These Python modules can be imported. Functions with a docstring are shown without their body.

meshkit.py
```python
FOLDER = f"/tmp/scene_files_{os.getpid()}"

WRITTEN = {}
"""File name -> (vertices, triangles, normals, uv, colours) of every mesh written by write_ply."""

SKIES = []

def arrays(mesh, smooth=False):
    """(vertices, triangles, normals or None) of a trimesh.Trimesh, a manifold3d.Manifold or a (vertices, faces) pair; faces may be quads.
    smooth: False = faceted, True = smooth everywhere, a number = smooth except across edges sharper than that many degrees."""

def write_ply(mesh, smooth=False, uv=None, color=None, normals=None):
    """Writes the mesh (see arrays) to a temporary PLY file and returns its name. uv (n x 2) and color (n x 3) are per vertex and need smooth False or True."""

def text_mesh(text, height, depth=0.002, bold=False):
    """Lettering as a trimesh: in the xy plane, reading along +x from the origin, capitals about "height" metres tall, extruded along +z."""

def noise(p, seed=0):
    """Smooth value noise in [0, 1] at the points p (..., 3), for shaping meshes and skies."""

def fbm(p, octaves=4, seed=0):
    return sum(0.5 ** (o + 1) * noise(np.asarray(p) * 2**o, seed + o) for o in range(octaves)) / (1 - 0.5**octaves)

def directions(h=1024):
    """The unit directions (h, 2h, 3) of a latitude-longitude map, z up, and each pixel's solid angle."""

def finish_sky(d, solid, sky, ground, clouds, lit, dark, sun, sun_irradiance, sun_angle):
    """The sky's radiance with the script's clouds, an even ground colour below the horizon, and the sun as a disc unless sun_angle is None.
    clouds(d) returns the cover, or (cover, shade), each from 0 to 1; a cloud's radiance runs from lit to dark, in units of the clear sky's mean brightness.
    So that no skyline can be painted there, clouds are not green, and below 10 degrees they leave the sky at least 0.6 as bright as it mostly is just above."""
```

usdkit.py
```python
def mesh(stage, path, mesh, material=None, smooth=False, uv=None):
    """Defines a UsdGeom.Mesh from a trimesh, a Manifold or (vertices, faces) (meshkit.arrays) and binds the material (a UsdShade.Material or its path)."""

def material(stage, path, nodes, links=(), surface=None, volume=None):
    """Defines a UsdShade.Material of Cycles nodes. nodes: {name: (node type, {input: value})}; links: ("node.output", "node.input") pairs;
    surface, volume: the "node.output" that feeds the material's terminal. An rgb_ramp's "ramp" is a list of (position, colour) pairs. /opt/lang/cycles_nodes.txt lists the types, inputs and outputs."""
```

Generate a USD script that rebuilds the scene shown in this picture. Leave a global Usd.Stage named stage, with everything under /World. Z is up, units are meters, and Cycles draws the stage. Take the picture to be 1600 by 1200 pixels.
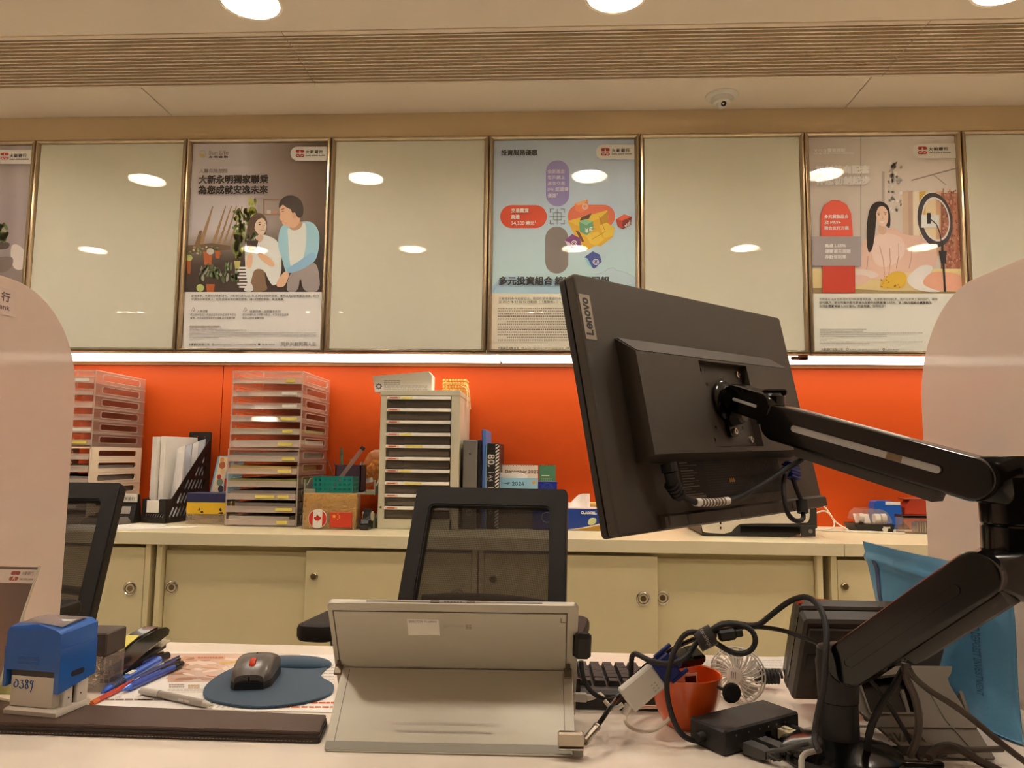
import glob, math, random
import numpy as np, trimesh, meshkit, usdkit
import shapely
from shapely import affinity
from shapely.geometry import Polygon, Point, LineString, box as rect
from pxr import Gf, Sdf, Usd, UsdGeom, Vt
random.seed(7)
rng = np.random.default_rng(7)
PI = math.pi

# ------------------------------------------------------------------ camera, lights, exposure
stage = Usd.Stage.CreateInMemory()
UsdGeom.SetStageUpAxis(stage, UsdGeom.Tokens.z)
UsdGeom.SetStageMetersPerUnit(stage, 1.0)
UsdGeom.Xform.Define(stage, '/World')
stage.SetDefaultPrim(stage.GetPrimAtPath('/World'))
UsdGeom.Scope.Define(stage, '/World/Looks')
EYE = np.array([0.0, 0.0, 1.10])
FPX, PITCH, YAW, ROLL = 1155.0, 0.09842, -0.05043, 0.01104
EXPOSURE = 2.5
LAMP, LAMP_COL = 21.0, (1.0, 0.885, 0.76)          # the round ceiling downlights
SPOT = 30.0                                        # small spots further back
STRIP, STRIP_COL = 0.72, (1.0, 0.92, 0.74)           # strip under the upper cabinets


def cam_axes():
    cp, sp, cy, sy, cr, sr = math.cos(PITCH), math.sin(PITCH), math.cos(YAW), math.sin(YAW), math.cos(ROLL), math.sin(ROLL)
    fw = np.array([sy * cp, cy * cp, sp])
    rt = np.array([cy, -sy, 0.0])
    up = np.cross(rt, fw)
    return cr * rt + sr * up, -sr * rt + cr * up, fw


RT, UP, FW = cam_axes()
cam = UsdGeom.Camera.Define(stage, '/World/camera')
cam.AddTransformOp().Set(Gf.Matrix4d(*RT, 0, *UP, 0, *(-FW), 0, *EYE, 1))
cam.CreateHorizontalApertureAttr(36.0)
cam.CreateVerticalApertureAttr(27.0)
cam.CreateFocalLengthAttr(36.0 * FPX / 1600)
cam.CreateClippingRangeAttr((0.02, 100.0))
cam.CreateExposureAttr(EXPOSURE)


def at(px, py, Y=None, Z=None, X=None):
    """the world point seen at a pixel of the photograph, at a given depth, height or width"""
    d = FW + RT * (px - 800) / FPX + UP * (600 - py) / FPX
    t = (Y - EYE[1]) / d[1] if Y is not None else (Z - EYE[2]) / d[2] if Z is not None else (X - EYE[0]) / d[0]
    return EYE + d * t


# ------------------------------------------------------------------ helpers: colour, materials
def C(r, g=None, b=None):
    if g is None:
        r, g, b = r
    v = np.array([r, g, b], float) / 255
    return tuple(np.where(v <= 0.04045, v / 12.92, ((v + 0.055) / 1.055) ** 2.4))


LOOK = {}


def mat(name, col, rough=0.5, metal=0.0, spec=0.5, coat=0.0, coat_rough=0.05, vary=0.06, scale=14, bump=0.0, bump_scale=400, trans=0.0, sheen=0.0, stretch=None):
    """principled material with a little procedural variation and relief; col in sRGB 0..255"""
    if name in LOOK:
        return LOOK[name]
    c = np.array(C(*col))
    n = {'geo': ('geometry', {}), 'map': ('mapping', {'scale': stretch or (1, 1, 1)}), 'noise': ('noise_texture', {'scale': scale, 'detail': 4}),
         'ramp': ('rgb_ramp', {'ramp': [(0.3, tuple(c * (1 - vary))), (0.7, tuple(np.minimum(c * (1 + vary), 1)))]}),
         'p': ('principled_bsdf', dict(roughness=rough, metallic=metal, specular_ior_level=spec, coat_weight=coat, coat_roughness=coat_rough, transmission_weight=trans, sheen_weight=sheen))}
    L = [('geo.position', 'map.vector'), ('map.vector', 'noise.vector'), ('noise.fac', 'ramp.fac'), ('ramp.color', 'p.base_color')]
    if bump:
        n['fine'] = ('noise_texture', {'scale': bump_scale, 'detail': 3})
        n['bump'] = ('bump', {'strength': bump, 'distance': 0.002})
        L += [('map.vector', 'fine.vector'), ('fine.fac', 'bump.height'), ('bump.normal', 'p.normal')]
    LOOK[name] = usdkit.material(stage, '/World/Looks/' + name, n, L, surface='p.BSDF')
    return LOOK[name]


def tinted(name, rough=0.55, coat=0.0):
    """a print: the mesh's own ink colours"""
    if name not in LOOK:
        LOOK[name] = usdkit.material(stage, '/World/Looks/' + name, {'a': ('attribute', {'attribute': 'ink'}), 'p': ('principled_bsdf', {'roughness': rough, 'coat_weight': coat, 'specular_ior_level': 0.3})},
                                     [('a.color', 'p.base_color')], surface='p.BSDF')
    return LOOK[name]


def glow(name, col, strength):
    if name not in LOOK:
        LOOK[name] = usdkit.material(stage, '/World/Looks/' + name, {'e': ('emission', {'color': col, 'strength': strength})}, surface='e.emission')
    return LOOK[name]


def clear(name, tint, body, body_share, rough=0.08, ior=1.45, shine=1.0):
    """clear sheet: see-through, mirror-like by the Fresnel law on its outer face, and a share of milky body"""
    if name not in LOOK:
        n = {'t': ('transparent_bsdf', {'color': tint}), 'd': ('principled_bsdf', {'base_color': body, 'roughness': 0.35}), 'g': ('glossy_bsdf', {'color': (1, 1, 1), 'roughness': rough}),
             'f': ('fresnel', {'IOR': ior}), 'geo': ('geometry', {}), 'inv': ('math', {'math_type': 'subtract', 'value1': 1.0}), 'mul': ('math', {'math_type': 'multiply'}), 'k': ('math', {'math_type': 'multiply', 'value2': shine}),
             'm1': ('mix_closure', {'fac': body_share}), 'm2': ('mix_closure', {})}
        L = [('geo.backfacing', 'inv.value2'), ('inv.value', 'mul.value1'), ('f.fac', 'mul.value2'), ('mul.value', 'k.value1'), ('t.BSDF', 'm1.closure1'), ('d.BSDF', 'm1.closure2'),
             ('m1.closure', 'm2.closure1'), ('g.BSDF', 'm2.closure2'), ('k.value', 'm2.fac')]
        LOOK[name] = usdkit.material(stage, '/World/Looks/' + name, n, L, surface='m2.closure')
    return LOOK[name]


# ------------------------------------------------------------------ helpers: things and parts
USED, WHERE = {}, {}


def numbered(parent, name):
    k = USED.get((parent, name), 0)
    USED[(parent, name)] = k + 1
    return name if k == 0 else f'{name}_{k:03d}'


def keys(prim, label=None, cat=None, group=None, kind=None):
    for k, v in (('label', label), ('category', cat), ('group', group), ('kind', kind)):
        if v:
            prim.SetCustomDataByKey(k, v)


def thing(name, label, cat, loc=(0, 0, 0), rz=0.0, group=None, kind=None, rx=0.0):
    path = '/World/' + numbered('/World', name)
    x = UsdGeom.Xform.Define(stage, path)
    x.AddTranslateOp().Set(Gf.Vec3d(*map(float, loc)))
    if rz:
        x.AddRotateZOp().Set(math.degrees(rz))
    if rx:
        x.AddRotateXOp().Set(math.degrees(rx))
    m = np.eye(4)
    m[:3, 3] = loc
    m = m @ trimesh.transformations.rotation_matrix(rz, [0, 0, 1]) @ trimesh.transformations.rotation_matrix(rx, [1, 0, 0])
    WHERE[path] = m
    keys(x.GetPrim(), label, cat, group, kind)
    return path


def obj(name, mesh, m, parent='/World', local=False, smooth=30, label=None, cat=None, group=None, kind=None, ink=None):
    """ONE mesh prim. mesh in world coordinates unless local; returns its path"""
    if isinstance(mesh, list):
        mesh = join(mesh)
    path = parent + '/' + numbered(parent, name)
    root = '/World/' + path.split('/')[2]
    if not local and root in WHERE:
        mesh = mesh.copy()
        mesh.apply_transform(np.linalg.inv(WHERE[root]))
    p = usdkit.mesh(stage, path, mesh, m, smooth=False if ink is not None else smooth)
    if ink is not None:
        UsdGeom.PrimvarsAPI(p).CreatePrimvar('ink', Sdf.ValueTypeNames.Color3fArray, 'vertex').Set(Vt.Vec3fArray.FromNumpy(np.asarray(ink, np.float32)))
    keys(p.GetPrim(), label, cat, group, kind)
    return path


def dup(src, loc, rz=0.0, label=None, cat=None, group=None):
    was = stage.GetPrimAtPath(src).GetCustomData()
    name = src.split('/')[-1]
    while name[-4:-3] == '_' and name[-3:].isdigit():
        name = name[:-4]
    p = thing(name, label or was['label'], cat or was['category'], loc, rz, group or was.get('group'))
    prim = stage.GetPrimAtPath(p)
    prim.GetReferences().AddInternalReference(src)
    prim.SetInstanceable(True)
    return p


# ------------------------------------------------------------------ helpers: shapes
def join(ms):
    return trimesh.util.concatenate(ms)


def hull(pts):
    return trimesh.convex.convex_hull(np.asarray(pts, float))


def box(x0, y0, z0, x1, y1, z1, b=0.0):
    lo, hi = np.minimum([x0, y0, z0], [x1, y1, z1]), np.maximum([x0, y0, z0], [x1, y1, z1])
    if not b:
        m = trimesh.creation.box(hi - lo)
        m.apply_translation((lo + hi) / 2)
        return m
    b = min(b, 0.49 * (hi - lo).min())
    pts = []
    for s in np.ndindex(2, 2, 2):
        c = np.where(s, hi, lo)
        i = np.where(s, -1, 1) * b
        for k in range(3):
            q = c + i
            q[k] = c[k]
            pts.append(q)
    return hull(pts)


def frame(o, x, y, z=None):
    x = np.asarray(x, float) / np.linalg.norm(x)
    y = np.asarray(y, float)
    y = y - x * (x @ y)
    y /= np.linalg.norm(y)
    z = np.cross(x, y)
    m = np.eye(4)
    m[:3, 0], m[:3, 1], m[:3, 2], m[:3, 3] = x, y, z, o
    return m


def put(mesh, M):
    mesh = mesh.copy()
    mesh.apply_transform(M)
    return mesh


def cyl(p, q, r, r2=None, n=24):
    p, q = np.asarray(p, float), np.asarray(q, float)
    r2 = r if r2 is None else r2
    d = q - p
    d /= np.linalg.norm(d)
    a = np.cross(d, [0, 0, 1.0] if abs(d[2]) < 0.9 else [1.0, 0, 0])
    a /= np.linalg.norm(a)
    b = np.cross(d, a)
    t = np.linspace(0, 2 * PI, n, endpoint=False)
    ring = np.outer(np.cos(t), a) + np.outer(np.sin(t), b)
    v = np.vstack([p + ring * r, q + ring * r2, p, q])
    i = np.arange(n)
    j = (i + 1) % n
    f = np.vstack([np.c_[i, j, j + n], np.c_[i, j + n, i + n], np.c_[j, i, np.full(n, 2 * n)], np.c_[i + n, j + n, np.full(n, 2 * n + 1)]])
    m = trimesh.Trimesh(v, f, process=False)
    return m


def curve(pts, step=0.008):
    """Catmull-Rom through the points"""
    P = np.asarray(pts, float)
    P = np.vstack([2 * P[0] - P[1], P, 2 * P[-1] - P[-2]])
    out = []
    for i in range(1, len(P) - 2):
        n = max(2, int(np.linalg.norm(P[i + 1] - P[i]) / step))
        for t in np.arange(n) / n:
            a, b, c, d = P[i - 1:i + 3]
            out.append(0.5 * (2 * b + (c - a) * t + (2 * a - 5 * b + 4 * c - d) * t * t + (3 * b - a - 3 * c + d) * t ** 3))
    out.append(P[-2])
    return np.array(out)


def tube(pts, r, n=10, step=0.008, smooth=True, flat=1.0):
    P = curve(pts, step) if smooth else np.asarray(pts, float)
    T = np.gradient(P, axis=0)
    T /= np.linalg.norm(T, axis=1, keepdims=True) + 1e-12
    u = np.cross(T[0], [0.1, 0.2, 1.0])
    u /= np.linalg.norm(u)
    th = np.linspace(0, 2 * PI, n, endpoint=False)
    rr = np.linspace(r[0], r[1], len(P)) if isinstance(r, tuple) else np.broadcast_to(r, len(P))
    V = []
    for p, t, k in zip(P, T, rr):
        u = u - t * (t @ u)
        u /= np.linalg.norm(u)
        w = np.cross(t, u)
        V.append(p + k * (np.outer(np.cos(th), u) + flat * np.outer(np.sin(th), w)))
    V = np.vstack(V + [P[:1], P[-1:]])
    i = np.arange(n)
    j = (i + 1) % n
    F = []
    for s in range(len(P) - 1):
        a, b = s * n, (s + 1) * n
        F += [np.c_[a + i, a + j, b + j], np.c_[a + i, b + j, b + i]]
    e = len(P) * n
    F += [np.c_[j, i, np.full(n, e)], np.c_[e - n + i, e - n + j, np.full(n, e + 1)]]
    return trimesh.Trimesh(V, np.vstack(F), process=False)


def lathe(prof, n=40, o=(0, 0, 0)):
    """closed profile of (r, z) about the z axis"""
    prof = [(max(r, 1e-5), z) for r, z in prof]
    t = np.linspace(0, 2 * PI, n, endpoint=False)
    V = np.array([[r * np.cos(a), r * np.sin(a), z] for r, z in prof for a in t]) + np.asarray(o)
    i = np.arange(n)
    j = (i + 1) % n
    F = []
    k = len(prof)
    for s in range(k):
        a, b = s * n, ((s + 1) % k) * n
        F += [np.c_[a + i, a + j, b + j], np.c_[a + i, b + j, b + i]]
    m = trimesh.Trimesh(V, np.vstack(F), process=False)
    m.fix_normals()
    return m


def poly(pts, r=0.0):
    p = pts if hasattr(pts, 'geom_type') else Polygon(pts)
    if not p.is_valid:
        p = p.buffer(0)
    return p.buffer(-r).buffer(2 * r).buffer(-r) if r else p


def rrect(x0, y0, x1, y1, r, q=6):
    return rect(x0 + r, y0 + r, x1 - r, y1 - r).buffer(r, quad_segs=q)


def prism(p, h, M=None):
    """extrude a polygon along z by h"""
    gs = list(getattr(p, 'geoms', [p]))
    m = join([trimesh.creation.extrude_polygon(g, h, engine='earcut') for g in gs if g.area > 0])
    return put(m, M) if M is not None else m


def slab(p, h, b, M=None):
    """convex outline with rounded rims, from z=0 to h"""
    layers = []
    for z, d in ((0, b), (b * 0.3, b * 0.3), (b, 0), (h - b, 0), (h - b * 0.3, b * 0.3), (h, b)):
        g = p.buffer(-d) if d else p
        c = np.array(g.exterior.coords)
        layers.append(np.c_[c, np.full(len(c), z)])
    m = hull(np.vstack(layers))
    return put(m, M) if M is not None else m


def flat(p, M=None, z=0.0):
    """a flat print: the polygon triangulated at height z"""
    V, F, k = [], [], 0
    for g in getattr(p, 'geoms', [p]):
        if g.geom_type != 'Polygon' or g.area <= 0:
            continue
        v, f = trimesh.creation.triangulate_polygon(g, engine='earcut')
        V.append(np.c_[v, np.full(len(v), z)])
        F.append(f + k)
        k += len(v)
    if not V:
        return None
    V, F = np.vstack(V), np.vstack(F)
    used, F = np.unique(F, return_inverse=True)
    V, F = V[used], F.reshape(-1, 3)
    a, b, c = V[F[:, 0]], V[F[:, 1]], V[F[:, 2]]
    flip = np.cross(b - a, c - a)[:, 2] < 0
    F[flip] = F[flip][:, ::-1]
    m = trimesh.Trimesh(V, F, process=False)
    return put(m, M) if M is not None else m


_FONTS, _TEXT = {}, {}


def text_poly(s, px=60, bold=0, latin=False):
    """lettering outlines in em units, from the fonts that come with the renderer (as meshkit.text_mesh, but with Chinese)"""
    key = (s, px, bold, latin)
    if key in _TEXT:
        return _TEXT[key]
    from PIL import ImageFont
    f = 'Inter' if latin else 'Noto Sans CJK'
    if (f, px) not in _FONTS:
        _FONTS[(f, px)] = ImageFont.truetype(glob.glob(f'/opt/blender-*/*/datafiles/fonts/{f}*.woff2')[0], px)
    font = _FONTS[(f, px)]
    x0, y0, x1, y1 = font.getbbox(s, anchor='ls', stroke_width=bold)
    core, off = font.getmask2(s, 'L', stroke_width=bold, anchor='ls')
    w, h = core.size
    on = np.pad((np.array(core, np.uint8).reshape(h, w) > 127).astype(np.int8), ((0, 0), (1, 1)))
    rows, starts = np.nonzero(np.diff(on, axis=1) == 1)
    ends = np.nonzero(np.diff(on, axis=1) == -1)[1]
    shape = shapely.union_all(shapely.box(starts, -rows - 1, ends, -rows)).buffer(0.45).buffer(-0.45).simplify(0.6)
    shape = affinity.affine_transform(shape, [1 / px, 0, 0, 1 / px, off[0] / px, -off[1] / px])
    _TEXT[key] = shape
    return shape


def lettering(s, o, xd, yd, em, m=None, bold=0, latin=False, width=None, z=0.0004, px=60):
    """flat lettering with its baseline starting at o, reading along xd"""
    g = text_poly(s, px, bold, latin)
    if width:
        b = g.bounds
        k = width / (b[2] - b[0])
        g = affinity.scale(g, k, em, origin=(0, 0)) if em else affinity.scale(g, k, k, origin=(0, 0))
    else:
        g = affinity.scale(g, em, em, origin=(0, 0))
    return flat(g, frame(o, xd, yd), z)

# ------------------------------------------------------------------ measures of the place
CEIL, WALLY, FRONT, PTOP, PBOT = 2.40, 3.00, 2.66, 2.2973, 1.4737
CT, DESK = 0.842, 0.75                              # counter and desk heights
XL, XR, YR = -5.0, 4.0, -4.2                        # room

plaster = mat('ceiling_paint', (240, 228, 211), 0.9, vary=0.015, scale=3)
wallpaint = mat('wall_paint', (232, 222, 204), 0.85, vary=0.02, scale=3)
bulk = mat('bulkhead_paint', (230, 206, 166), 0.8, vary=0.03, scale=4)
orange = mat('orange_laminate', (205, 76, 8), 0.55, vary=0.03, scale=2, spec=0.3)
carpet = mat('floor_tile', (236, 228, 214), 0.5, vary=0.06, scale=6)
steel = mat('frame_metal', (188, 172, 148), 0.24, metal=1.0, vary=0.06, scale=30, stretch=(1, 1, 0.1))
chrome = mat('chrome', (205, 198, 188), 0.16, metal=1.0, vary=0.02)
black = mat('black_plastic', (30, 28, 27), 0.5, vary=0.08, bump=0.15, bump_scale=900)
gloss_black = mat('gloss_black', (7, 7, 7), 0.17, vary=0.02, spec=0.4, coat=0.25)
rubber = mat('black_rubber', (33, 30, 29), 0.6, vary=0.08)
white = mat('white_plastic', (232, 228, 220), 0.4, vary=0.02)
paper = mat('paper', (240, 235, 228), 0.75, vary=0.02, scale=40)
inkm, inkgloss = tinted('printed_ink'), tinted('glossy_print', 0.35, 0.5)
pane = clear('poster_pane', (1.0, 1.0, 1.0), (0.9, 0.9, 0.88), 0.0, rough=0.004, ior=1.5)

# ------------------------------------------------------------------ shell
obj('floor', box(XL - .1, YR - .1, -0.06, XR + .1, WALLY + .1, 0), carpet, kind='structure')
obj('wall_left', box(XL - .12, YR - .1, 0, XL, WALLY + .1, 2.6), wallpaint, kind='structure')
obj('wall_right', box(XR, YR - .1, 0, XR + .12, WALLY + .1, 2.6), wallpaint, kind='structure')
obj('wall_rear', box(XL, YR - .12, 0, XR, YR, 2.6), mat('rear_wall_panelling', (112, 92, 76), .6, vary=.05, scale=3), kind='structure')
wb = thing('wall_back', 'orange laminate wall behind the counter', 'wall', (0, WALLY, 0), kind='structure')
obj('core', box(XL, WALLY + 0.012, 0, XR, WALLY + .12, 2.6), wallpaint, wb)
xs = [XL, -3.22, -1.357, 0.53, 2.4, XR]
for a, b in zip(xs, xs[1:]):
    obj('wall_panel', box(a + 0.0015, WALLY, 0, b - 0.0015, WALLY + .012, 1.60, 0.001), orange, wb)
obj('wall_upper', box(XL, FRONT + 0.02, PTOP, XR, WALLY, 2.6), bulk, kind='structure')

lamps = [(x, 1.98) for x in (-2.99, -1.93, -0.87, 0.182, 1.25, 2.31)] + [(x, 0.785) for x in (-4.0, -2.95, -1.885, -0.868, 0.155, 1.205, 2.275, 3.3)]
spots = [(-4.0, -1.27), (-3.9, -1.27), (-3.8, -1.27), (-2.21, -1.262), (-2.058, -1.262), (-1.906, -1.26), (-0.166, -1.27), (-0.073, -1.255)]
R0 = 0.084
shape = rect(XL, YR, XR, 2.125)
for x, y in lamps:
    shape = shape.difference(Point(x, y).buffer(R0 + 0.001, quad_segs=12))
for x, y in spots:
    shape = shape.difference(Point(x, y).buffer(0.026, quad_segs=8))
ce = thing('ceiling', 'painted ceiling with round openings', 'ceiling', (0, 0, CEIL), kind='structure')
obj('ceiling_panel', put(prism(shape, 0.02), trimesh.transformations.translation_matrix([0, 0, CEIL])), plaster, ce, smooth=False)
for a, b in ((XL, -1.466), (-1.464, 1.089), (1.091, XR)):
    obj('ceiling_panel', box(a + .0006, 2.458, CEIL, b - .0006, FRONT + 0.02, CEIL + .02, 0.0015), plaster, ce)

# slot grille in the ceiling
gr = thing('ceiling_grille', 'long beige slot grille running along the ceiling above the panels', 'air vent', (0, 2.29, CEIL))
vent = mat('vent_paint', (238, 222, 200), 0.6, vary=0.02)
obj('cavity', [box(XL, 2.125, CEIL + .03, XR, 2.458, CEIL + .04), box(XL, 2.125, CEIL + .001, XR, 2.127, CEIL + .04), box(XL, 2.456, CEIL + .001, XR, 2.458, CEIL + .04)], vent, gr)
GX = [-4.73, -2.78, -0.831, 1.12, 3.07, XR]
for a, b in zip(GX, GX[1:]):
    obj('frame', [box(a + .001, 2.127, CEIL - .003, b - .001, 2.146, CEIL + .012, .001), box(a + .001, 2.446, CEIL - .002, b - .001, 2.4555, CEIL + .012, .001)], vent, gr)
    for k in range(15):
        y = 2.156 + k * 0.0205
        s = hull([[x, y + dy, CEIL + z] for x in (a + .0015, b - .0015) for dy, z in ((0, -.001), (.006, -.001), (.013, .018), (.0095, .018))])
        obj('slat', s, vent, gr)

# round recessed downlights
lit = glow('lamp_diffuser', LAMP_COL, LAMP)
canm = mat('lamp_can', (236, 226, 205), 0.5, vary=0.01)
LROW = ['ceiling row above the glass panels', 'second ceiling row above the desk']


def downlight(x, y, label, group):
    t = thing('downlight', label, 'ceiling light', (x, y, CEIL), group=group)
    obj('rim', lathe([(R0 - .002, 0), (R0 + .005, -.0015), (R0 + .007, 0), (R0 + .005, .0005), (R0 - .002, .002)], 48), canm, t, local=True)
    obj('can', lathe([(R0 - .001, 0), (R0, 0), (R0 - .002, .056), (R0 - .02, .06), (R0 - .02, .0585), (R0 - .005, .055)], 48), canm, t, local=True)
    obj('diffuser', lathe([(0, .050), (R0 - .0065, .050), (R0 - .0065, .053), (0, .053)], 48), lit, t, local=True)
    return t


LAMPS_SEEN = {(-2.99, 1.98): 'beyond the left edge, nearest the sofa poster', (-1.93, 1.98): 'mirrored high in the leftmost cream panel', (-0.87, 1.98): 'above the couple poster at the top edge', (0.182, 1.98): 'above the cube poster at the top edge',
              (1.25, 1.98): 'at the top right corner, above the ring light poster', (2.31, 1.98): 'beyond the right edge', (-4.0, 0.785): 'over the desk row, farthest out on the left side', (-2.95, 0.785): 'over the desk row, mirrored low in the leftmost cream panel',
              (-1.885, 0.785): 'over the desk row, mirrored on the couple poster', (-0.868, 0.785): 'over the desk row, mirrored low in the panel beside the couple poster', (0.155, 0.785): 'over the desk row, mirrored on the cube poster',
              (1.205, 0.785): 'over the desk row, mirrored low in the cream panel behind the monitor', (2.275, 0.785): 'over the desk row, mirrored on the ring light poster', (3.3, 0.785): 'over the desk row, farthest out on the right side'}
d0 = None
for x, y in lamps:
    lab = 'round recessed downlight ' + LAMPS_SEEN[(x, y)]
    if d0 is None:
        d0 = downlight(x, y, lab, 'round recessed downlights')
    else:
        dup(d0, (x, y, CEIL), label=lab)
sp0 = None
spotlit = glow('spot_lens', LAMP_COL, SPOT)
for x, y in spots:
    lab = {-4.0: 'left', -3.9: 'middle', -3.8: 'right', -2.21: 'left', -2.058: 'middle', -1.906: 'right', -.166: 'left', -.073: 'right'}[x] + ' small recessed ceiling spot behind the camera, ' + ('mirrored in the leftmost cream panel' if x < -3 else 'mirrored beside the couple poster' if x < -1 else 'mirrored on the cube poster')
    if sp0 is None:
        sp0 = thing('ceiling_spot', lab, 'ceiling light', (x, y, CEIL), group='small ceiling spots behind the camera')
        obj('rim', lathe([(.022, 0), (.032, -.002), (.034, 0), (.022, .002)], 24), canm, sp0, local=True)
        obj('lens', lathe([(0, .006), (.024, .006), (.024, .010), (0, .010)], 24), spotlit, sp0, local=True)
    else:
        dup(sp0, (x, y, CEIL), label=lab)

# dome camera on the ceiling
sc = thing('security_camera', 'white dome security camera on the ceiling strip above the panels', 'camera', (0.614, 2.577, CEIL))
obj('flange', lathe([(0, 0), (.058, 0), (.0575, -.004), (.054, -.008), (.044, -.010), (0, -.010)], 48), white, sc, local=True)
obj('housing', lathe([(0, -.008), (.040, -.008), (.039, -.018), (.032, -.028), (.020, -.031), (0, -.031)], 40), white, sc, local=True)
ball = trimesh.creation.icosphere(3, .022)
ball.apply_translation([0, 0, -.026])
obj('eyeball', ball, white, sc, local=True)
obj('lens', put(slab(Point(0, 0).buffer(.0095), .006, .001), frame([0.002, -.018, -.038], [1, 0, 0.0], [0, .5, -.8])), gloss_black, sc, local=True)

# ------------------------------------------------------------------ upper cabinets, their light and the framed fronts
PX = [-3.181, -2.5827, -1.984, -1.3857, -0.8277, -0.2292, 0.3289, 0.9274, 1.4854, 2.084, 2.642]
PX = [-3.1405, -2.5425, -1.984, -1.3857, -0.8277, -0.2292, 0.3289, 0.9274, 1.4854, 2.084, 2.642]
carc = mat('cabinet_white', (238, 232, 218), 0.55, vary=0.015)
uc = thing('upper_cabinet', 'white wall cabinet run behind the glass panels and posters', 'cabinet', (0, 2.83, PBOT))
obj('body', [box(PX[0], FRONT + .012, PBOT + .014, PX[-1], WALLY - .001, PTOP)], carc, uc)
obj('valance', box(PX[0], WALLY - .016, PBOT - .008, PX[-1], WALLY - .001, PBOT + .014, .001), mat('valance', (170, 120, 78), .5), uc)
obj('bracket', [box(.905, 2.70, PBOT - .012, .935, 2.72, PBOT + .014, .002), box(.875, 2.70, PBOT - .012, .935, 2.705, PBOT - .002, .002)], mat('bracket_brown', (120, 66, 40), .5), uc)
stripm = glow('strip_diffuser', STRIP_COL, STRIP)
for k, (a, b) in enumerate(zip((-3.13, -1.32, -.19, .93), (-1.325, -.195, .925, 2.64))):
    t = thing('strip_light', ['long white strip light under the wall cabinets above the clear drawer towers at far left', 'white strip light under the wall cabinets above the pale drawer cabinet',
                              'white strip light under the wall cabinets behind the monitor', 'white strip light under the wall cabinets at far right'][k], 'light', ((a + b) / 2, 2.85, PBOT + .014), group='strip lights under the wall cabinets')
    obj('housing', box(a, 2.725, PBOT + .006, b, 2.95, PBOT + .014, .001), carc, t)
    obj('diffuser', box(a + .0005, 2.735, PBOT + .001, b - .0005, 2.94, PBOT + .006, .0005), stripm, t)

glassm = LOOK.setdefault('backed_glass', usdkit.material(stage, '/World/Looks/backed_glass', {'p': ('principled_bsdf', {'base_color': C(222, 222, 206), 'roughness': 0.6, 'coat_weight': 1.0, 'coat_roughness': 0.0, 'coat_ior': 1.5, 'specular_ior_level': 0.2})}, surface='p.BSDF'))
RW = 0.0165


def rail(a, b, inward):
    """mitred metal rail from a to b (x, z), its width towards inward"""
    a, b, n = np.array(a, float), np.array(b, float), np.array(inward, float)
    d = (b - a) / np.linalg.norm(b - a)
    pts = []
    for w, y in ((0, FRONT + .010), (0, FRONT - .006), (.0025, FRONT - .010), (.0085, FRONT - .011), (.0135, FRONT - .006), (RW, FRONT + .002), (RW, FRONT + .010)):
        for e, s in ((a, 1), (b, -1)):
            q = e + n * w + d * w * s
            pts.append([q[0], y, q[1]])
    return hull(pts)


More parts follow.
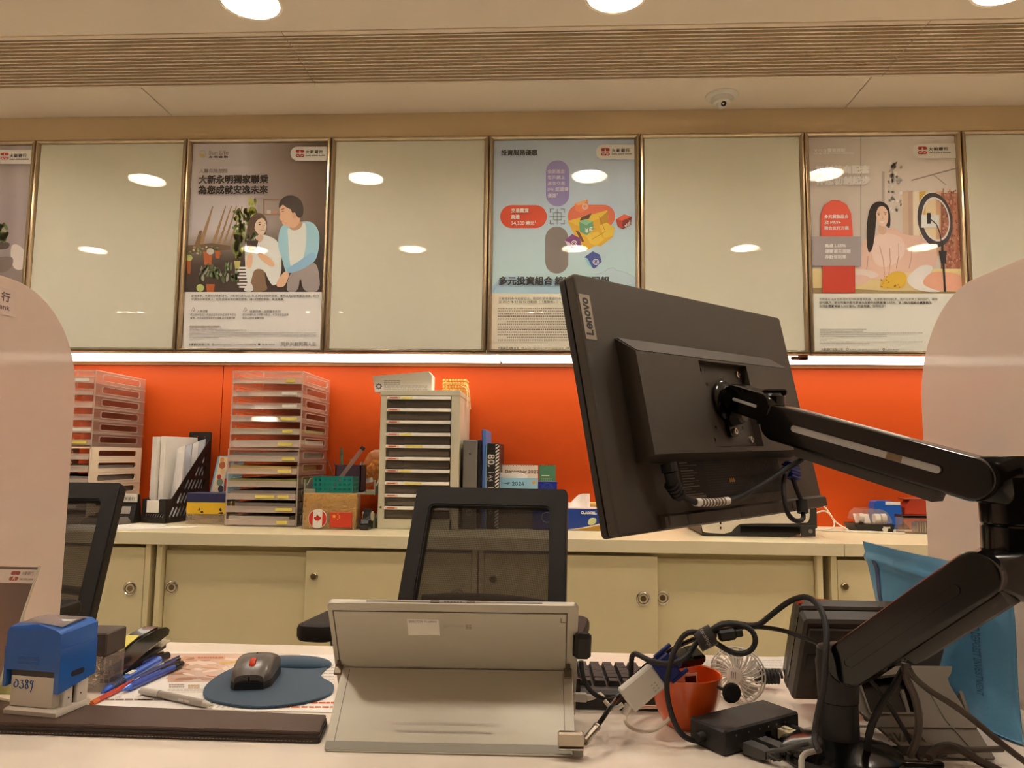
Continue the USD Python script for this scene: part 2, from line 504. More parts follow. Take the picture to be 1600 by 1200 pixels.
def frame_unit(x0, x1, name, label, cat, group):
    t = thing(name, label, cat, ((x0 + x1) / 2, FRONT + .012, PBOT), group=group)
    x0, x1 = x0 + .0016, x1 - .0016
    for a, b, n in (((x0, PBOT), (x1, PBOT), (0, 1)), ((x0, PTOP), (x1, PTOP), (0, -1)), ((x0, PBOT), (x0, PTOP), (1, 0)), ((x1, PBOT), (x1, PTOP), (-1, 0))):
        obj('frame_rail', rail(a, b, n), steel, t)
    return t, x0 + RW, x1 - RW, PBOT + RW, PTOP - RW


for k, (i, lab) in enumerate(((0, 'cream glass panel off to the far left beyond the first poster'), (2, 'cream glass panel between the sofa poster and the couple poster'), (4, 'cream glass panel between the couple poster and the coloured cube poster'),
                              (6, 'cream glass panel between the coloured cube poster and the ring light poster'), (8, 'cream glass panel right of the ring light poster above the frosted screen'))):
    t, a, b, c, d = frame_unit(PX[i], PX[i + 1], 'glass_panel', lab, 'wall panel', 'cream glass panels above the counter')
    obj('glass', box(a, FRONT, c, b, FRONT + .006, d), glassm, t)

# ------------------------------------------------------------------ posters
PY = FRONT + .006
WHITE = np.array(C(208, 185, 168))


def ink(c):
    return np.clip(np.array(C(*c)) / WHITE * 0.93, 0.004, 0.96)


def pp(x, y):
    q = at(x, y, Y=PY)
    return q[0], q[2]


def soft(pts, n=2):
    P = np.array(pts, float)
    for _ in range(n):
        Q = np.roll(P, -1, 0)
        P = np.stack([P * .75 + Q * .25, P * .25 + Q * .75], 1).reshape(-1, 2)
    return P


class Print:
    """coloured flat shapes laid over one another on a sheet; coordinates given by to2d"""
    def __init__(self, to2d, M, conv=ink, step=0.00006):
        self.to2d, self.M, self.conv, self.step, self.k, self.ms, self.cs = to2d, M, conv, step, 1, [], []
        self.clip = None

    def add(self, m, col):
        if m is None:
            return
        self.ms.append(m)
        self.cs.append(np.broadcast_to(col, (len(m.vertices), 3)))
        self.k += 1

    def shape(self, pts, col, s=2, raw=False):
        g = pts if raw else poly(Polygon([self.to2d(*p) for p in (soft(pts, s) if s else pts)]))
        if self.clip is not None:
            g = g.intersection(self.clip)
        if not g.is_empty:
            self.add(flat(g, self.M, self.k * self.step), self.conv(col))

    def ell(self, x, y, rx, ry, col, rot=0, hole=0):
        t = np.linspace(0, 2 * PI, 28, endpoint=False)
        c, s = math.cos(rot), math.sin(rot)
        f = lambda k: Polygon([self.to2d(x + k * rx * math.cos(a) * c - k * ry * math.sin(a) * s, y + k * rx * math.cos(a) * s + k * ry * math.sin(a) * c) for a in t])
        g = f(1).difference(f(hole)) if hole else f(1)
        self.shape(g, col, raw=True)

    def rect(self, x0, y0, x1, y1, col, r=0):
        if r:
            g = Polygon([self.to2d(*p) for p in rrect(x0, y0, x1, y1, r).exterior.coords])
            self.shape(g, col, raw=True)
        else:
            self.shape([(x0, y0), (x1, y0), (x1, y1), (x0, y1)], col, 0)

    def line(self, pts, w, col):
        g = LineString([self.to2d(*p) for p in pts]).buffer(w / 2, cap_style='flat')
        self.shape(g, col, raw=True)

    def grad(self, x0, y0, x1, y1, fn, n=24, m=24):
        """a rectangle whose colour runs: fn(u, v) in photograph colours"""
        us, vs = np.linspace(0, 1, n + 1), np.linspace(0, 1, m + 1)
        V, K = [], []
        for v in vs:
            for u in us:
                a, b = self.to2d(x0 + (x1 - x0) * u, y0 + (y1 - y0) * v)
                if self.clip is not None:
                    a, b = min(max(a, self.clip.bounds[0]), self.clip.bounds[2]), min(max(b, self.clip.bounds[1]), self.clip.bounds[3])
                V.append((a, b, self.k * self.step))
                K.append(self.conv(np.clip(fn(u, v), 0, 255)))
        F = []
        for j in range(m):
            for i in range(n):
                a = j * (n + 1) + i
                F += [[a, a + n + 1, a + n + 2], [a, a + n + 2, a + 1]]
        self.add(put(trimesh.Trimesh(V, F, process=False), self.M), np.array(K))

    def text(self, s, x, y, em, col, bold=0, latin=False, x1=None, px=60):
        col = tuple(c * (.55 if max(col) < 170 else 1) for c in col)
        bold = bold + (px >= 60 and not latin)
        """baseline starting at pixel (x, y); em in pixels, or fitted to end at x1"""
        o, e = np.array(self.to2d(x, y)), np.array(self.to2d(x + 10, y))
        u = np.linalg.norm(e - o) / 10
        g = text_poly(s, px, bold, latin)
        kx = ky = em * u
        if x1 is not None:
            kx = (x1 - x) * u / g.bounds[2]
            if not em:
                ky = kx
        g = affinity.translate(affinity.scale(g, kx, ky, origin=(0, 0)), *o)
        self.add(flat(g, self.M, self.k * self.step), self.conv(col))
        self.k -= 1

    def micro(self, x0, x1, y, h, col, gap=1.2, word=(2, 9)):
        """a line of print too small to read"""
        gs, x = [], x0
        while x < x1:
            w = min(rng.uniform(*word), x1 - x)
            gs.append(Polygon([self.to2d(x, y - h), self.to2d(x + w, y - h), self.to2d(x + w, y), self.to2d(x, y)]))
            x += w + gap * rng.uniform(.6, 1.4)
        self.add(flat(shapely.MultiPolygon(gs), self.M, self.k * self.step), self.conv(col))
        self.k -= 1

    def build(self, name, parent, m=None, label=None):
        return obj(name, join(self.ms), m or inkm, parent, ink=np.vstack(self.cs), label=label)


PM = frame([0, PY, 0], [1, 0, 0], [0, 0, 1])


def bank_mark(p, x, y, s, red=(170, 40, 34), paper=(214, 190, 172)):
    """the red four-lobed emblem, s wide, at (x, y) its top left"""
    h = s * .86
    p.rect(x, y, x + s, y + h * .40, red, h * .19)
    p.rect(x, y + h * .58, x + s, y + h, red, h * .2)
    p.shape([(x + s * .30, y + h), (x + s * .5, y + h * .45), (x + s * .70, y + h)], paper, 0)
    p.shape([(x + s * .42, y + h * .12), (x + s * .58, y + h * .12), (x + s * .58, y + h * .6), (x + s * .42, y + h * .6)], paper, 0)
    p.ell(x + s * .22, y + h * .79, s * .10, h * .07, paper)
    p.ell(x + s * .78, y + h * .79, s * .10, h * .07, paper)
    p.shape([(x + s * .5, y + h * .66), (x + s * .68, y + h), (x + s * .32, y + h)], red, 0)


def bank_pill(p, x0, x1, y0, y1, mark, tx, paper=(220, 196, 178), dark=(88, 70, 62)):
    r = (y1 - y0) / 2 - .01
    p.shape(Polygon([p.to2d(*q) for q in rrect(x0, y0, x1 + 60, y1, r).intersection(rect(x0, y0, x1, y1)).exterior.coords]), paper, raw=True)
    bank_mark(p, *mark, paper=paper)
    p.k += 12
    p.text('大 新 銀 行', tx[0], tx[2], 5.6, dark, bold=1, x1=tx[1] - 4)
    p.text('DAH SING BANK', tx[0], tx[2] + 4.6, 3.0, dark, bold=2, latin=True, x1=tx[1])


def poster(i, label):
    t, a, b, c, d = frame_unit(PX[i], PX[i + 1], 'framed_poster', label, 'poster', 'framed posters above the counter')
    obj('backing', box(a, PY, c, b, PY + .004, d), paper, t)
    obj('pane', box(a, FRONT - .002, c, b, FRONT, d), pane, t)
    p, q = Print(pp, PM), Print(pp, PM)
    p.clip = q.clip = rect(a, c, b, d)
    q.k = 90
    return t, p, q, (a, b, c, d)


mixc = lambda a, b, t: np.array(a) * (1 - t) + np.array(b) * t


def blotch(p, n, x0, x1, y0, y1, cols, r0, r1, tall=1.6, tilt=.6):
    k0 = p.k
    for _ in range(n):
        p.k = k0
        p.ell(rng.uniform(x0, x1), rng.uniform(y0, y1), rng.uniform(r0, r1), rng.uniform(r0, r1) * tall, cols[rng.integers(len(cols))], rng.uniform(-tilt, tilt))
    p.k = k0 + 1


# poster of a sofa and a plant, cut by the left edge of the picture
t, p, q, lim = poster(1, 'framed poster of a grey sofa and potted plant at the far left')
p.grad(-190, 222, 56, 455, lambda u, v: mixc((176, 150, 140), (122, 96, 88), v * .9 + .1 * math.sin(u * 40)), 60, 16)
p.shape([(-190, 400), (20, 402), (44, 398), (60, 430), (60, 470), (-190, 470)], (128, 104, 92))
p.shape([(16, 384), (26, 380), (40, 392), (44, 414), (30, 424), (18, 416)], (196, 168, 150))
p.shape([(-12, 402), (14, 400), (22, 404), (18, 420), (6, 426), (-12, 426)], (112, 88, 76))
p.shape([(-6, 378), (16, 378), (14, 388), (6, 390), (-6, 390)], (74, 56, 46))
blotch(p, 26, -8, 13, 351, 376, [(96, 104, 52), (122, 124, 66), (78, 84, 42)], 2, 4)
p.rect(-190, 456, 56, 552, (208, 186, 170))
bank_pill(q, -28, 56, 235, 257, (2.5, 239.5, 12.5), (17, 47, 246.5))
q.text('專為您', 8, 450, 6.4, (226, 206, 190), bold=2)
q.text('品味', -8, 450, 6.4, (226, 206, 190), bold=2)
for k in range(6):
    q.micro(-150, 30, 470 + 6 * k, 2.2, (140, 118, 106))
p.build('picture', t)
q.build('lettering', t)

# poster of a couple among plants
t, p, q, lim = poster(3, 'framed poster of a smiling couple among potted plants')


def bgc(u, v):
    top = mixc((190, 166, 156), (104, 76, 60), min(1, max(0, (u - .42) / .5)) ** .8)
    low = mixc((70, 50, 40), (62, 46, 38), u)
    left = mixc(top, (150, 118, 84), max(0, v - .55) * 1.6 * (1 - u))
    return mixc(left, low, min(1, max(0, (v - .62 + .1 * u) / .22)))


p.grad(288, 220, 513, 456.5, bgc, 44, 44)
for x, w in ((332, 6), (352, 4.5), (361, 3.2), (369, 3), (378, 2.4)):
    p.shape([(x, 322), (x + 1.5, 322), (x - 22 + w, 388), (x - 22 - w * .4, 388)], (150, 108, 70), 0)
p.shape([(290, 384), (330, 380), (360, 384), (360, 390), (290, 396)], (104, 76, 50), 0)
p.shape([(303, 386), (312, 360), (316, 360), (312, 386)], (120, 84, 52), 0)
p.rect(412, 311, 440, 313.5, (142, 104, 74)), p.rect(412, 334, 440, 336.5, (142, 104, 74)), p.rect(411, 311, 413.5, 336, (142, 104, 74))
p.rect(417, 328, 423, 334, (186, 160, 140)), p.rect(427, 329, 433, 334, (180, 118, 78)), p.rect(402, 320, 409, 333, (160, 138, 122))
blotch(p, 120, 366, 400, 328, 404, [(150, 140, 52), (120, 122, 50), (98, 100, 44), (170, 156, 70), (84, 84, 40)], 1.2, 3.4, 1.8)
blotch(p, 16, 388, 399, 312, 335, [(158, 150, 46), (176, 164, 60)], 1.2, 2.6)
blotch(p, 30, 294, 345, 386, 398, [(196, 176, 140), (150, 128, 90), (110, 116, 60)], 1, 2.4, 1)
for a in ((292, 404, 299, 428), (318, 394, 332, 414), (336, 392, 345, 404), (322, 444, 336, 456), (366, 408, 376, 420)):
    p.shape([(a[0], a[1]), (a[2], a[1]), (a[2] - 1.5, a[3]), (a[0] + 1.5, a[3])], (172, 82, 38) if a[0] < 360 else (176, 152, 84), 0)
p.ell(296, 403, 5, 5, (170, 160, 88)), p.ell(313, 450, 6, 6, (176, 166, 92)), p.ell(329, 393, 6, 5, (190, 172, 150))
blotch(p, 40, 312, 372, 416, 440, [(104, 118, 66), (132, 140, 92), (150, 138, 112), (84, 92, 52)], 1, 2.6, 3, .5)
for k in range(7):
    p.rect(374 - k % 2 * 3, 417 + k * 5, 392, 420 + k * 5, (214, 192, 174))
# woman
p.shape([(386, 366), (387, 350), (392, 340), (399, 334), (407, 333), (414, 337), (418, 346), (417, 360), (414, 370), (404, 376), (392, 379), (386, 376)], (98, 70, 54))
p.shape([(383, 376), (391, 372), (400, 369), (408, 366), (418, 368), (432, 374), (438, 386), (440, 402), (440, 424), (436, 440), (427, 449), (418, 434), (414, 423), (400, 421), (397, 438), (391, 449), (386, 442), (383, 412)], (206, 190, 180))
p.shape([(397, 420), (414, 421), (415, 440), (420, 456), (386, 456), (393, 440)], (128, 92, 66))
p.shape([(384, 447), (393, 440), (398, 456), (380, 456)], (206, 186, 168))
p.shape([(400, 368), (408, 366), (413, 370), (409, 378), (402, 380)], (206, 160, 128))
p.shape([(396, 352), (398, 344), (405, 340), (412, 341), (417, 349), (416.5, 359), (413, 366), (407, 369), (400, 362)], (220, 172, 140))
p.shape([(388, 352), (394, 341), (403, 336), (414, 340), (408, 341), (401, 345), (398, 354), (397, 370), (389, 378), (386, 370)], (92, 66, 50))
p.line([(404, 348.5), (407.5, 347.5)], .0022, (70, 46, 36)), p.line([(412, 348.5), (415, 349.5)], .0022, (70, 46, 36))
p.ell(406, 351, 1.3, .8, (52, 34, 28)), p.ell(413.5, 352, 1.2, .8, (52, 34, 28))
p.shape([(407, 359), (411, 360.5), (414.5, 359.5), (411, 363.5)], (240, 224, 214), 1)
p.line([(407, 359), (411, 360.4), (414.5, 359.5)], .0016, (160, 84, 70)), p.line([(411, 352), (412, 356.5), (410.5, 357)], .0012, (184, 130, 100))
p.shape([(387, 398), (395, 395), (395, 412), (391, 421), (384, 416)], (204, 150, 112)), p.shape([(403, 395), (411, 396), (424, 405), (431, 414), (425, 418), (412, 409), (404, 401)], (200, 146, 108))
p.shape([(384.5, 376), (404, 376), (402, 387), (397, 391.5), (388, 390)], (74, 56, 48), 0)
blotch(p, 22, 385, 402, 364, 376, [(112, 104, 62), (150, 138, 96), (88, 80, 50)], .8, 1.8, 2)
# man
p.shape([(436, 365), (441, 352), (452, 350), (470, 347), (486, 346), (495, 354), (500, 367), (499, 388), (494, 408), (478, 420), (450, 428), (446, 424), (441, 404), (434, 384)], (150, 172, 182))
p.shape([(449, 354), (458, 362), (470, 356), (475, 347), (479, 352), (479, 382), (475, 402), (470, 418), (455, 420), (452, 402), (451, 376)], (204, 196, 190))
p.shape([(456, 424), (470, 419), (492, 408), (499, 424), (501, 457), (474, 457), (470, 430), (466, 457), (448, 457), (449, 440)], (152, 128, 116))
p.shape([(474, 404), (490, 392), (496, 404), (480, 418), (462, 425), (450, 428), (448, 420), (462, 412)], (136, 160, 172))
p.shape([(446, 423), (453, 428), (450, 437), (445, 448), (437, 450), (431, 446), (437, 434)], (206, 152, 116))
p.shape([(452, 350), (468, 346), (474, 348), (470, 358), (459, 361), (453, 357)], (186, 132, 98))
p.shape([(438, 322), (445, 318), (458, 324), (466, 330), (470, 340), (468, 350), (460, 357), (451, 354.5), (445, 352), (442, 351), (440.5, 346), (436.5, 342), (438.5, 336), (437.5, 330)], (206, 152, 116))
p.shape([(436.5, 327), (436, 319), (441, 310), (450, 305.5), (462, 306.5), (471, 313), (475, 324), (474, 338), (467, 342), (463, 336), (457, 334), (455, 327), (448, 325), (443, 320), (440, 322)], (62, 48, 42))
p.ell(460, 337, 3.2, 4.6, (196, 140, 106))
p.line([(440, 328), (445, 326)], .0026, (50, 36, 30)), p.line([(440.5, 331), (444, 330.6)], .0022, (50, 34, 28)), p.line([(440, 346.5), (444.5, 346)], .0018, (150, 82, 66))
p.rect(288, 456.5, 513, 552, (208, 185, 168))
dk = (92, 72, 62)
q.ell(317.5, 241.5, 5.6, 5.8, (168, 146, 122), hole=.86)
q.shape([(313, 239), (315, 246), (320, 247), (318.5, 243), (319.5, 240), (317, 243)], (196, 154, 62), 1)
q.text('Sun Life', 326.5, 242.5, 0, dk, bold=1, latin=True, x1=357.5)
q.text('永 明 金 融', 327, 247.6, 3.6, dk, x1=357, bold=1)
q.text('人壽保險服務', 312, 270.8, 7, dk, x1=356.5)
q.text('大新永明獨家聯乘', 311, 286.5, 13.6, (70, 50, 42), bold=1, x1=419.5)
q.text('為您成就安逸未來', 310.5, 302.8, 13.6, (70, 50, 42), bold=1, x1=419)
bank_pill(q, 454.5, 513, 230, 252, (463, 235, 13), (478.5, 509, 240.6))
q.text('愛惜未來，先要好好規劃現在。大新銀行與 Sun Life 永明深明您的需要，攜手以周詳的策劃及保障，致力', 300, 464.6, 4, dk, x1=497, px=40)
q.text('守護您及摯愛家人，從而迎接未來的每段歷程，讓一切盡在掌握，安逸無憂。', 300, 469.6, 4, dk, x1=444, px=40)
q.text('人壽儲蓄', 309, 488.6, 4.4, dk, x1=325.5, px=40), q.text('健康保障－自願醫保系列', 391, 488.8, 4.4, dk, x1=439, px=40)
for x in (300, 381):
    q.line([(x, 487.5), (x + 3.5, 481), (x + 5.5, 484), (x + 3, 487.5), (x + 7, 484.5)], .0012, dk)
q.text('成功投保指定人壽產品並符合指定首年年度化', 298.5, 493.6, 3.6, (140, 118, 106), x1=370, px=40), q.text('保費，可享高達首年年度化保費12%保費回贈', 298.5, 498.6, 3.6, dk, x1=368, px=40)
q.text('成功投保指定自願醫保產品，可享高達首兩年', 379.5, 493.6, 3.6, (140, 118, 106), x1=452, px=40), q.text('合共12個月保費回贈', 379.5, 498.6, 3.6, dk, x1=413, px=40)
for y, x1 in ((510.6, 345), (513.6, 347), (516.8, 386)):
    q.micro(297.5, x1, y, 1.2, (120, 98, 86), .6, (1, 4))
for k in range(4):
    q.micro(297, 495 if k < 3 else 343, 520.6 + 2.6 * k, .9, (158, 136, 124), .5, (1, 5))
q.text('大新銀行有限公司', 296, 540.2, 4, dk, x1=328, bold=1, px=40), q.text('www.dahsing.com/insurance/life', 337.5, 540.2, 0, (140, 118, 106), latin=True, x1=401), q.text('2828 8000', 409.5, 540.2, 0, (140, 118, 106), latin=True, x1=430)
q.ell(334.5, 538.6, 1.8, 1.8, dk, hole=.5), q.ell(406, 538.6, 1.8, 1.8, dk)
q.text('同步共創閃亮人生', 439.5, 540.6, 6.9, dk, x1=495)
p.build('picture', t)
q.build('lettering', t)

# poster with pills and coloured cubes
t, p, q, lim = poster(5, 'framed pale blue poster with red and purple pills and coloured cubes')
p.grad(762, 214, 1000, 459, lambda u, v: mixc((166, 160, 160), (176, 184, 186), v), 8, 16)
p.grad(762, 458.5, 1000, 556, lambda u, v: np.array((216, 186, 158)) - (6 if u < .06 else 0), 8, 8)
for pts, c in (([(762, 452), (772, 446), (780, 434), (800, 430), (832, 436), (900, 441), (1000, 437), (1000, 459), (762, 459)], (158, 170, 174)), ([(930, 429), (944, 424), (950, 420), (958, 418), (966, 424), (980, 427), (992, 434), (1000, 436), (1000, 445), (930, 445)], (174, 176, 176))):
    p.shape(pts, c, 1)
p.line([(930, 429), (944, 425), (950, 420), (958, 418), (963, 422), (978, 426), (990, 432), (994, 440)], .0012, (140, 140, 140)), p.line([(770, 456), (778, 443), (788, 436)], .0012, (130, 132, 132))
p.rect(853, 250.5, 889.5, 322.5, (134, 114, 148), 18), p.rect(781.5, 320.5, 854.5, 356.5, (196, 68, 42), 17.8), p.rect(887, 320, 961, 356, (204, 98, 66), 17.8), p.rect(852, 354, 888, 427.5, (128, 108, 96), 17.9)
for r, w in ((0, 0),):
    g = (92, 92, 92)
    for x, y, sx, sy in ((859.5, 326.5, 1, 1), (882, 326.5, -1, 1), (859.5, 350, 1, -1), (882, 350, -1, -1)):
        p.line([(x + 6 * sx, y), (x, y), (x, y + 6 * sy)], .0022, g)
    p.line([(865, 332.5), (877, 332.5), (877, 344), (865, 344), (865, 331.8)], .0022, g), p.line([(870.7, 326), (870.7, 350.5)], .002, g), p.line([(858.5, 338.3), (883, 338.3)], .002, g)
# glassy amber cube with small cubes around it
am = [(206, 146, 44), (222, 164, 58), (184, 122, 36), (150, 92, 34)]
p.shape([(887, 345.5), (949, 328.5), (951, 340), (935, 349), (904, 357), (890, 350)], am[1], 0)
p.shape([(887, 345.5), (905, 354), (937, 341), (947, 353), (948, 372), (960, 355), (958, 370), (938, 385), (930, 384), (918, 391), (912, 386), (900, 372)], am[0], 0)
p.shape([(908, 340), (925, 333), (920, 342), (906, 345)], (96, 66, 46), 0), p.shape([(899, 360), (905, 362), (913, 378), (909, 378)], (110, 66, 44), 0)
p.shape([(937, 341), (950, 330), (951, 352), (947, 372), (938, 356)], am[2], 0), p.shape([(936, 352), (948, 348), (961, 356), (957, 369), (944, 372)], am[1], 0), p.shape([(914, 366), (934, 362), (944, 374), (932, 384), (922, 380)], am[1], 0)
p.line([(925, 374), (946, 362), (936, 338)], .0015, am[3])
p.shape([(905, 347), (914, 343), (926, 346), (928, 358), (917, 368), (906, 362)], (98, 140, 98), 0), p.shape([(905, 347), (914, 343), (926, 346), (916, 352)], (132, 164, 118), 0)
p.shape([(897, 318), (918, 311.5), (920, 326), (908, 333), (899, 329)], (212, 112, 66), 0), p.shape([(897, 318), (918, 311.5), (912, 319), (903, 321)], (226, 142, 90), 0)
p.shape([(962, 343), (975, 335), (987, 339), (986, 352), (973, 358), (965, 354)], (176, 62, 42), 0), p.shape([(962, 343), (975, 335), (987, 339), (972, 345)], (206, 84, 56), 0), p.shape([(973, 358), (972, 345), (987, 339), (986, 352)], (124, 40, 34), 0)
p.shape([(882, 376), (894, 366), (906, 372), (909, 386), (890, 388)], (122, 62, 104), 0), p.shape([(882, 376), (889, 388), (893, 389), (891, 380)], (196, 160, 168), 0)
p.shape([(913, 402), (926, 393), (937, 398), (940, 409), (928, 420), (918, 413)], (66, 72, 122), 0), p.shape([(913, 402), (918, 404), (926, 419), (918, 413)], (140, 176, 184), 0)
for x, y, r in ((914, 323, 4.6), (897, 381, 5), (931, 409.5, 4.8)):
    p.ell(x, y, r, r, (236, 222, 214), hole=.78), p.ell(x, y, r * .55, r * .55, (236, 222, 214), hole=.7)
for k in range(4):
    p.rect(976 + k * 2.4, 352 - k * 2.4, 977.6 + k * 2.4, 355 - k * .7, (240, 228, 220))
q.text('¥', 914, 364, 9, (240, 232, 224), bold=3, latin=True), q.text('£', 920.5, 361.5, 8.5, (240, 232, 224), bold=3, latin=True)
d2 = (96, 84, 80)
q.text('投資服務優惠', 783, 243, 9.4, d2, bold=1, x1=839.5)
bank_pill(q, 931, 996, 227, 250, (939, 232.5, 13.5), (955.5, 987.5, 238.2), paper=(198, 176, 160))
for k, s in enumerate(('全新基金', '客戶網上', '基金交易', '0% 認購費', '優惠²')):
    q.text(s, 855.5, 271.5 + 9.4 * k, 7, (214, 190, 190), x1=(882.5, 882.5, 882.5, 888, 872)[k])
for k, s in enumerate(('交易獎賞', '高達', '14,100 港元¹')):
    q.text(s, 798.5, 332.5 + 9.8 * k, 7.2, (240, 222, 210), bold=1, x1=(826, 812, 837)[k])
q.text('多元投資組合 締造理想回報', 779, 444.5, 13.6, (92, 80, 72), bold=1, x1=951)
q.text('大新銀行多元投資組合，助您在瞬息萬變的市場中仍能把握每個機遇', 779, 468.8, 4.6, d2, x1=925, px=40)
q.text('至 2023 年 12 月 31 日期間（「推廣期」），可享交易獎賞及優惠', 779, 474, 4.6, d2, x1=925, px=40)
for k in range(13):
    q.micro(778 if k not in (5, 11) else 792, 930, 483.6 + 4.1 * k, 2.1, (150, 124, 104) if k not in (3, 8) else (110, 88, 74), .9, (1.4, 2.6))
q.text('大新銀行有限公司', 778, 546, 4.1, d2, x1=810.5, bold=1, px=40), q.text('www.dahsing.com/investment', 820, 546, 0, (150, 126, 110), latin=True, x1=880), q.text('2828 8001', 891, 546, 0, (150, 126, 110), latin=True, x1=912)
q.ell(817, 544.3, 1.8, 1.8, d2, hole=.5), q.ell(887, 544.3, 1.8, 1.8, d2, hole=.5)
p.build('picture', t)
q.build('lettering', t)

# poster of a woman with a ring light
t, p, q, lim = poster(7, 'framed poster of a woman in pink beside a ring light')
p.grad(1256, 205, 1510, 460, lambda u, v: mixc(mixc((180, 154, 136), (200, 172, 152), min(1, u * 1.7)), (190, 160, 138), v * .5), 20, 14)
p.rect(1344, 213, 1346, 375, (164, 140, 124)), p.rect(1378, 268, 1382, 330, (158, 134, 118))
blotch(p, 60, 1388, 1408, 246, 330, [(206, 184, 164), (186, 162, 140), (214, 192, 172), (150, 128, 108), (120, 96, 80)], 1.2, 2.8, 1.2)
for x0, x1, c in ((1410, 1419, (190, 150, 120)), (1419, 1426, (176, 134, 108)), (1426, 1436, (214, 180, 150)), (1436, 1446, (196, 146, 62)), (1446, 1462, (214, 176, 136)), (1462, 1474, (196, 142, 104))):
    p.shape([(x0, 300), (x1, 298), (x1 + 1, 400), (x0 + 1, 400)], c, 0)
p.line([(1424, 282), (1494, 263)], .0045, (140, 118, 102)), p.line([(1458, 273), (1478, 289)], .0035, (150, 128, 112))
p.grad(1470, 302, 1506, 432, lambda u, v: mixc((172, 108, 82), (140, 78, 56), .5 + .5 * math.sin(u * 17 + v * 2)), 24, 8)
blotch(p, 220, 1472, 1503, 296, 430, [(158, 92, 68), (128, 68, 48), (184, 124, 98)], .7, 1.6, 1.6)
p.grad(1256, 420, 1510, 459, lambda u, v: mixc((214, 178, 122), (196, 160, 106), v), 6, 4)
p.shape([(1256, 450), (1300, 450), (1400, 455), (1510, 456), (1510, 460), (1256, 460)], (150, 118, 78), 0)
# woman
p.shape([(1345, 380), (1356, 372), (1366, 368), (1382, 362), (1392, 354), (1402, 360), (1416, 368), (1444, 368), (1454, 374), (1466, 400), (1462, 416), (1440, 430), (1410, 424), (1398, 434), (1372, 437), (1340, 434), (1344, 410)], (206, 158, 134))
p.shape([(1362, 376), (1372, 366), (1384, 364), (1396, 366), (1410, 372), (1416, 392), (1402, 412), (1376, 420), (1362, 404)], (214, 170, 148))
for a in ((1374, 384, 1382, 430), (1390, 388, 1388, 432), (1404, 380, 1400, 420), (1356, 400, 1350, 432), (1424, 384, 1420, 420)):
    p.line([(a[0], a[1]), ((a[0] + a[2]) / 2 + 2, (a[1] + a[3]) / 2), (a[2], a[3])], .003, (178, 128, 106))
p.shape([(1336, 422), (1352, 420), (1376, 428), (1366, 436), (1330, 434)], (216, 176, 156)), p.shape([(1332, 428), (1362, 432), (1352, 444), (1336, 446)], (204, 158, 136))
p.shape([(1356, 396), (1353, 372), (1355, 340), (1360, 322), (1369, 315), (1379, 315), (1388, 322), (1391, 336), (1391, 352), (1389, 358), (1382, 350), (1370, 335), (1368, 352), (1366, 374), (1362, 392)], (44, 32, 27))
p.shape([(1372, 350), (1383, 354), (1386, 362), (1380, 368), (1371, 364)], (196, 146, 116))
p.shape([(1367.5, 332), (1371, 325), (1378, 321), (1385, 326), (1388, 336), (1387, 347), (1383, 354), (1377, 354.5), (1371, 348)], (214, 164, 134))
p.line([(1370.5, 334), (1374, 333)], .0018, (60, 40, 32)), p.line([(1381, 332.5), (1385, 332.8)], .0018, (60, 40, 32)), p.ell(1372.6, 336, 1.2, .7, (40, 26, 22)), p.ell(1383, 335, 1.2, .7, (40, 26, 22))
p.shape([(1373.5, 345.5), (1379, 346.5), (1384, 344), (1380, 349.5), (1376, 349)], (242, 226, 216), 1), p.line([(1378, 337), (1379.5, 341.5), (1377.5, 342)], .0012, (176, 122, 96))
p.shape([(1358, 340), (1364, 320), (1374, 316), (1372, 324), (1368, 334), (1367, 356), (1364, 388), (1357, 394)], (36, 26, 22))
# cloths
p.shape([(1371, 450), (1384, 431), (1402, 422), (1417, 429), (1416, 444), (1404, 453), (1388, 450)], (206, 154, 52)), blotch(p, 14, 1376, 1412, 432, 450, [(180, 120, 44), (170, 100, 40)], .8, 1.6, 1)
p.shape([(1414, 436), (1430, 420), (1444, 413), (1460, 417), (1450, 432), (1462, 448), (1474, 457), (1440, 456), (1424, 450)], (222, 196, 176))
p.shape([(1438, 443), (1452, 426), (1472, 424), (1506, 430), (1506, 454), (1474, 456), (1456, 452)], (212, 144, 112))
# ring light
p.ell(1459.5, 344, 27, 44, (222, 200, 178), -.16, hole=.80), p.ell(1460.5, 344, 27, 43, (66, 54, 52), -.16, hole=.76), p.ell(1462, 343, 21.5, 35, (230, 206, 182), -.16, hole=.90)
p.rect(1439, 336, 1467, 356, (206, 190, 176)), p.rect(1448, 333, 1453.5, 350, (44, 38, 38))
p.line([(1452, 342), (1462, 350), (1468, 364), (1470, 378)], .0035, (44, 38, 38)), p.line([(1471, 376), (1473, 404), (1476, 456)], .0075, (48, 42, 42)), p.shape([(1466, 392), (1479, 392), (1477, 412), (1470, 412)], (46, 40, 40), 0)
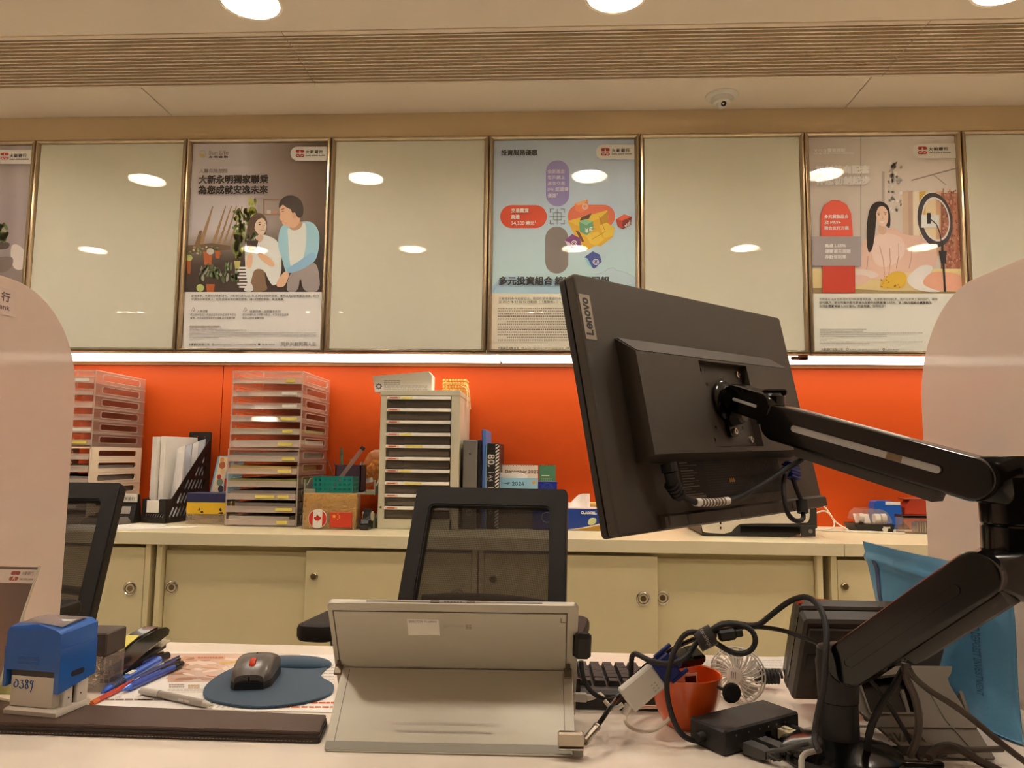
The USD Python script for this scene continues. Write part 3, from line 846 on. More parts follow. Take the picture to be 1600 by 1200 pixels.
# overlays
q.shape([(1281.5, 370), (1281.5, 336), (1287, 321), (1298, 313.5), (1310, 313.5), (1322, 320), (1329, 334), (1330.5, 352), (1332, 370)], (204, 72, 50), 0)
q.rect(1266, 370, 1345, 416, (150, 128, 118)), q.rect(1284, 416, 1335, 458, (182, 56, 38))
p.rect(1256, 459, 1510, 556, (208, 188, 166))
wt = (232, 212, 196)
q.text('328', 1270, 242, 0, (214, 196, 178), latin=True, x1=1291), q.text('營商理財', 1292, 238, 6.4, (214, 196, 178), x1=1320, bold=1), q.text('BUSINESS BANKING', 1292, 242, 0, (206, 186, 168), latin=True, x1=1333, bold=2)
q.text('初創營商配套', 1273, 271.4, 14, wt, bold=2, x1=1358.5), q.text('伴您初創起步', 1274, 288.4, 14, wt, bold=2, x1=1358.5)
for k, s in enumerate(('多元貸款組合', '及 PAY+', '聚合支付方案')):
    q.text(s, 1287, 341.6 + 8.9 * k, 6.4, (240, 220, 206), bold=1, x1=(1325, 1313, 1325.5)[k])
for k, s in enumerate(('高達 1.68%', '優惠港元活期', '存款年利率')):
    q.text(s, 1288, 386.8 + 9 * k, 6.6, (226, 206, 192), bold=1, x1=(1321, 1328, 1321.5)[k])
bank_pill(q, 1425, 1496, 225, 248, (1433, 230, 14), (1449.5, 1484, 236), paper=(204, 180, 160))
d3 = (104, 88, 78)
q.text('大新銀行 328 營商理財提供簡易營商配套，支持香港初創起步。客戶可於網上預約開戶，最快', 1279, 469.6, 4.4, d3, x1=1462, px=40)
q.text('即可開戶，新公司客戶更可享港元存款年利率高達 1.68%，首 3 個月匯款手續費豁免', 1279, 475, 4.4, d3, x1=1453, px=40, bold=1), q.text('及現金獎賞高達 3,300 港元。把握時機，即時起步！', 1279, 480.6, 4.4, d3, x1=1382, px=40, bold=1)
for k, x1 in enumerate((1353, 1347, 1440, 1384, 1385, 1291, 1440, 1358)):
    q.micro(1280.5, x1, 515.6 + 2.75 * k + (3 if k > 4 else 0), 1.1, (150, 130, 116), .6, (1, 4))
q.text('大新銀行有限公司', 1281.5, 548, 4.2, d3, x1=1316, bold=1, px=40), q.text('www.dahsing.com/biz', 1326, 548, 0, (150, 130, 116), latin=True, x1=1372), q.text('2828 8008', 1383, 548, 0, (150, 130, 116), latin=True, x1=1403)
q.ell(1323, 546.3, 1.9, 1.9, d3, hole=.5), q.ell(1379.5, 546.3, 1.9, 1.9, d3, hole=.5)
p.build('picture', t)
q.build('lettering', t)

# ------------------------------------------------------------------ counter and its cabinets
cream = mat('cream_laminate', (226, 214, 178), 0.42, vary=0.02, scale=5, coat=0.1, coat_rough=0.3)
door_m = mat('cabinet_paint', (214, 200, 156), 0.5, vary=0.02, scale=4)
dark_in = mat('cabinet_inside', (96, 82, 58), 0.8)
brass = mat('brushed_pull', (150, 134, 106), 0.28, metal=1.0)
t = thing('countertop', 'long cream laminate counter along the orange wall', 'counter', (-1.1, 2.7, CT))
obj('slab', box(-3.2, 2.40, CT - .040, .9245, WALLY - .001, CT, .0015), cream, t)
t = thing('countertop', 'short cream counter section right of the printer', 'counter', (1.7, 2.7, CT))
obj('slab', box(.9265, 2.40, CT - .040, 2.7, WALLY - .001, CT, .0015), cream, t)


def ring_pull(x, y, z, parent):
    M = frame([x, y, z], [1, 0, 0], [0, 0, 1])
    obj('ring_pull', put(lathe([(.0165, -.001), (.0165, .002), (.0185, .0035), (.0215, .002), (.0225, -.0005), (.0215, -.002), (.0165, -.002)], 36), M), chrome, parent)
    obj('pull_cup', put(lathe([(0, -.004), (.0165, -.004), (.0168, .0012), (.0155, .0012), (.0145, -.001), (.0095, -.0012), (.009, .0005), (0, .0005)], 32), M), brass, parent)


def lock(x, y, z, parent):
    M = frame([x, y, z], [1, 0, 0], [0, 0, 1])
    obj('lock', join([put(lathe([(0, -.004), (.0115, -.004), (.0115, .006), (.009, .0085), (0, .0085)], 28), M), put(box(-.0012, -.0055, .0084, .0012, .0055, .0092), M)]), brass, parent)


def base_cabinet(x0, x1, label, doors):
    t = thing('base_cabinet', label, 'cabinet', ((x0 + x1) / 2, 2.7, 0), group='sliding door cabinets under the counter')
    zt = CT - .0405
    obj('body', [box(x0, 2.412, .06, x0 + .018, 2.985, zt, .001), box(x1 - .018, 2.412, .06, x1, 2.985, zt, .001), box(x0 + .018, 2.445, .06, x1 - .018, 2.985, .078), box(x0 + .018, 2.97, .078, x1 - .018, 2.985, zt)], door_m, t)
    obj('top_rail', box(x0 + .018, 2.452, zt - .05, x1 - .018, 2.47, zt, .001), door_m, t)
    obj('plinth', box(x0, 2.46, 0, x1, 2.98, .06), dark_in, t)
    for a, b, back, pulls in doors:
        y = 2.436 if back else 2.414
        d = obj('door', box(a, y, .082, b, y + .018, zt - .012 - .008 * back, .0012), door_m, t)
        for kind, x, z in pulls:
            (ring_pull if kind == 'ring' else lock)(x, y - .0005, z, d)


base_cabinet(-2.40, -1.305, 'cream sliding door cabinet behind the left chair, cut off by the frosted screen', [(-1.86, -1.325, False, [('ring', -1.369, .657)]), (-2.38, -1.84, True, [])])
base_cabinet(-1.285, -.2265, 'cream sliding door cabinet with ring pull between the two chairs', [(-1.265, -.765, True, [('ring', -1.241, .659)]), (-.787, -.246, False, [('lock', -.757, .708), ('ring', -.29, .657)])])
base_cabinet(-.2225, .862, 'cream sliding door cabinet with twin ring pulls right of the middle chair', [(-.203, .3475, False, [('lock', -.176, .711), ('ring', .302, .658)]), (.325, .843, True, [('ring', .366, .658)])])
base_cabinet(.887, 1.97, 'cream sliding door cabinet with a lock beside the blue plastic bag', [(.907, 1.44, False, [('lock', .927, .708)]), (1.42, 1.95, True, [])])

# ------------------------------------------------------------------ clear drawer towers
clr = clear('clear_plastic', (.97, .95, .93), C(236, 222, 210), 0.09, rough=0.05, ior=1.45)
clr_edge = clear('clear_plastic_rim', (.95, .92, .90), C(240, 226, 214), 0.34, rough=0.06)
smoky = clear('smoky_plastic', (.80, .77, .73), C(140, 128, 114), 0.22, rough=0.05)
ivory = mat('ivory_plastic', (240, 224, 200), 0.45, vary=0.02)
yellow_tag = mat('yellow_tag', (236, 220, 110), 0.7)
white_tag = mat('white_tag', (242, 236, 226), 0.7)
papers = [mat('paper_stack', (206, 196, 188), 0.8, vary=.12, scale=300, stretch=(.02, .02, 3)), mat('paper_stack_grey', (150, 142, 136), 0.8, vary=.15, scale=300, stretch=(.02, .02, 3)), mat('paper_stack_green', (150, 152, 100), 0.8, vary=.1, scale=200, stretch=(.02, .02, 3)),
          mat('paper_stack_buff', (206, 176, 112), 0.8, vary=.1, scale=200, stretch=(.02, .02, 3)), mat('paper_stack_dark', (92, 84, 80), 0.8, vary=.15, scale=300, stretch=(.02, .02, 3))]


def side_panel(x, y0, y1, z0, z1, n, m, parent, thick=.0025):
    g = rect(y0, z0, y1, z1)
    p = (z1 - z0) / n
    for k in range(n):
        a = z0 + p * k + p * .30
        g = g.difference(rrect(y0 + .045, a, y1 - .042, a + p * .46, p * .18))
    M = np.array([[0, 0, 1, x], [1, 0, 0, 0], [0, 1, 0, 0], [0, 0, 0, 1]], float)
    obj('side_panel', prism(g, thick, M), m, parent)
    rims = []
    for k in range(n):
        a = z0 + p * k + p * .30
        r = rrect(y0 + .0445, a - .0005, y1 - .0415, a + p * .46 + .0005, p * .19)
        rims.append(prism(r.buffer(.0022).difference(r), thick + .002, M @ trimesh.transformations.translation_matrix([0, 0, -.001])))
        if k:
            rims.append(box(x - .001, y0, z0 + p * k - .0012, x + thick + .001, y1, z0 + p * k + .0012))
    obj('panel_rim', rims, clr_edge if m is clr else m, parent)


def drawer_tower(x0, x1, y0, y1, z0, z1, label, fills, tags, ivory_side=False, group=None, seed=1):
    n = len(fills)
    r = np.random.default_rng(seed)
    t = thing('drawer_tower', label, 'drawer unit', ((x0 + x1) / 2, (y0 + y1) / 2, z0), group=group)
    sm = ivory if ivory_side else clr
    side_panel(x0, y0, y1, z0 + .002, z1 - .002, n, sm, t)
    side_panel(x1 - .0025, y0, y1, z0 + .002, z1 - .002, n, sm, t)
    em = ivory if ivory_side else clr_edge
    obj('top', box(x0, y0, z1 - .003, x1, y1, z1, .0008), em, t)
    obj('bottom', box(x0, y0, z0, x1, y1, z0 + .003, .0008), em, t)
    obj('back', box(x0 + .003, y1 - .003, z0 + .003, x1 - .003, y1 - .001, z1 - .003), clr, t)
    obj('front_edge', [box(a, y0 - .003, z0, a + .005, y0 + .002, z1, .001) for a in (x0, x1 - .005)] + [box(x0, y0 - .003, z1 - .006, x1, y0 + .001, z1, .001)], em, t)
    p = (z1 - z0 - .006) / n
    for k in range(n):
        b = z0 + .004 + p * k
        a0, a1 = x0 + .007, x1 - .007
        fy = y0 - .006 - r.uniform(0, .004)
        d = obj('drawer', [box(a0, fy + .004, b, a1, y1 - .01, b + .002), box(a0, fy + .004, b, a0 + .0015, y1 - .01, b + .014), box(a1 - .0015, fy + .004, b, a1, y1 - .01, b + .014), box(a0, y1 - .012, b, a1, y1 - .010, b + .014)], clr, t)
        lip = hull([(a, fy + dy, b + dz) for a in (a0 - .002, a1 + .002) for dy, dz in ((0, .001), (.002, .001), (.005, .020), (.007, .020))])
        obj('lip', join([lip, box(a0 - .002, fy - .002, b + .0195, a1 + .002, fy + .009, b + .0225, .001)]), clr_edge, d)
        for h, c, sx0, sx1 in fills[k]:
            sl = r.uniform(-.003, .003)
            s = hull([(xx, yy, zz + (sl if zz > b + .004 and xx > (a0 + a1) / 2 else 0)) for xx in (a0 + .004 + sx0 * .2, a1 - .004 - sx1 * .2) for yy in (fy + .014, y1 - .03) for zz in (b + .0022, b + .0022 + h)])
            obj('paper_stack', s, papers[c], d)
        for q, (u, w, col) in enumerate(tags[k]):
            xx = a0 + (a1 - a0) * u
            obj('label_tag', box(xx, fy - .0012, b + .0065, xx + w, fy + .0003, b + .0175, .0002), yellow_tag if col else white_tag, d)
    return t


T1, TMID = 1.403, 1.120
Y, W_ = 1, 0
A0, A1, AY0, AY1 = -1.935, -1.668, 2.632, 2.968
drawer_tower(A0, A1, AY0, AY1, TMID + .0005, T1, 'clear drawer unit at the left edge of the counter, stacked on an ivory-sided one', [[(.004, 1, 0, 0)], [(.005, 0, 0, .1)], [(.004, 0, .2, 0)], [(.007, 0, 0, 0)], [(.009, 1, 0, .1)], [(.006, 0, .2, .2)]],
             [[(.55, .05, W_), (.72, .06, Y)], [(.5, .04, W_), (.74, .07, W_)], [(.38, .09, W_)], [(.35, .09, W_)], [(.38, .045, W_)], [(.55, .1, W_)]], seed=3, group='clear drawer units on the counter')
drawer_tower(A0, A1, AY0, AY1, CT + .0005, TMID, 'ivory-sided drawer unit under the clear one at the left edge of the counter', [[(.028, 1, 0, 0)], [(.030, 4, 0, 0)], [(.030, 1, 0, 0)], [(.030, 1, 0, 0)], [(.024, 1, 0, 0)], [(.012, 0, .1, 0)]],
             [[(.4, .08, W_)], [(.4, .07, W_), (.6, .07, W_)], [(.35, .12, W_), (.5, .1, W_)], [(.4, .05, W_)], [(.42, .08, W_)], []], ivory_side=True, seed=4)
B0, B1 = -1.157, -.894
drawer_tower(B0, B1, 2.637, 2.968, TMID + .0005, T1, 'clear drawer unit topmost of the two stacked between the magazine file and the teal basket', [[(.024, 0, 0, 0), ], [(.020, 2, 0, 0)], [(.016, 1, 0, 0)], [(.014, 0, 0, 0)], [(.012, 0, 0, .1)], [(.009, 0, 0, 0)]],
             [[(.70, .052, Y)], [(.76, .036, Y)], [(.72, .06, Y)], [(.74, .054, W_)], [(.73, .054, W_)], [(.78, .034, Y)]], seed=5, group='clear drawer units on the counter')
drawer_tower(B0 - .004, B1 - .004, 2.637, 2.968, CT + .0005, TMID, 'clear drawer unit full of paper, lower of the two stacked beside the yellow box', [[(.030, 0, 0, .1)], [(.032, 1, .1, 0)], [(.030, 1, 0, 0)], [(.028, 2, 0, 0), ], [(.030, 3, .0, .1)], [(.032, 1, 0, 0)]],
             [[(.74, .04, Y)], [(.72, .06, Y)], [(.42, .07, Y), (.75, .04, Y)], [], [(.73, .05, Y)], [(.78, .047, Y)]], seed=6, group='clear drawer units on the counter')

# ------------------------------------------------------------------ pale steel drawer cabinet
gsteel = mat('pale_steel_paint', (206, 200, 176), 0.4, vary=0.015, coat=0.2, coat_rough=0.25)
label_red = mat('label_red', (196, 84, 66), 0.6)
t = thing('drawer_cabinet', 'pale steel cabinet of ten clear-fronted drawers in the middle of the counter', 'filing cabinet', (-.463, 2.8, CT))
D0, D1, DY, DT = -.606, -.320, 2.632, 1.336
obj('body', [box(D0, DY, CT + .0005, D0 + .024, 2.972, DT - .0005, .0015), box(D1 - .030, DY, CT + .0005, D1, 2.972, DT - .0005, .0015), box(D0 - .002, DY - .003, DT - .02, D1 + .002, 2.974, DT, .0015), box(D0 + .02, DY, CT + .0005, D1 - .02, 2.972, CT + .036, .0015),
             box(D0 + .02, 2.965, CT + .02, D1 - .02, 2.972, DT - .01)], gsteel, t)
obj('inside', [box(D0 + .024, DY + .02, CT + .036, D0 + .026, 2.96, DT - .02), box(D1 - .032, DY + .02, CT + .036, D1 - .030, 2.96, DT - .02)], dark_in, t)
zb, p = CT + .038, (DT - .02 - CT - .039) / 10
rr = np.random.default_rng(11)
for k in range(10):
    b = zb + p * k
    a0, a1 = D0 + .027, D1 - .033
    d = obj('drawer', [box(a0, DY - .004, b, a1, DY - .001, b + p - .012, .0005), box(a0, DY - .004, b, a1, 2.95, b + .002), box(a0, DY, b, a0 + .002, 2.95, b + .02), box(a1 - .002, DY, b, a1, 2.95, b + .02)], smoky, t)
    obj('label_holder', box(a0 - .002, DY - .011, b + p - .0135, a1 + .002, DY - .001, b + p - .002, .0012), white_tag, d)
    obj('label_tag', box(a0 + .002, DY - .0114, b + p - .0115, a0 + .046, DY - .0105, b + p - .004), mat('pink_tag', (232, 190, 172), .6), d)
    if k in (2, 3, 5, 6, 9):
        obj('label_tag', box(a0 + .05 + .01 * (k % 3), DY - .0114, b + p - .0115, a0 + .09 + .02 * (k % 3), DY - .0105, b + p - .004), yellow_tag, d)
    obj('label_print', box(a0 + .008, DY - .0117, b + p - .0095, a0 + .036, DY - .0110, b + p - .006), label_red, d)
    obj('paper_stack', box(a0 + .006, DY + .006, b + .0025, a1 - .006, 2.90, b + rr.uniform(.006, .02), .001), papers[(1, 0, 1, 4, 1, 0, 1, 4, 1, 4)[k]], d)
obj('key_lock', cyl((D0 + .011, DY, CT + .075), (D0 + .011, DY - .003, CT + .075), .004, n=16), brass, t)

# white leaflet box leaning on the cabinet's top
t = thing('leaflet_box', 'white printed leaflet box lying tilted on top of the steel drawer cabinet', 'box', (-.55, 2.76, DT + .002))
E = [(-.662, 1.3965), (-.4515, 1.416), (-.438, 1.400), (-.438, DT + .001), (-.652, DT + .001)]
obj('carton', prism(Polygon(E), .07, frame([0, 2.80, 0], [1, 0, 0], [0, 0, 1])), white, t, smooth=False)
pr = Print(lambda x, y: (at(x, y, Y=2.7295)[0], at(x, y, Y=2.7295)[2]), frame([0, 2.7298, 0], [1, 0, 0], [0, 0, 1]), conv=lambda c: np.array(C(*c)))
pr.ell(592, 603.5, 4, 4, (120, 112, 118), hole=.55)
for a in range(8):
    pr.ell(592 + 4.3 * math.cos(a * PI / 4), 603.5 + 4.3 * math.sin(a * PI / 4), .9, .9, (120, 112, 118))
for k in range(6):
    pr.micro(600, 625 if k < 3 else 668, 595 - .35 * k + k * 3.2, 1, (176, 170, 170), .8, (2, 6))
pr.build('print', t)

# woven basket with a ribbon
straw = mat('straw', (222, 176, 92), 0.7, vary=.2, scale=120)
t = thing('woven_basket', 'small yellow woven basket on the back corner of the steel drawer cabinet', 'basket', (-.365, 2.87, DT))
ms = [box(-.408, 2.835, DT + .0006, -.322, 2.915, DT + .012, .002)]
for r_ in range(5):
    for c_ in range(8):
        x = -.411 + c_ * .0113 + (r_ % 2) * .003
        ms.append(box(x, 2.829 - .002 * (r_ % 2), DT + .001 + r_ * .0125, x + .0100, 2.836, DT + .0118 + r_ * .0125, .002))
    for c_ in range(7):
        y = 2.835 + c_ * .0113
        for sx in (-.3255, -.413):
            ms.append(box(sx, y, DT + .001 + r_ * .0125, sx + .007, y + .0100, DT + .0118 + r_ * .0125, .002))
obj('weave', ms, straw, t)
obj('ribbon', tube([(-.338, 2.826, 1.372), (-.324, 2.818, 1.376), (-.312, 2.815, 1.368), (-.306, 2.816, 1.345), (-.303, 2.818, 1.31), (-.300, 2.818, 1.280)], .006, 8, flat=.15), mat('cream_ribbon', (240, 206, 150), .5), t)
obj('ribbon', tube([(-.338, 2.826, 1.372), (-.328, 2.813, 1.368), (-.314, 2.809, 1.356), (-.3105, 2.806, 1.325), (-.3105, 2.806, 1.288)], .005, 8, flat=.15), LOOK['cream_ribbon'], t)

# ------------------------------------------------------------------ left group on the counter
def rot_thing(name, label, cat, o, deg, group=None):
    return thing(name, label, cat, o, math.radians(deg), group)


MO = at(258, 818, Z=CT)
mo = rot_thing('magazine_file', 'black slotted magazine file stuffed with white papers', 'magazine file', (MO[0], MO[1], CT + .0005), 80 - 90)
# local: x from near right corner to the left is -x; y runs back
g = Polygon([(0, 0), (.25, 0), (.25, .31), (.236, .31), (.03, .088), (0, .088)])
slots = []
for i in range(11):
    for j in range(5):
        cx, cy = .022 + .020 * i, .020 + .05 * j
        s = affinity.rotate(rrect(cx - .0058, cy, cx + .0058, cy + .043, .005, 3), -32, origin=(cx, cy))
        if Polygon([(.012, .012), (.24, .012), (.24, .285), (.034, .068), (.012, .068)]).contains(s):
            slots.append(s)
g2 = g
for s in slots:
    g2 = g2.difference(s)
MS = np.array([[0, 0, 1, 0], [1, 0, 0, 0], [0, 1, 0, 0], [0, 0, 0, 1]], float)
obj('side', prism(g2, .003, MS @ trimesh.transformations.translation_matrix([0, 0, -.003])), black, mo, local=True)
obj('side', prism(g2, .003, MS @ trimesh.transformations.translation_matrix([0, 0, -.103])), black, mo, local=True)
obj('bottom', box(-.100, 0, 0, -.003, .25, .003), black, mo, local=True)
front = rect(-.1, 0, 0, .088)
for i in range(8):
    front = front.difference(affinity.rotate(rrect(-.088 + .0105 * i, .018, -.084 + .0105 * i, .034, .002, 3), -35))
front = front.difference(Polygon([(-.075, .09), (-.05, .066), (-.025, .09)]))
obj('front', prism(front, .003, frame([0, .003, 0], [1, 0, 0], [0, 0, 1])), black, mo, local=True)
bk = rrect(-.103, 0, 0, .345, .006)
for x in (-.065, -.032):
    bk = bk.difference(Point(x, .325).buffer(.003))
obj('back', prism(bk, .003, frame([0, .253, 0], [1, 0, 0], [0, 0, 1])), black, mo, local=True)
obj('label_card', box(-.082, -.0015, .038, -.030, -.0002, .083, .0003), white_tag, mo, local=True)
q = np.random.default_rng(5)
spine = Print(lambda x, y: (x, y), frame([0, 0, 0], [1, 0, 0], [0, 0, 1]), conv=lambda c: np.array(C(*c)))
for i, (x, y, h) in enumerate(((-.0985, .03, .315), (-.0735, .045, .317))):
    b = thing('booklet', ['white ring booklet with printed spine, leftmost in the magazine file', 'white ring booklet with printed spine, second in the magazine file'][i], 'booklet', (MO[0], MO[1], CT + .0045), math.radians(-10), group='white booklets in the magazine file')
    obj('cover', box(x, y, 0, x + .022, y + .19, h, .001), paper, b, local=True)
    pp_ = Print(lambda u, v: (u, v), frame([0, y - .0003, 0], [1, 0, 0], [0, 0, 1]), conv=lambda c: np.array(C(*c)))
    for k in range(24):
        w = q.uniform(.004, .010)
        z = h - .035 - k * .0105
        pp_.shape([(x + .011 - w / 2, z), (x + .011 + w / 2, z), (x + .011 + w / 2, z - .004), (x + .011 - w / 2, z - .004)], (88, 82, 80), 0)
        pp_.k -= 1
    pp_.build('spine_print', b)
for i in range(4):
    b = thing('paper_sheaf', ['white paper sheaf, front one leaning in the magazine file', 'white paper sheaf, second one leaning in the magazine file', 'white paper sheaf, third one leaning in the magazine file', 'tallest white paper sheaf at the back of the magazine file'][i], 'papers', (MO[0], MO[1], CT + .0045), math.radians(-10), group='papers in the magazine file')
    y0, hh = .075 + .040 * i, (.285, .293, .30, .312)[i]
    x0, x1 = -.0485, -.0055
    s = [(x, y, z) for x in (x0, x1) for y, z in ((y0, 0), (y0 + .012, 0))] + [(x + sl, y, z) for x, sl in ((x0, .012 - .002 * i), (x1, .0015)) for y, z in ((y0 + .02, hh - .012 * (x == x0)), (y0 + .026, hh - .012 * (x == x0)))]
    obj('sheets', hull(s), mat(f'sheaf_{i % 2}', ((236, 232, 230), (206, 210, 220))[i % 2], .75), b, local=True)

# small black clock box with a white badge
t = thing('desk_display', 'small black plastic display box with a white badge beside the magazine file', 'display box', (-1.57, 2.70, CT))
obj('body', hull([(x, y, z) for x in (-1.607, -1.525) for y, z in ((2.68, CT + .0005), (2.71, CT + .104), (2.72, CT + .104), (2.74, CT + .0005))]), black, t)
obj('screen', hull([(x, y, z) for x in (-1.588, -1.543) for y, z in ((2.6885, CT + .034), (2.6958, CT + .060), (2.6955, CT + .060), (2.6882, CT + .034))]), mat('grey_label', (176, 168, 160), .5), t)
badge = obj('badge', box(-1.610, 2.693, CT + .076, -1.522, 2.700, CT + .106, .001), white, t)
pr = Print(lambda x, y: (x, y), frame([0, 2.6926, 0], [1, 0, 0], [0, 0, 1]), conv=lambda c: np.array(C(*c)))
for a in ((-1.604, CT + .094, -1.588, CT + .1005), (-1.604, CT + .083, -1.588, CT + .0895)):
    pr.shape([(a[0], a[1]), (a[2], a[1]), (a[2], a[3]), (a[0], a[3])], (180, 44, 38), 0)
pr.add(flat(affinity.translate(affinity.scale(text_poly('大新銀行', 48), .0135, .0135, origin=(0, 0)), -1.582, CT + .084), pr.M, .0003), np.array(C(90, 70, 60)))
pr.build('badge_print', badge)
t = thing('grey_holder', 'low grey plastic holder in front of the ivory drawer unit', 'tray', (-1.58, 2.60, CT))
obj('base', hull([(x, y, z) for x, y in ((-1.66, 2.585), (-1.525, 2.585), (-1.525, 2.665), (-1.66, 2.665)) for z in (CT + .0005, CT + .012)] + [(x, y, CT + .026) for x, y in ((-1.65, 2.595), (-1.535, 2.595), (-1.535, 2.66), (-1.65, 2.66))]), mat('grey_plastic', (120, 112, 104), .5), t)
obj('lid', box(-1.645, 2.60, CT + .026, -1.54, 2.655, CT + .032, .002), black, t)
t = thing('paper_sheet', 'loose white sheets lying on the counter before the magazine file', 'paper', (-1.42, 2.5, CT))
obj('sheet', prism(Polygon([(-1.72, 2.44), (-1.40, 2.452), (-1.20, 2.60), (-1.52, 2.60)]), .0008, trimesh.transformations.translation_matrix([0, 0, CT + .0004])), paper, t, smooth=False)
obj('sheet', prism(Polygon([(-1.66, 2.47), (-1.34, 2.50), (-1.37, 2.64), (-1.67, 2.60)]), .0008, trimesh.transformations.translation_matrix([0, 0, CT + .0014])), paper, t, smooth=False)


def shred(n, lo, hi, m, parent, r, seed, name='shred'):
    q = np.random.default_rng(seed)
    lo, hi = np.array(lo), np.array(hi)
    out = []
    for _ in range(n):
        a = q.uniform(lo, hi)
        pts = [a]
        d = q.normal(size=3) * [1, .4, .6]
        for _ in range(4):
            d = d + q.normal(size=3) * .9
            a = np.clip(a + d / np.linalg.norm(d) * .016, lo, hi)
            pts.append(a)
        out.append(tube(pts, r, 4, step=.012))
    obj(name, out, m, parent, kind='stuff')


# navy and yellow card box with straw in its clear bottom
t = thing('gift_box', 'navy and yellow card box with a clear straw-filled bottom left of the clear drawers', 'box', (-1.256, 2.72, CT))
q0, q1, qy0, qy1 = -1.328, -1.182, 2.685, 2.77
obj('clear_base', [box(q0, qy0, CT + .0005, q1, qy0 + .0015, CT + .037), box(q0, qy1, CT + .0005, q1, qy1 + .0015, CT + .037), box(q0, qy0, CT + .0005, q0 + .0015, qy1, CT + .037), box(q1 - .0015, qy0, CT + .0005, q1, qy1, CT + .037)], clr, t)
shred(190, (q0 + .004, qy0 + .003, CT + .003), (q1 - .004, qy1 - .003, CT + .036), mat('pale_straw', (226, 200, 148), .7), t, .0011, 21, 'straw')
obj('yellow_band', box(q0, qy0, CT + .0375, q1, qy1, CT + .080, .001), mat('yellow_card', (226, 182, 36), .5), t)
obj('navy_top', box(q0 - .001, qy0 - .001, CT + .0805, q1 + .001, qy1 + .001, CT + .114, .002), mat('navy_card', (44, 44, 84), .45), t)
pr = Print(lambda x, y: (x, y), frame([0, qy0 - .0005, 0], [1, 0, 0], [0, 0, 1]), conv=lambda c: np.array(C(*c)))
for pts in ([(-1.285, .046), (-1.279, .062), (-1.276, .052), (-1.272, .056)], [(-1.276, .044), (-1.268, .050), (-1.262, .044), (-1.268, .040)], [(-1.205, .056), (-1.198, .062), (-1.194, .050), (-1.2, .046)], [(-1.214, .041), (-1.196, .046), (-1.188, .044), (-1.19, .038)]):
    pr.shape([(x, CT + z) for x, z in pts], (64, 44, 26), 1)
pr.build('band_print', t)
# picture card in sky blue
t = thing('picture_card', 'sky blue and cream picture card standing behind the navy and yellow box', 'card', (-1.23, 2.79, CT))
o_ = np.array([-1.275, 2.775, CT + .0005])
obj('card', prism(Polygon([(-.03, 0), (.095, 0), (.11, .25), (.012, .25), (.006, .246)]), .0016, frame(o_ + [0, .0016, 0], [1, 0, 0], [0, .08, 1])), mat('sky_card', (132, 188, 214), .5), t, smooth=False)
pr = Print(lambda x, y: (x, y), frame(o_ - [0, .0004, 0], [1, 0, 0], [0, .08, 1]), conv=lambda c: np.array(C(*c)), step=.00015)
pr.shape([(-.028, .002), (.022, .002), (.034, .12), (.050, .245), (.014, .248), (.004, .18)], (228, 208, 176), 0)
for x, y, r, c in ((.026, .215, .012, (176, 96, 58)), (.024, .235, .008, (216, 150, 80)), (.03, .19, .009, (230, 190, 140)), (.022, .15, .012, (120, 140, 120)), (.028, .125, .011, (60, 60, 62)), (.030, .10, .010, (226, 222, 216)), (.018, .17, .008, (186, 60, 52))):
    t_ = np.linspace(0, 2 * PI, 14, endpoint=False)
    pr.shape([(x + r * math.cos(a), y + r * 1.2 * math.sin(a)) for a in t_], c, 0)
for x, y0, y1 in ((.047, .185, .235), (.040, .115, .165)):
    pr.shape(rrect(x, y0, x + .009, y1, .0044), (196, 62, 52), raw=True)
for k in range(4):
    pr.shape(rrect(.066 + .008 * k, .04, .0675 + .008 * k, .15 + .01 * k, .0005), (96, 140, 170), raw=True)
pr.shape(rrect(.072, .222, .088, .238, .003), (190, 92, 70), raw=True)
pr.build('card_print', t)

# ------------------------------------------------------------------ letter trays, teal basket, yellow flag box
tray_m = mat('grey_tray', (150, 146, 128), .45)


def letter_tray(z, label):
    t = thing('letter_tray', label, 'letter tray', (-.74, 2.80, z), group='grey letter trays beside the steel drawer cabinet')
    obj('floor', box(-.872, 2.655, z, -.622, 2.96, z + .003), tray_m, t)
    for x in (-.876, -.622):
        s = Polygon([(2.635, z), (2.96, z), (2.96, z + .055), (2.70, z + .055), (2.66, z + .03), (2.645, z + .052), (2.635, z + .05)])
        obj('side', prism(s, .004, np.array([[0, 0, 1, x], [1, 0, 0, 0], [0, 1, 0, 0], [0, 0, 0, 1]], float)), tray_m, t)
    obj('front_lip', [box(-.876, 2.640, z, -.838, 2.648, z + .018, .002), box(-.654, 2.640, z, -.618, 2.648, z + .018, .002)], tray_m, t)


letter_tray(CT + .0005, 'lower grey letter tray behind the yellow flag box')
letter_tray(CT + .118, 'upper grey letter tray carrying the teal basket')
for x in (-.874, -.620):
    pass
t = thing('tray_riser', 'pair of grey risers joining the two letter trays', 'riser', (-.745, 2.9, CT + .056))
obj('riser', [box(a, y, CT + .0557, a + .004, y + .03, CT + .1178) for a in (-.876, -.622) for y in (2.72, 2.92)], tray_m, t)
teal = mat('teal_plastic', (22, 132, 124), .4, coat=.2)
zt = CT + .1215
t = thing('pen_basket', 'teal perforated plastic basket on the upper letter tray', 'basket', (-.777, 2.68, zt))
pl = rect(-.851, 0, -.705, .058)
for i in range(8):
    for j in range(3):
        pl = pl.difference(rect(-.844 + .0176 * i, .008 + .017 * j, -.836 + .0176 * i, .017 + .017 * j))
for y in (2.658, 2.742):
    obj('wall', prism(pl, .003, frame([0, y, zt + .0005], [1, 0, 0], [0, 0, 1])), teal, t, smooth=False)
pe = rect(2.658, 0, 2.739, .058)
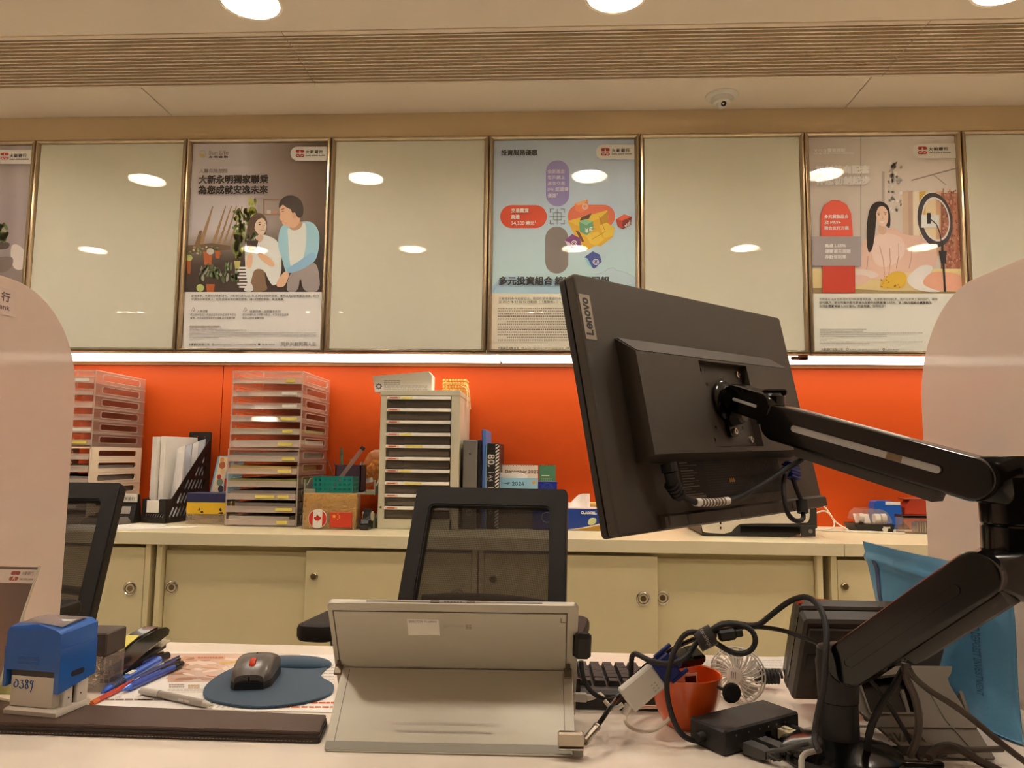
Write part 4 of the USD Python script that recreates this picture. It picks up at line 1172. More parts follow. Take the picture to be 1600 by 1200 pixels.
for i in range(4):
    for j in range(3):
        pe = pe.difference(rect(2.667 + .0176 * i, .008 + .017 * j, 2.675 + .0176 * i, .017 + .017 * j))
for x in (-.851, -.708):
    obj('wall', prism(pe, .003, np.array([[0, 0, 1, x], [1, 0, 0, 0], [0, 1, 0, zt + .0005], [0, 0, 0, 1]], float)), teal, t, smooth=False)
obj('base', box(-.848, 2.661, zt + .0005, -.708, 2.739, zt + .003), teal, t)
t = thing('pen_pot', 'purple pen pot behind the teal basket', 'pot', (-.765, 2.79, zt + .0005))
obj('cup', [box(-.80, 2.76, zt + .0005, -.703, 2.763, zt + .10), box(-.80, 2.84, zt + .0005, -.703, 2.843, zt + .10), box(-.80, 2.76, zt + .0005, -.797, 2.843, zt + .10), box(-.706, 2.76, zt + .0005, -.703, 2.843, zt + .10), box(-.80, 2.76, zt + .0005, -.703, 2.843, zt + .003)], mat('purple_pot', (84, 62, 78), .5), t)
for i, (a, b, r, col, lab) in enumerate((((-.776, 2.78, zt + .004), (-.792, 2.80, zt + .165), .0052, (92, 128, 96), 'green pen standing in the purple pot'), ((-.745, 2.785, zt + .004), (-.752, 2.80, zt + .122), .0065, (232, 190, 60), 'yellow marker standing in the purple pot'),
                                        ((-.79, 2.775, zt + .004), (-.845, 2.79, zt + .125), .0026, (110, 74, 66), 'thin brown pencil leaning left out of the purple pot'), ((-.785, 2.80, zt + .004), (-.825, 2.82, zt + .115), .0026, (150, 90, 70), 'reddish pencil leaning out of the purple pot'),
                                        ((-.73, 2.80, zt + .004), (-.716, 2.82, zt + .112), .004, (200, 200, 196), 'short white stick in the purple pot'))):
    t = thing('pen', lab, 'pen', a, group='pens in the purple pot')
    a, b = np.array(a), np.array(b)
    obj('barrel', cyl(a, a + (b - a) * .82, r, n=14), mat(f'pen_{i}', col, .4), t)
    obj('cap', join([cyl(a + (b - a) * .82, b, r * 1.12, r * .8, n=14)]), mat(f'pencap_{i}', tuple(int(c * .7) for c in col), .4), t)
t = thing('ruler', 'clear plastic ruler slanting out of the teal basket', 'ruler', (-.79, 2.70, zt + .004))
M = frame([-.800, 2.69, zt + .012], [.115, .02, .165], [0.82, 0, -.57])
obj('strip', put(box(0, 0, 0, .195, .015, .0025, .0006), M), clear('ruler_plastic', (.9, .86, .84), C(170, 140, 128), .55), t)
obj('end_cap', put(box(.183, -.001, -.0005, .196, .016, .003, .0006), M), black, t)
# snack bag
t = thing('snack_bag', 'see-through snack bag of orange crisps beside the steel drawer cabinet', 'snack bag', (-.66, 2.80, zt))
bagm = clear('snack_film', (.95, .88, .80), C(214, 150, 84), .35, rough=.12)
q = np.random.default_rng(8)
s = trimesh.creation.icosphere(3, 1.0)
v = s.vertices.copy()
v = np.sign(v) * np.abs(v) ** .8
v = v * [.043, .033, .078] + (meshkit.fbm(v * 3, 3)[:, None] - .5) * .03 * [1, .6, 1]
s.vertices = v
s.apply_transform(trimesh.transformations.rotation_matrix(.4, [0, 1, 0]))
s.apply_translation([-.690, 2.903, zt + .088])
obj('film', s, bagm, t)
cr = []
for _ in range(46):
    c = trimesh.creation.icosphere(1, 1.0)
    c.vertices *= q.uniform([.008, .006, .006], [.016, .010, .010])
    c.apply_transform(trimesh.transformations.random_rotation_matrix(q.uniform(size=3)))
    w = q.normal(size=3)
    w = w / np.linalg.norm(w) * q.uniform(.1, .8) * [.030, .020, .056]
    c.apply_translation(trimesh.transformations.rotation_matrix(.4, [0, 1, 0])[:3, :3] @ w + [-.690, 2.903, zt + .080])
    cr.append(c)
obj('crisps', cr, mat('crisps', (232, 164, 70), .6, vary=.15, scale=60), t, kind='stuff')
obj('barcode', put(box(-.014, -.009, 0, .014, .009, .0005), frame([-.697, 2.868, zt + .040], [1, 0, .25], [-.25, -.1, 1])), white_tag, t)
# yellow box with flags
t = thing('flag_box', 'clear box of yellow paper shred with two small flag badges on its front', 'box', (-.762, 2.60, CT))
f0, f1, fy0, fy1, fz = -.857, -.668, 2.572, 2.632, CT + .125
obj('clear_box', [box(f0, fy0, CT + .0005, f1, fy0 + .0015, fz), box(f0, fy1 - .0015, CT + .0005, f1, fy1, fz), box(f0, fy0, CT + .0005, f0 + .0015, fy1, fz), box(f1 - .0015, fy0, CT + .0005, f1, fy1, fz), box(f0, fy0, CT + .0005, f1, fy1, CT + .002)], clr, t)
ym = mat('yellow_shred', (238, 190, 44), .6, vary=.1, scale=90)
obj('filling', box(f0 + .006, fy0 + .012, CT + .004, f1 - .006, fy1 - .005, fz - .012, .006), ym, t)
shred(420, (f0 + .003, fy0 + .003, CT + .003), (f1 - .003, fy0 + .016, fz - .003), ym, t, .0013, 22)
bM = frame([f0, fy0 - .001, CT], [1, 0, 0], [0, 0, 1])
bx, bz = .056, .037
b = obj('round_badge', put(slab(Point(bx, bz).buffer(.033, quad_segs=10), .005, .0012), bM), white, t)
pr = Print(lambda x, y: (x, y), bM, conv=lambda c: np.array(C(*c)), step=.0001)
pr.k = 52
disc = Point(bx, bz).buffer(.031, quad_segs=12)
pr.shape(disc.intersection(rect(bx - .05, bz - .05, bx - .0165, bz + .05)), (196, 50, 34), raw=True)
pr.shape(disc.intersection(rect(bx + .0165, bz - .05, bx + .05, bz + .05)), (196, 50, 34), raw=True)
leaf = [(0, 1), (.16, .68), (.36, .78), (.28, .3), (.52, .52), (.58, .38), (.9, .42), (.8, .16), (.92, .06), (.44, -.34), (.5, -.5), (.05, -.42), (.05, -.95)]
pr.shape([(bx + x * .0145, bz + y * .0145) for x, y in leaf] + [(bx - x * .0145, bz + y * .0145) for x, y in leaf[::-1] if x], (196, 50, 34), 0)
pr.build('maple_flag', b)
b = obj('flag_badge', put(box(.100, .008, 0, .176, .060, .004, .001), bM), mat('flag_red', (206, 62, 34), .45), t)
pr = Print(lambda x, y: (x, y), bM, conv=lambda c: np.array(C(*c)), step=.0001)
pr.k = 44


def star(x, y, r, rot=0):
    return [(x + (r if i % 2 == 0 else r * .4) * math.sin(i * PI / 5 + rot), y + (r if i % 2 == 0 else r * .4) * math.cos(i * PI / 5 + rot)) for i in range(10)]


pr.shape(star(.114, .046, .008), (240, 196, 60), 0)
for x, y in ((.127, .054), (.132, .048), (.132, .041), (.127, .036)):
    pr.shape(star(x, y, .003, .4), (240, 196, 60), 0)
pr.build('star_print', b)
# tape dispenser
t = thing('tape_dispenser', 'black tape dispenser squeezed against the steel drawer cabinet', 'tape dispenser', (-.637, 2.62, CT))
g = Polygon([(2.57, 0), (2.65, 0), (2.65, .02), (2.635, .05), (2.615, .066), (2.60, .05), (2.592, .028), (2.578, .03), (2.57, .02)])
obj('body', prism(g.buffer(.002), .026, np.array([[0, 0, 1, -.650], [1, 0, 0, 0], [0, 1, 0, CT + .0026], [0, 0, 0, 1]], float)), gloss_black, t)
obj('tape_roll', cyl((-.654, 2.622, CT + .044), (-.620, 2.622, CT + .044), .017, n=28), mat('tape', (210, 196, 170), .3), t)

# ------------------------------------------------------------------ binders, calendars, tissues right of the steel cabinet
greyb = mat('grey_binder', (112, 108, 102), .5)
t = thing('ring_binder', 'grey ring binder next to the steel drawer cabinet', 'binder', (-.285, 2.78, CT))
obj('cover', [box(-.308, 2.67, CT + .0005, -.304, 2.95, CT + .318, .001), box(-.262, 2.67, CT + .0005, -.258, 2.95, CT + .318, .001), box(-.308, 2.66, CT + .0005, -.258, 2.668, CT + .318, .003)], greyb, t)
obj('pages', box(-.302, 2.675, CT + .004, -.264, 2.94, CT + .300), paper, t)
obj('finger_ring', put(lathe([(.007, 0), (.0095, .0015), (.012, 0), (.0095, -.0015)], 24), frame([-.283, 2.6595, CT + .06], [1, 0, 0], [0, 0, 1])), chrome, t)
obj('eyelet', cyl((-.283, 2.661, CT + .268), (-.283, 2.6585, CT + .268), .003, n=14), chrome, t)
for x0, x1, y, h, col, lab in ((-.256, -.246, 2.69, .318, (40, 38, 40), 'black folder between the grey binder and the blue folders'), (-.245, -.2405, 2.70, .357, (112, 84, 168), 'thin purple folder, tallest beside the grey binder'), (-.240, -.229, 2.69, .356, (84, 128, 196), 'blue folder standing tall beside the paper pack'), (-.2285, -.2225, 2.685, .30, (150, 190, 220), 'pale blue folder against the black and white paper pack')):
    t = thing('folder', lab, 'folder', ((x0 + x1) / 2, 2.8, CT), group='folders beside the grey binder')
    obj('cover', box(x0, y, CT + .0005, x1, 2.95, CT + h, .0012), mat('folder_%d%d' % (col[0], col[2]), col, .45), t)
    obj('pages', box(x0 + .001, y + .006, CT + .004, x1 - .001, 2.951, CT + h - .02), paper, t)
t = thing('paper_pack', 'black paper pack with white lettering and zebra-striped edge', 'paper pack', (-.197, 2.8, CT))
obj('pack', box(-.222, 2.675, CT + .0005, -.178, 2.955, CT + .307, .002), mat('pack_black', (36, 33, 32), .4), t)
pr = Print(lambda x, y: (x, y), frame([0, 2.6748, CT], [1, 0, 0], [0, 0, 1]), conv=lambda c: np.array(C(*c)))
sp_ = rect(-.192, .004, -.1785, .303)
pr.shape(sp_, (226, 216, 206), raw=True)
for k in range(30):
    s = Polygon([(-.195, .0 + .012 * k), (-.176, .014 + .012 * k), (-.176, .019 + .012 * k), (-.195, .005 + .012 * k)]).intersection(sp_)
    pr.shape(s, (36, 33, 32), raw=True)
    pr.k -= 1
for s, z, em, b_ in (('80.', .268, .030, 2), ('A4', .192, .018, 1), ('157', .140, .018, 1), ('500', .088, .018, 1)):
    pr.add(lettering(s, [-.2135 if em < .02 else -.2175, 2.6747, CT + z], [0, 0, -1], [1, 0, 0], em, bold=b_, latin=True), np.array(C(228, 220, 212)))
for z in (.205, .152, .100):
    pr.add(lettering('|', [-.2135, 2.6747, CT + z], [0, 0, -1], [1, 0, 0], .018, latin=True), np.array(C(228, 220, 212)))
for z, s in ((.262, 'Excellence'), (.186, 'Size'), (.134, 'Sheets'), (.082, 'Pack')):
    pr.add(lettering(s, [-.2205, 2.6747, CT + z], [0, 0, -1], [1, 0, 0], .007, latin=True, px=40), np.array(C(200, 192, 186)))
pr.build('lettering', t)


def easel(name, label, x0, x1, y, h, col, lean, ring=False, group=None):
    t = thing(name, label, 'calendar', ((x0 + x1) / 2, y, CT), group=group)
    M = frame([x0, y, CT + .001], [1, 0, 0], [0, lean, 1])
    w = x1 - x0
    obj('board', put(box(0, 0, -.0035, w, h, 0, .0006), M), mat('board_%d%d%d' % col, col, .5), t)
    M2 = frame([x0, y + lean * h * 2 + .004, CT + .001], [1, 0, 0], [0, -lean, 1])
    obj('stand', put(box(0, 0, -.002, w, h - .001, 0), M2), white_tag, t)
    if ring:
        obj('ring_binding', [put(lathe([(.0035, 0), (.0042, .0007), (.0049, 0), (.0042, -.0007)], 14), frame(M[:3, :3] @ [.006 + k * .0095, h + .0005, -.002] + M[:3, 3], [0, 1, 0], [0, 0, 1])) for k in range(int((w - .006) / .0095))], mat('black_wire', (40, 36, 34), .4), t)
    return t, M


cv = lambda c: np.array(C(*c))
t, M = easel('desk_calendar', 'ring-bound desk calendar reading December 2022 behind the blue one', -.1765, -.040, 2.80, .228, (232, 216, 196), .10, True)
pr = Print(lambda x, y: (x, y), M, conv=cv)
pr.add(lettering('December 2022', M[:3, :3] @ [.012, .197, 0] + M[:3, 3], M[:3, 0], M[:3, 1], .0165, width=None, latin=True, bold=2), cv((88, 72, 66)))
pr.build('month_lettering', t)
pr = Print(lambda x, y: (x, y), M, conv=cv)
for r_ in range(5):
    for c_ in range(7):
        pr.shape(rect(.02 + c_ * .018, .165 - r_ * .026, .026 + c_ * .018, .168 - r_ * .026), (128, 108, 100), raw=True)
        pr.k -= 1
keys(stage.GetPrimAtPath(pr.build('date_print', t)), kind='stuff')
t, M = easel('desk_calendar', 'green ring-bound calendar with yellow print at the right end of the calendars', -.037, .027, 2.86, .228, (72, 128, 92), .10, True)
pr = Print(lambda x, y: (x, y), M, conv=cv)
pr.shape(rect(.010, .186, .040, .189), (226, 220, 190), raw=True)
for r_ in range(5):
    for c_ in range(6):
        pr.shape(rect(.010 + c_ * .0075, .174 - r_ * .007, .0125 + c_ * .0075, .178 - r_ * .007), ((210, 170, 60), (150, 176, 130))[c_ % 2], raw=True)
        pr.k -= 1
keys(stage.GetPrimAtPath(pr.build('date_print', t)), kind='stuff')
t, M = easel('desk_calendar', 'pale blue card calendar reading 2024 with a small sun', -.185, -.041, 2.715, .182, (150, 198, 222), .08)
pr = Print(lambda x, y: (x, y), M, conv=cv)
pr.add(lettering('2024', M[:3, :3] @ [.050, .154, 0] + M[:3, 3], M[:3, 0], M[:3, 1], .018, latin=True, bold=2), cv((36, 96, 120)))
t_ = np.linspace(0, 2 * PI, 20, endpoint=False)
pr.shape([(.131 + .006 * math.cos(a), .166 + .006 * math.sin(a)) for a in t_], (236, 160, 62), 0)
for x, y, r_ in ((.012, .128, .012), (.026, .126, .010), (.118, .112, .011), (.132, .118, .012), (.104, .110, .008)):
    pr.shape([(x + r_ * math.cos(a), y + .6 * r_ * math.sin(a)) for a in t_], (196, 222, 234), 0)
pr.shape([(.018, .160), (.040, .166), (.046, .164), (.040, .160), (.034, .154), (.033, .159)], (70, 120, 150), 0)
for k in range(3):
    pr.shape(rect(.028 + .034 * k, .138, .052 + .034 * k, .142), (92, 140, 170), raw=True)
    for r_ in range(4):
        pr.shape(rect(.026 + .034 * k, .132 - .006 * r_, .054 + .034 * k, .1332 - .006 * r_), (110, 160, 190), raw=True)
pr.shape(rect(.002, .002, .142, .094), (120, 112, 104), raw=True)
pr.build('print', t)
t = thing('paper_scroll', 'curled white leaflet lying over the top of the blue calendar', 'paper', (-.16, 2.745, CT + .19))
sx = np.linspace(0, 1, 24)
curl = Polygon([(-.196 + .112 * a, .199 - .012 * a * a - .004 * math.sin(6 * a)) for a in sx] + [(-.196 + .112 * a, .190 - .016 * a * a) for a in sx[::-1]]).buffer(.004)
obj('leaflet', prism(curl, .03, frame([0, 2.765, CT], [1, 0, 0], [0, 0, 1])), paper, t)
t = thing('blue_carton', 'small royal blue carton with a faint round emblem beside the calendars', 'box', (-.003, 2.75, CT))
obj('carton', box(-.0385, 2.80, CT + .0005, .032, 2.850, CT + .168, .0012), mat('royal_blue', (24, 44, 140), .35, coat=.3), t)
pr = Print(lambda x, y: (x, y), frame([0, 2.7998, CT], [1, 0, 0], [0, 0, 1]), conv=cv)
for r_ in (.022, .017, .010):
    pr.shape(Point(-.004, .140).buffer(r_).difference(Point(-.004, .140).buffer(r_ - .0016)), (74, 96, 176), raw=True)
pr.build('emblem', t)

# tissues
t = thing('tissue_box', 'blue and gold tissue box with a white tissue pulled up', 'tissue box', (.07, 2.74, CT))
tb = mat('tissue_blue', (22, 62, 150), .35, coat=.3)
M = frame([-.056, 2.687, CT + .0006], [1, -.03, 0], [0.03, 1, 0])
obj('carton', put(box(0, 0, 0, .246, .10, .076, .0015), M), tb, t)
obj('top_face', put(box(.003, .003, .0762, .243, .097, .0775, .0004), M), mat('pale_pink_card', (236, 206, 190), .5), t)
F = M @ frame([0, 0, 0], [1, 0, 0], [0, 0, 1])
F[:3, 3] = (M @ [0, -.0003, 0, 1])[:3]
pr = Print(lambda x, y: (x, y), F, conv=cv, step=.0001)
cvx = np.linspace(0, 1, 16)
pr.shape([(.10 + .145 * u, .001 + .026 * u ** 1.6) for u in cvx] + [(.245, .001)], (236, 222, 196), 0)
pr.shape([(.12 + .125 * u, .001 + .020 * u ** 1.6) for u in cvx] + [(.245, .001)], (190, 142, 56), 0)
pr.shape(soft([(.196, .022), (.200, .040), (.212, .046), (.226, .044), (.228, .032), (.220, .022), (.206, .018)]), (206, 214, 160), 0)
pr.add(lettering('CLASSIC', (F @ [.172, .058, 0, 1])[:3], F[:3, 0], F[:3, 1], .0115, latin=True, bold=3), cv((240, 236, 230)))
pr.add(lettering('BY', (F @ [.214, .062, 0, 1])[:3], F[:3, 0], F[:3, 1], .005, latin=True, bold=2, px=40), cv((240, 236, 230)))
pr.add(lettering('blue', (F @ [.214, .0565, 0, 1])[:3], F[:3, 0], F[:3, 1], .007, latin=True, bold=2, px=40), cv((240, 236, 230)))
pr.shape(Point(.050, .044).buffer(.019).difference(Point(.050, .044).buffer(.016)), (200, 210, 226), raw=True)
pr.build('carton_print', t)
n = 18
gv, gf = [], []
for i in range(n + 1):
    for j in range(9):
        u, w = i / n, j / 8
        h = float(np.interp(u, (0, .06, .30, .42, .66, .80, 1.0), (.026, .029, .026, .014, .044, .050, .049)))
        gv.append((.080 + .126 * u, .052 + .012 * math.sin(u * 13) * w + .010 * w, .0775 + h * w))
for i in range(n):
    for j in range(8):
        a = i * 9 + j
        gf += [[a, a + 9, a + 10], [a, a + 10, a + 1]]
ts = trimesh.Trimesh(gv, gf, process=False)
back_ = ts.copy()
back_.vertices = back_.vertices + [0, .0015, 0]
back_.faces = back_.faces[:, ::-1]
obj('tissue', put(join([ts, back_, box(.075, .045, .0770, .205, .06, .0792)]), M), mat('tissue', (246, 238, 232), .9), t)
t = thing('yellow_packet', 'flat yellow packet behind the tissue box', 'packet', (.18, 2.86, CT))
obj('packet', box(.09, 2.835, CT + .0005, .26, 2.90, CT + .089, .004), mat('packet_yellow', (240, 192, 86), .5), t)
obj('flap', box(.09, 2.832, CT + .078, .26, 2.834, CT + .089, .0008), mat('packet_flap', (246, 214, 140), .5), t)

# printer / scanner behind the monitor
t = thing('printer', 'low white and black printer half hidden behind the monitor', 'printer', (.72, 2.68, CT))
pb, pw = mat('printer_black', (52, 50, 48), .45), mat('printer_white', (224, 214, 196), .4)
g = Polygon(soft([(.515, .006), (.530, 0), (.900, 0), (.900, .128), (.515, .128)], 1)).intersection(rect(.5, 0, .9, .2))
PMx = frame([0, 2.86, CT + .0005], [1, 0, 0], [0, 0, 1])
obj('body', prism(g, .30, PMx), pb, t)
wf = Polygon(soft([(.516, .016), (.535, .010), (.61, .008), (.632, .034), (.650, .044), (.862, .046), (.876, .060), (.877, .112), (.850, .122), (.530, .122), (.517, .11)], 1))
obj('front_panel', prism(wf, .004, frame([0, 2.562, CT + .0005], [1, 0, 0], [0, 0, 1])), pw, t)
obj('top_cover', box(.53, 2.59, CT + .1287, .89, 2.85, CT + .136, .003), pw, t)
obj('paper_slot', box(.645, 2.5565, CT + .010, .842, 2.5595, CT + .036, .001), gloss_black, t)
obj('button_panel', box(.846, 2.5555, CT + .004, .893, 2.5595, CT + .040, .001), pb, t)
obj('power_button', cyl((.876, 2.5562, CT + .022), (.876, 2.5535, CT + .022), .007, n=20), mat('button_grey', (120, 116, 104), .4), t)
for z in (.014, .030, .044):
    obj('indicator', box(.578, 2.5555, CT + .010 + z, .582, 2.5582, CT + .018 + z, .0006), gloss_black, t)

# right end of the counter
cable_white = mat('white_cable', (232, 220, 202), .5)
t = thing('white_cable', 'tangled white cables lying on the counter right of the printer', 'cable', (1.1, 2.85, CT))
for pts in ([(.93, 2.88, .85), (.965, 2.86, .905), (1.02, 2.87, .936), (1.055, 2.86, .90), (1.06, 2.84, .856), (1.0, 2.80, .847), (.93, 2.82, .850)], [(.94, 2.87, .93), (.95, 2.84, .87), (1.0, 2.80, .8465), (1.10, 2.77, .8465), (1.17, 2.755, .8465), (1.22, 2.725, .8465), (1.26, 2.722, .8465)],
            [(.96, 2.86, .88), (1.03, 2.85, .912), (1.075, 2.85, .868), (1.10, 2.81, .8465), (1.07, 2.765, .8465), (1.14, 2.735, .8465), (1.19, 2.745, .8465)]):
    obj('strand', tube(pts, .003, 8), cable_white, t)
t = thing('label_machine', 'black tray machine with a clear domed cover and white rolls inside', 'desk machine', (1.19, 2.82, CT))
obj('base', hull([(x, y, CT + z) for x, y, z in ((1.117, 2.795, .028), (1.262, 2.795, .028), (1.117, 2.90, .028), (1.262, 2.90, .028), (1.13, 2.80, .0005), (1.255, 2.80, .0005), (1.13, 2.90, .0005), (1.255, 2.90, .0005))]), black, t)
M = frame([0, 2.90, CT + .028], [1, 0, 0], [0, 0, 1])
obj('cover', prism(Polygon(soft([(1.13, .0005), (1.255, .0005), (1.252, .022), (1.235, .048), (1.20, .058), (1.145, .052)], 1)), .10, M), clear('dome_plastic', (.95, .92, .9), C(220, 206, 196), .18), t)
obj('roll', [cyl((x, 2.815 + d, CT + .048), (x + .018, 2.815 + d, CT + .048), .017, n=20) for x, d in ((1.142, .01), (1.195, .0), (1.222, .008))] + [hull([(x, y, CT + z) for x in (1.135, 1.19) for y, z in ((2.83, .03), (2.85, .062), (2.853, .06), (2.834, .03))])], white, t)
obj('maker_plate', lettering('Rexel', [1.218, 2.7945, CT + .014], [1, 0, 0], [0, 0, 1], .010, latin=True, bold=2), white_tag, t)
obj('knob', cyl((1.225, 2.80, CT + .010), (1.225, 2.79, CT + .010), .009, n=20), white, t)
t = thing('blue_stamp', 'bright blue plastic stapler body behind the black tray machine', 'stapler', (1.25, 2.93, CT))
obj('body', prism(Polygon(soft([(1.24, 0), (1.345, 0), (1.345, .09), (1.33, .105), (1.26, .108), (1.24, .10)], 1)), .05, frame([0, 2.97, CT + .0005], [1, 0, 0], [0, 0, 1])), mat('bright_blue', (26, 92, 190), .35, coat=.3), t)
obj('top_label', box(1.285, 2.919, CT + .092, 1.340, 2.9205, CT + .104, .0004), white_tag, t)
t = thing('red_box', 'red plastic block beside the blue stapler at the orange wall', 'block', (1.39, 2.94, CT))
obj('body', prism(Polygon(soft([(1.35, 0), (1.45, 0), (1.45, .10), (1.43, .112), (1.36, .112)], 1)), .05, frame([0, 2.97, CT + .0005], [1, 0, 0], [0, 0, 1])), mat('brick_red', (176, 54, 28), .5), t)
obj('lid', box(1.352, 2.918, CT + .113, 1.448, 2.972, CT + .118, .002), mat('brick_red_lid', (150, 60, 34), .5), t)
t = thing('pin_box', 'clear plastic box of metal clips with a dark lid beside the right frosted screen', 'box', (1.34, 2.78, CT))
obj('tub', [box(1.275, 2.755, CT + .0005, 1.46, 2.7565, CT + .055), box(1.275, 2.82, CT + .0005, 1.46, 2.8215, CT + .055), box(1.275, 2.755, CT + .0005, 1.2765, 2.82, CT + .055), box(1.4585, 2.755, CT + .0005, 1.46, 2.82, CT + .055), box(1.275, 2.755, CT + .0005, 1.46, 2.82, CT + .002)], clr, t)
obj('lid', box(1.272, 2.752, CT + .0555, 1.463, 2.824, CT + .066, .002), gloss_black, t)
obj('clips', [box(1.322 + .009 * k, 2.758, CT + .003, 1.326 + .009 * k, 2.80, CT + .040 + .004 * (k % 2), .0008) for k in range(14)], chrome, t, kind='stuff')

# ------------------------------------------------------------------ office chairs
def mesh_fabric():
    if 'chair_mesh' in LOOK:
        return LOOK['chair_mesh']
    n = {'tc': ('texture_coordinate', {}), 'w1': ('wave_texture', {'wave_type': 'bands', 'bands_direction': 'x', 'scale': 140.0}), 'w2': ('wave_texture', {'wave_type': 'bands', 'bands_direction': 'z', 'scale': 140.0}),
         'mx': ('math', {'math_type': 'maximum'}), 'rg': ('map_range', {'from_min': 0.0, 'from_max': 1.0, 'to_min': 0.66, 'to_max': 0.95}),
         't': ('transparent_bsdf', {'color': (1, 1, 1)}), 'd': ('principled_bsdf', {'base_color': C(60, 50, 41), 'roughness': 0.8, 'specular_ior_level': 0.2}), 'm': ('mix_closure', {})}
    L = [('tc.object', 'w1.vector'), ('tc.object', 'w2.vector'), ('w1.fac', 'mx.value1'), ('w2.fac', 'mx.value2'), ('mx.value', 'rg.value'), ('rg.result', 'm.fac'), ('t.BSDF', 'm.closure1'), ('d.BSDF', 'm.closure2')]
    LOOK['chair_mesh'] = usdkit.material(stage, '/World/Looks/chair_mesh', n, L, surface='m.closure')
    return LOOK['chair_mesh']


frame_m = mat('chair_frame', (28, 24, 21), .5, spec=.3, vary=.06, bump=.1, bump_scale=700)
seat_m = mat('chair_seat', (38, 35, 34), .85, vary=.1, scale=60, bump=.3, bump_scale=900)


def office_chair(loc, rz, label, group):
    t = thing('office_chair', label, 'chair', loc, rz, group)
    z0, z1, y0, lean = .56, 1.014, .175, math.tan(math.radians(22))
    M = frame([0, y0, z0], [1, 0, 0], [0, lean, 1])            # back plane, its normal to the sitter
    H = (z1 - z0) / math.cos(math.radians(22))
    outer = poly(Polygon([(-.215, 0), (.215, 0), (.200, H), (-.200, H)]), .012)
    inner = poly(Polygon([(-.172, .05), (.172, .05), (.157, H - .050), (-.157, H - .050)]), .012)
    fr = prism(outer.difference(inner), .026, M @ trimesh.transformations.translation_matrix([0, 0, -.013]))
    chamf = prism(outer.buffer(-.004).difference(inner.buffer(.004)), .032, M @ trimesh.transformations.translation_matrix([0, 0, -.016]))
    obj('back_frame', [fr, chamf], frame_m, t, local=True)
    # mesh panel, bellied backwards
    n = 12
    v, f = [], []
    for j in range(n + 1):
        for i in range(n + 1):
            u, w = i / n * 2 - 1, j / n * 2 - 1
            x = u * (.188 - .009 * (w + 1) * .9)
            yy = .035 + (H - .07) * (w + 1) / 2
            p = M @ [x, yy, -.004 - .018 * (1 - u * u) * (1 - w * w), 1]
            v.append(p[:3])
    for j in range(n):
        for i in range(n):
            a = j * (n + 1) + i
            f += [[a, a + 1, a + n + 2], [a, a + n + 2, a + n + 1]]
    obj('back_mesh', trimesh.Trimesh(v, f, process=False), mesh_fabric(), t, local=True)
    obj('back_support', tube([(0, .05, .44), (0, .20, .455), (0, .262, .52), (0, .285, .60), (0, .30, .66)], .02, 12, flat=.6), frame_m, t, local=True)
    lb = tube([(-.16, y0 + .20 * lean + .028, z0 + .18), (-.08, y0 + .20 * lean + .042, z0 + .185), (0, y0 + .20 * lean + .046, z0 + .186), (.08, y0 + .20 * lean + .042, z0 + .185), (.16, y0 + .20 * lean + .028, z0 + .18)], .024, 12, flat=.45)
    obj('lumbar_pad', lb, frame_m, t, local=True)
    seat = slab(poly(rect(-.21, -.24, .21, .22), .07), .075, .02, trimesh.transformations.translation_matrix([0, 0, .435]))
    obj('seat', seat, seat_m, t, local=True)
    for s in (-1, 1):
        pad = slab(poly(rect(s * .243 - .040, -.17, s * .243 + .040, .06), .026), .034, .010, trimesh.transformations.translation_matrix([0, 0, .733]))
        a = obj('armrest', pad, frame_m, t, local=True)
        obj('arm_post', tube([(s * .20, .02, .425), (s * .232, .02, .45), (s * .236, .01, .55), (s * .242, -.03, .69), (s * .243, -.04, .737)], (.017, .026), 12, flat=.75), frame_m, a, local=True)
        obj('arm_button', cyl((s * .252, -.035, .70), (s * .240, -.035, .70), .007, n=14), rubber, a, local=True)
    obj('gas_column', [cyl((0, 0, .10), (0, 0, .30), .026, n=24), cyl((0, 0, .30), (0, 0, .44), .015, n=20), box(-.09, -.10, .405, .09, .10, .436, .006)], frame_m, t, local=True)
    for k in range(5):
        a = 2 * PI * k / 5 + .3
        c, s = math.cos(a), math.sin(a)
        lg = obj('base_leg', tube([(0, 0, .115), (.15 * c, .15 * s, .105), (.30 * c, .30 * s, .078)], (.026, .016), 10), frame_m, t, local=True)
        obj('caster', [cyl((.30 * c - .022 * s * q, .30 * s + .022 * c * q, .026), (.30 * c - .008 * s * q, .30 * s + .008 * c * q, .026), .026, n=20) for q in (-1, 1)] + [cyl((.30 * c, .30 * s, .02), (.30 * c, .30 * s, .075), .006, n=10)], rubber, lg, local=True)
    return t


ch = office_chair((-.198, 1.60, 0), math.radians(-8), 'black mesh-backed office chair facing the desk behind the grey tablet', 'black mesh-backed office chairs')
dup(ch, (-1.332, 1.605, 0), math.radians(3), label='black mesh-backed office chair at left, half hidden by the frosted screen')

# ------------------------------------------------------------------ desk and its frosted screens
DX0, DX1, DY0, DY1 = -.915, .676, .44, 1.385
desk_m = mat('desk_laminate', (236, 224, 208), .38, vary=.012, scale=5, coat=.15, coat_rough=.2)
t = thing('desk', 'white laminate office desk in the foreground', 'desk', (-.12, .92, 0))
obj('desk_top', box(DX0, DY0, DESK - .028, DX1, DY1, DESK, .0015), desk_m, t)
obj('front_panel', box(DX0 + .03, DY0 + .05, .06, DX1 - .03, DY0 + .068, DESK - .028), desk_m, t)
for x in (DX0 + .01, DX1 - .035):
    obj('side_leg', box(x, DY0 + .03, 0, x + .025, DY1 - .06, DESK - .028, .001), desk_m, t)

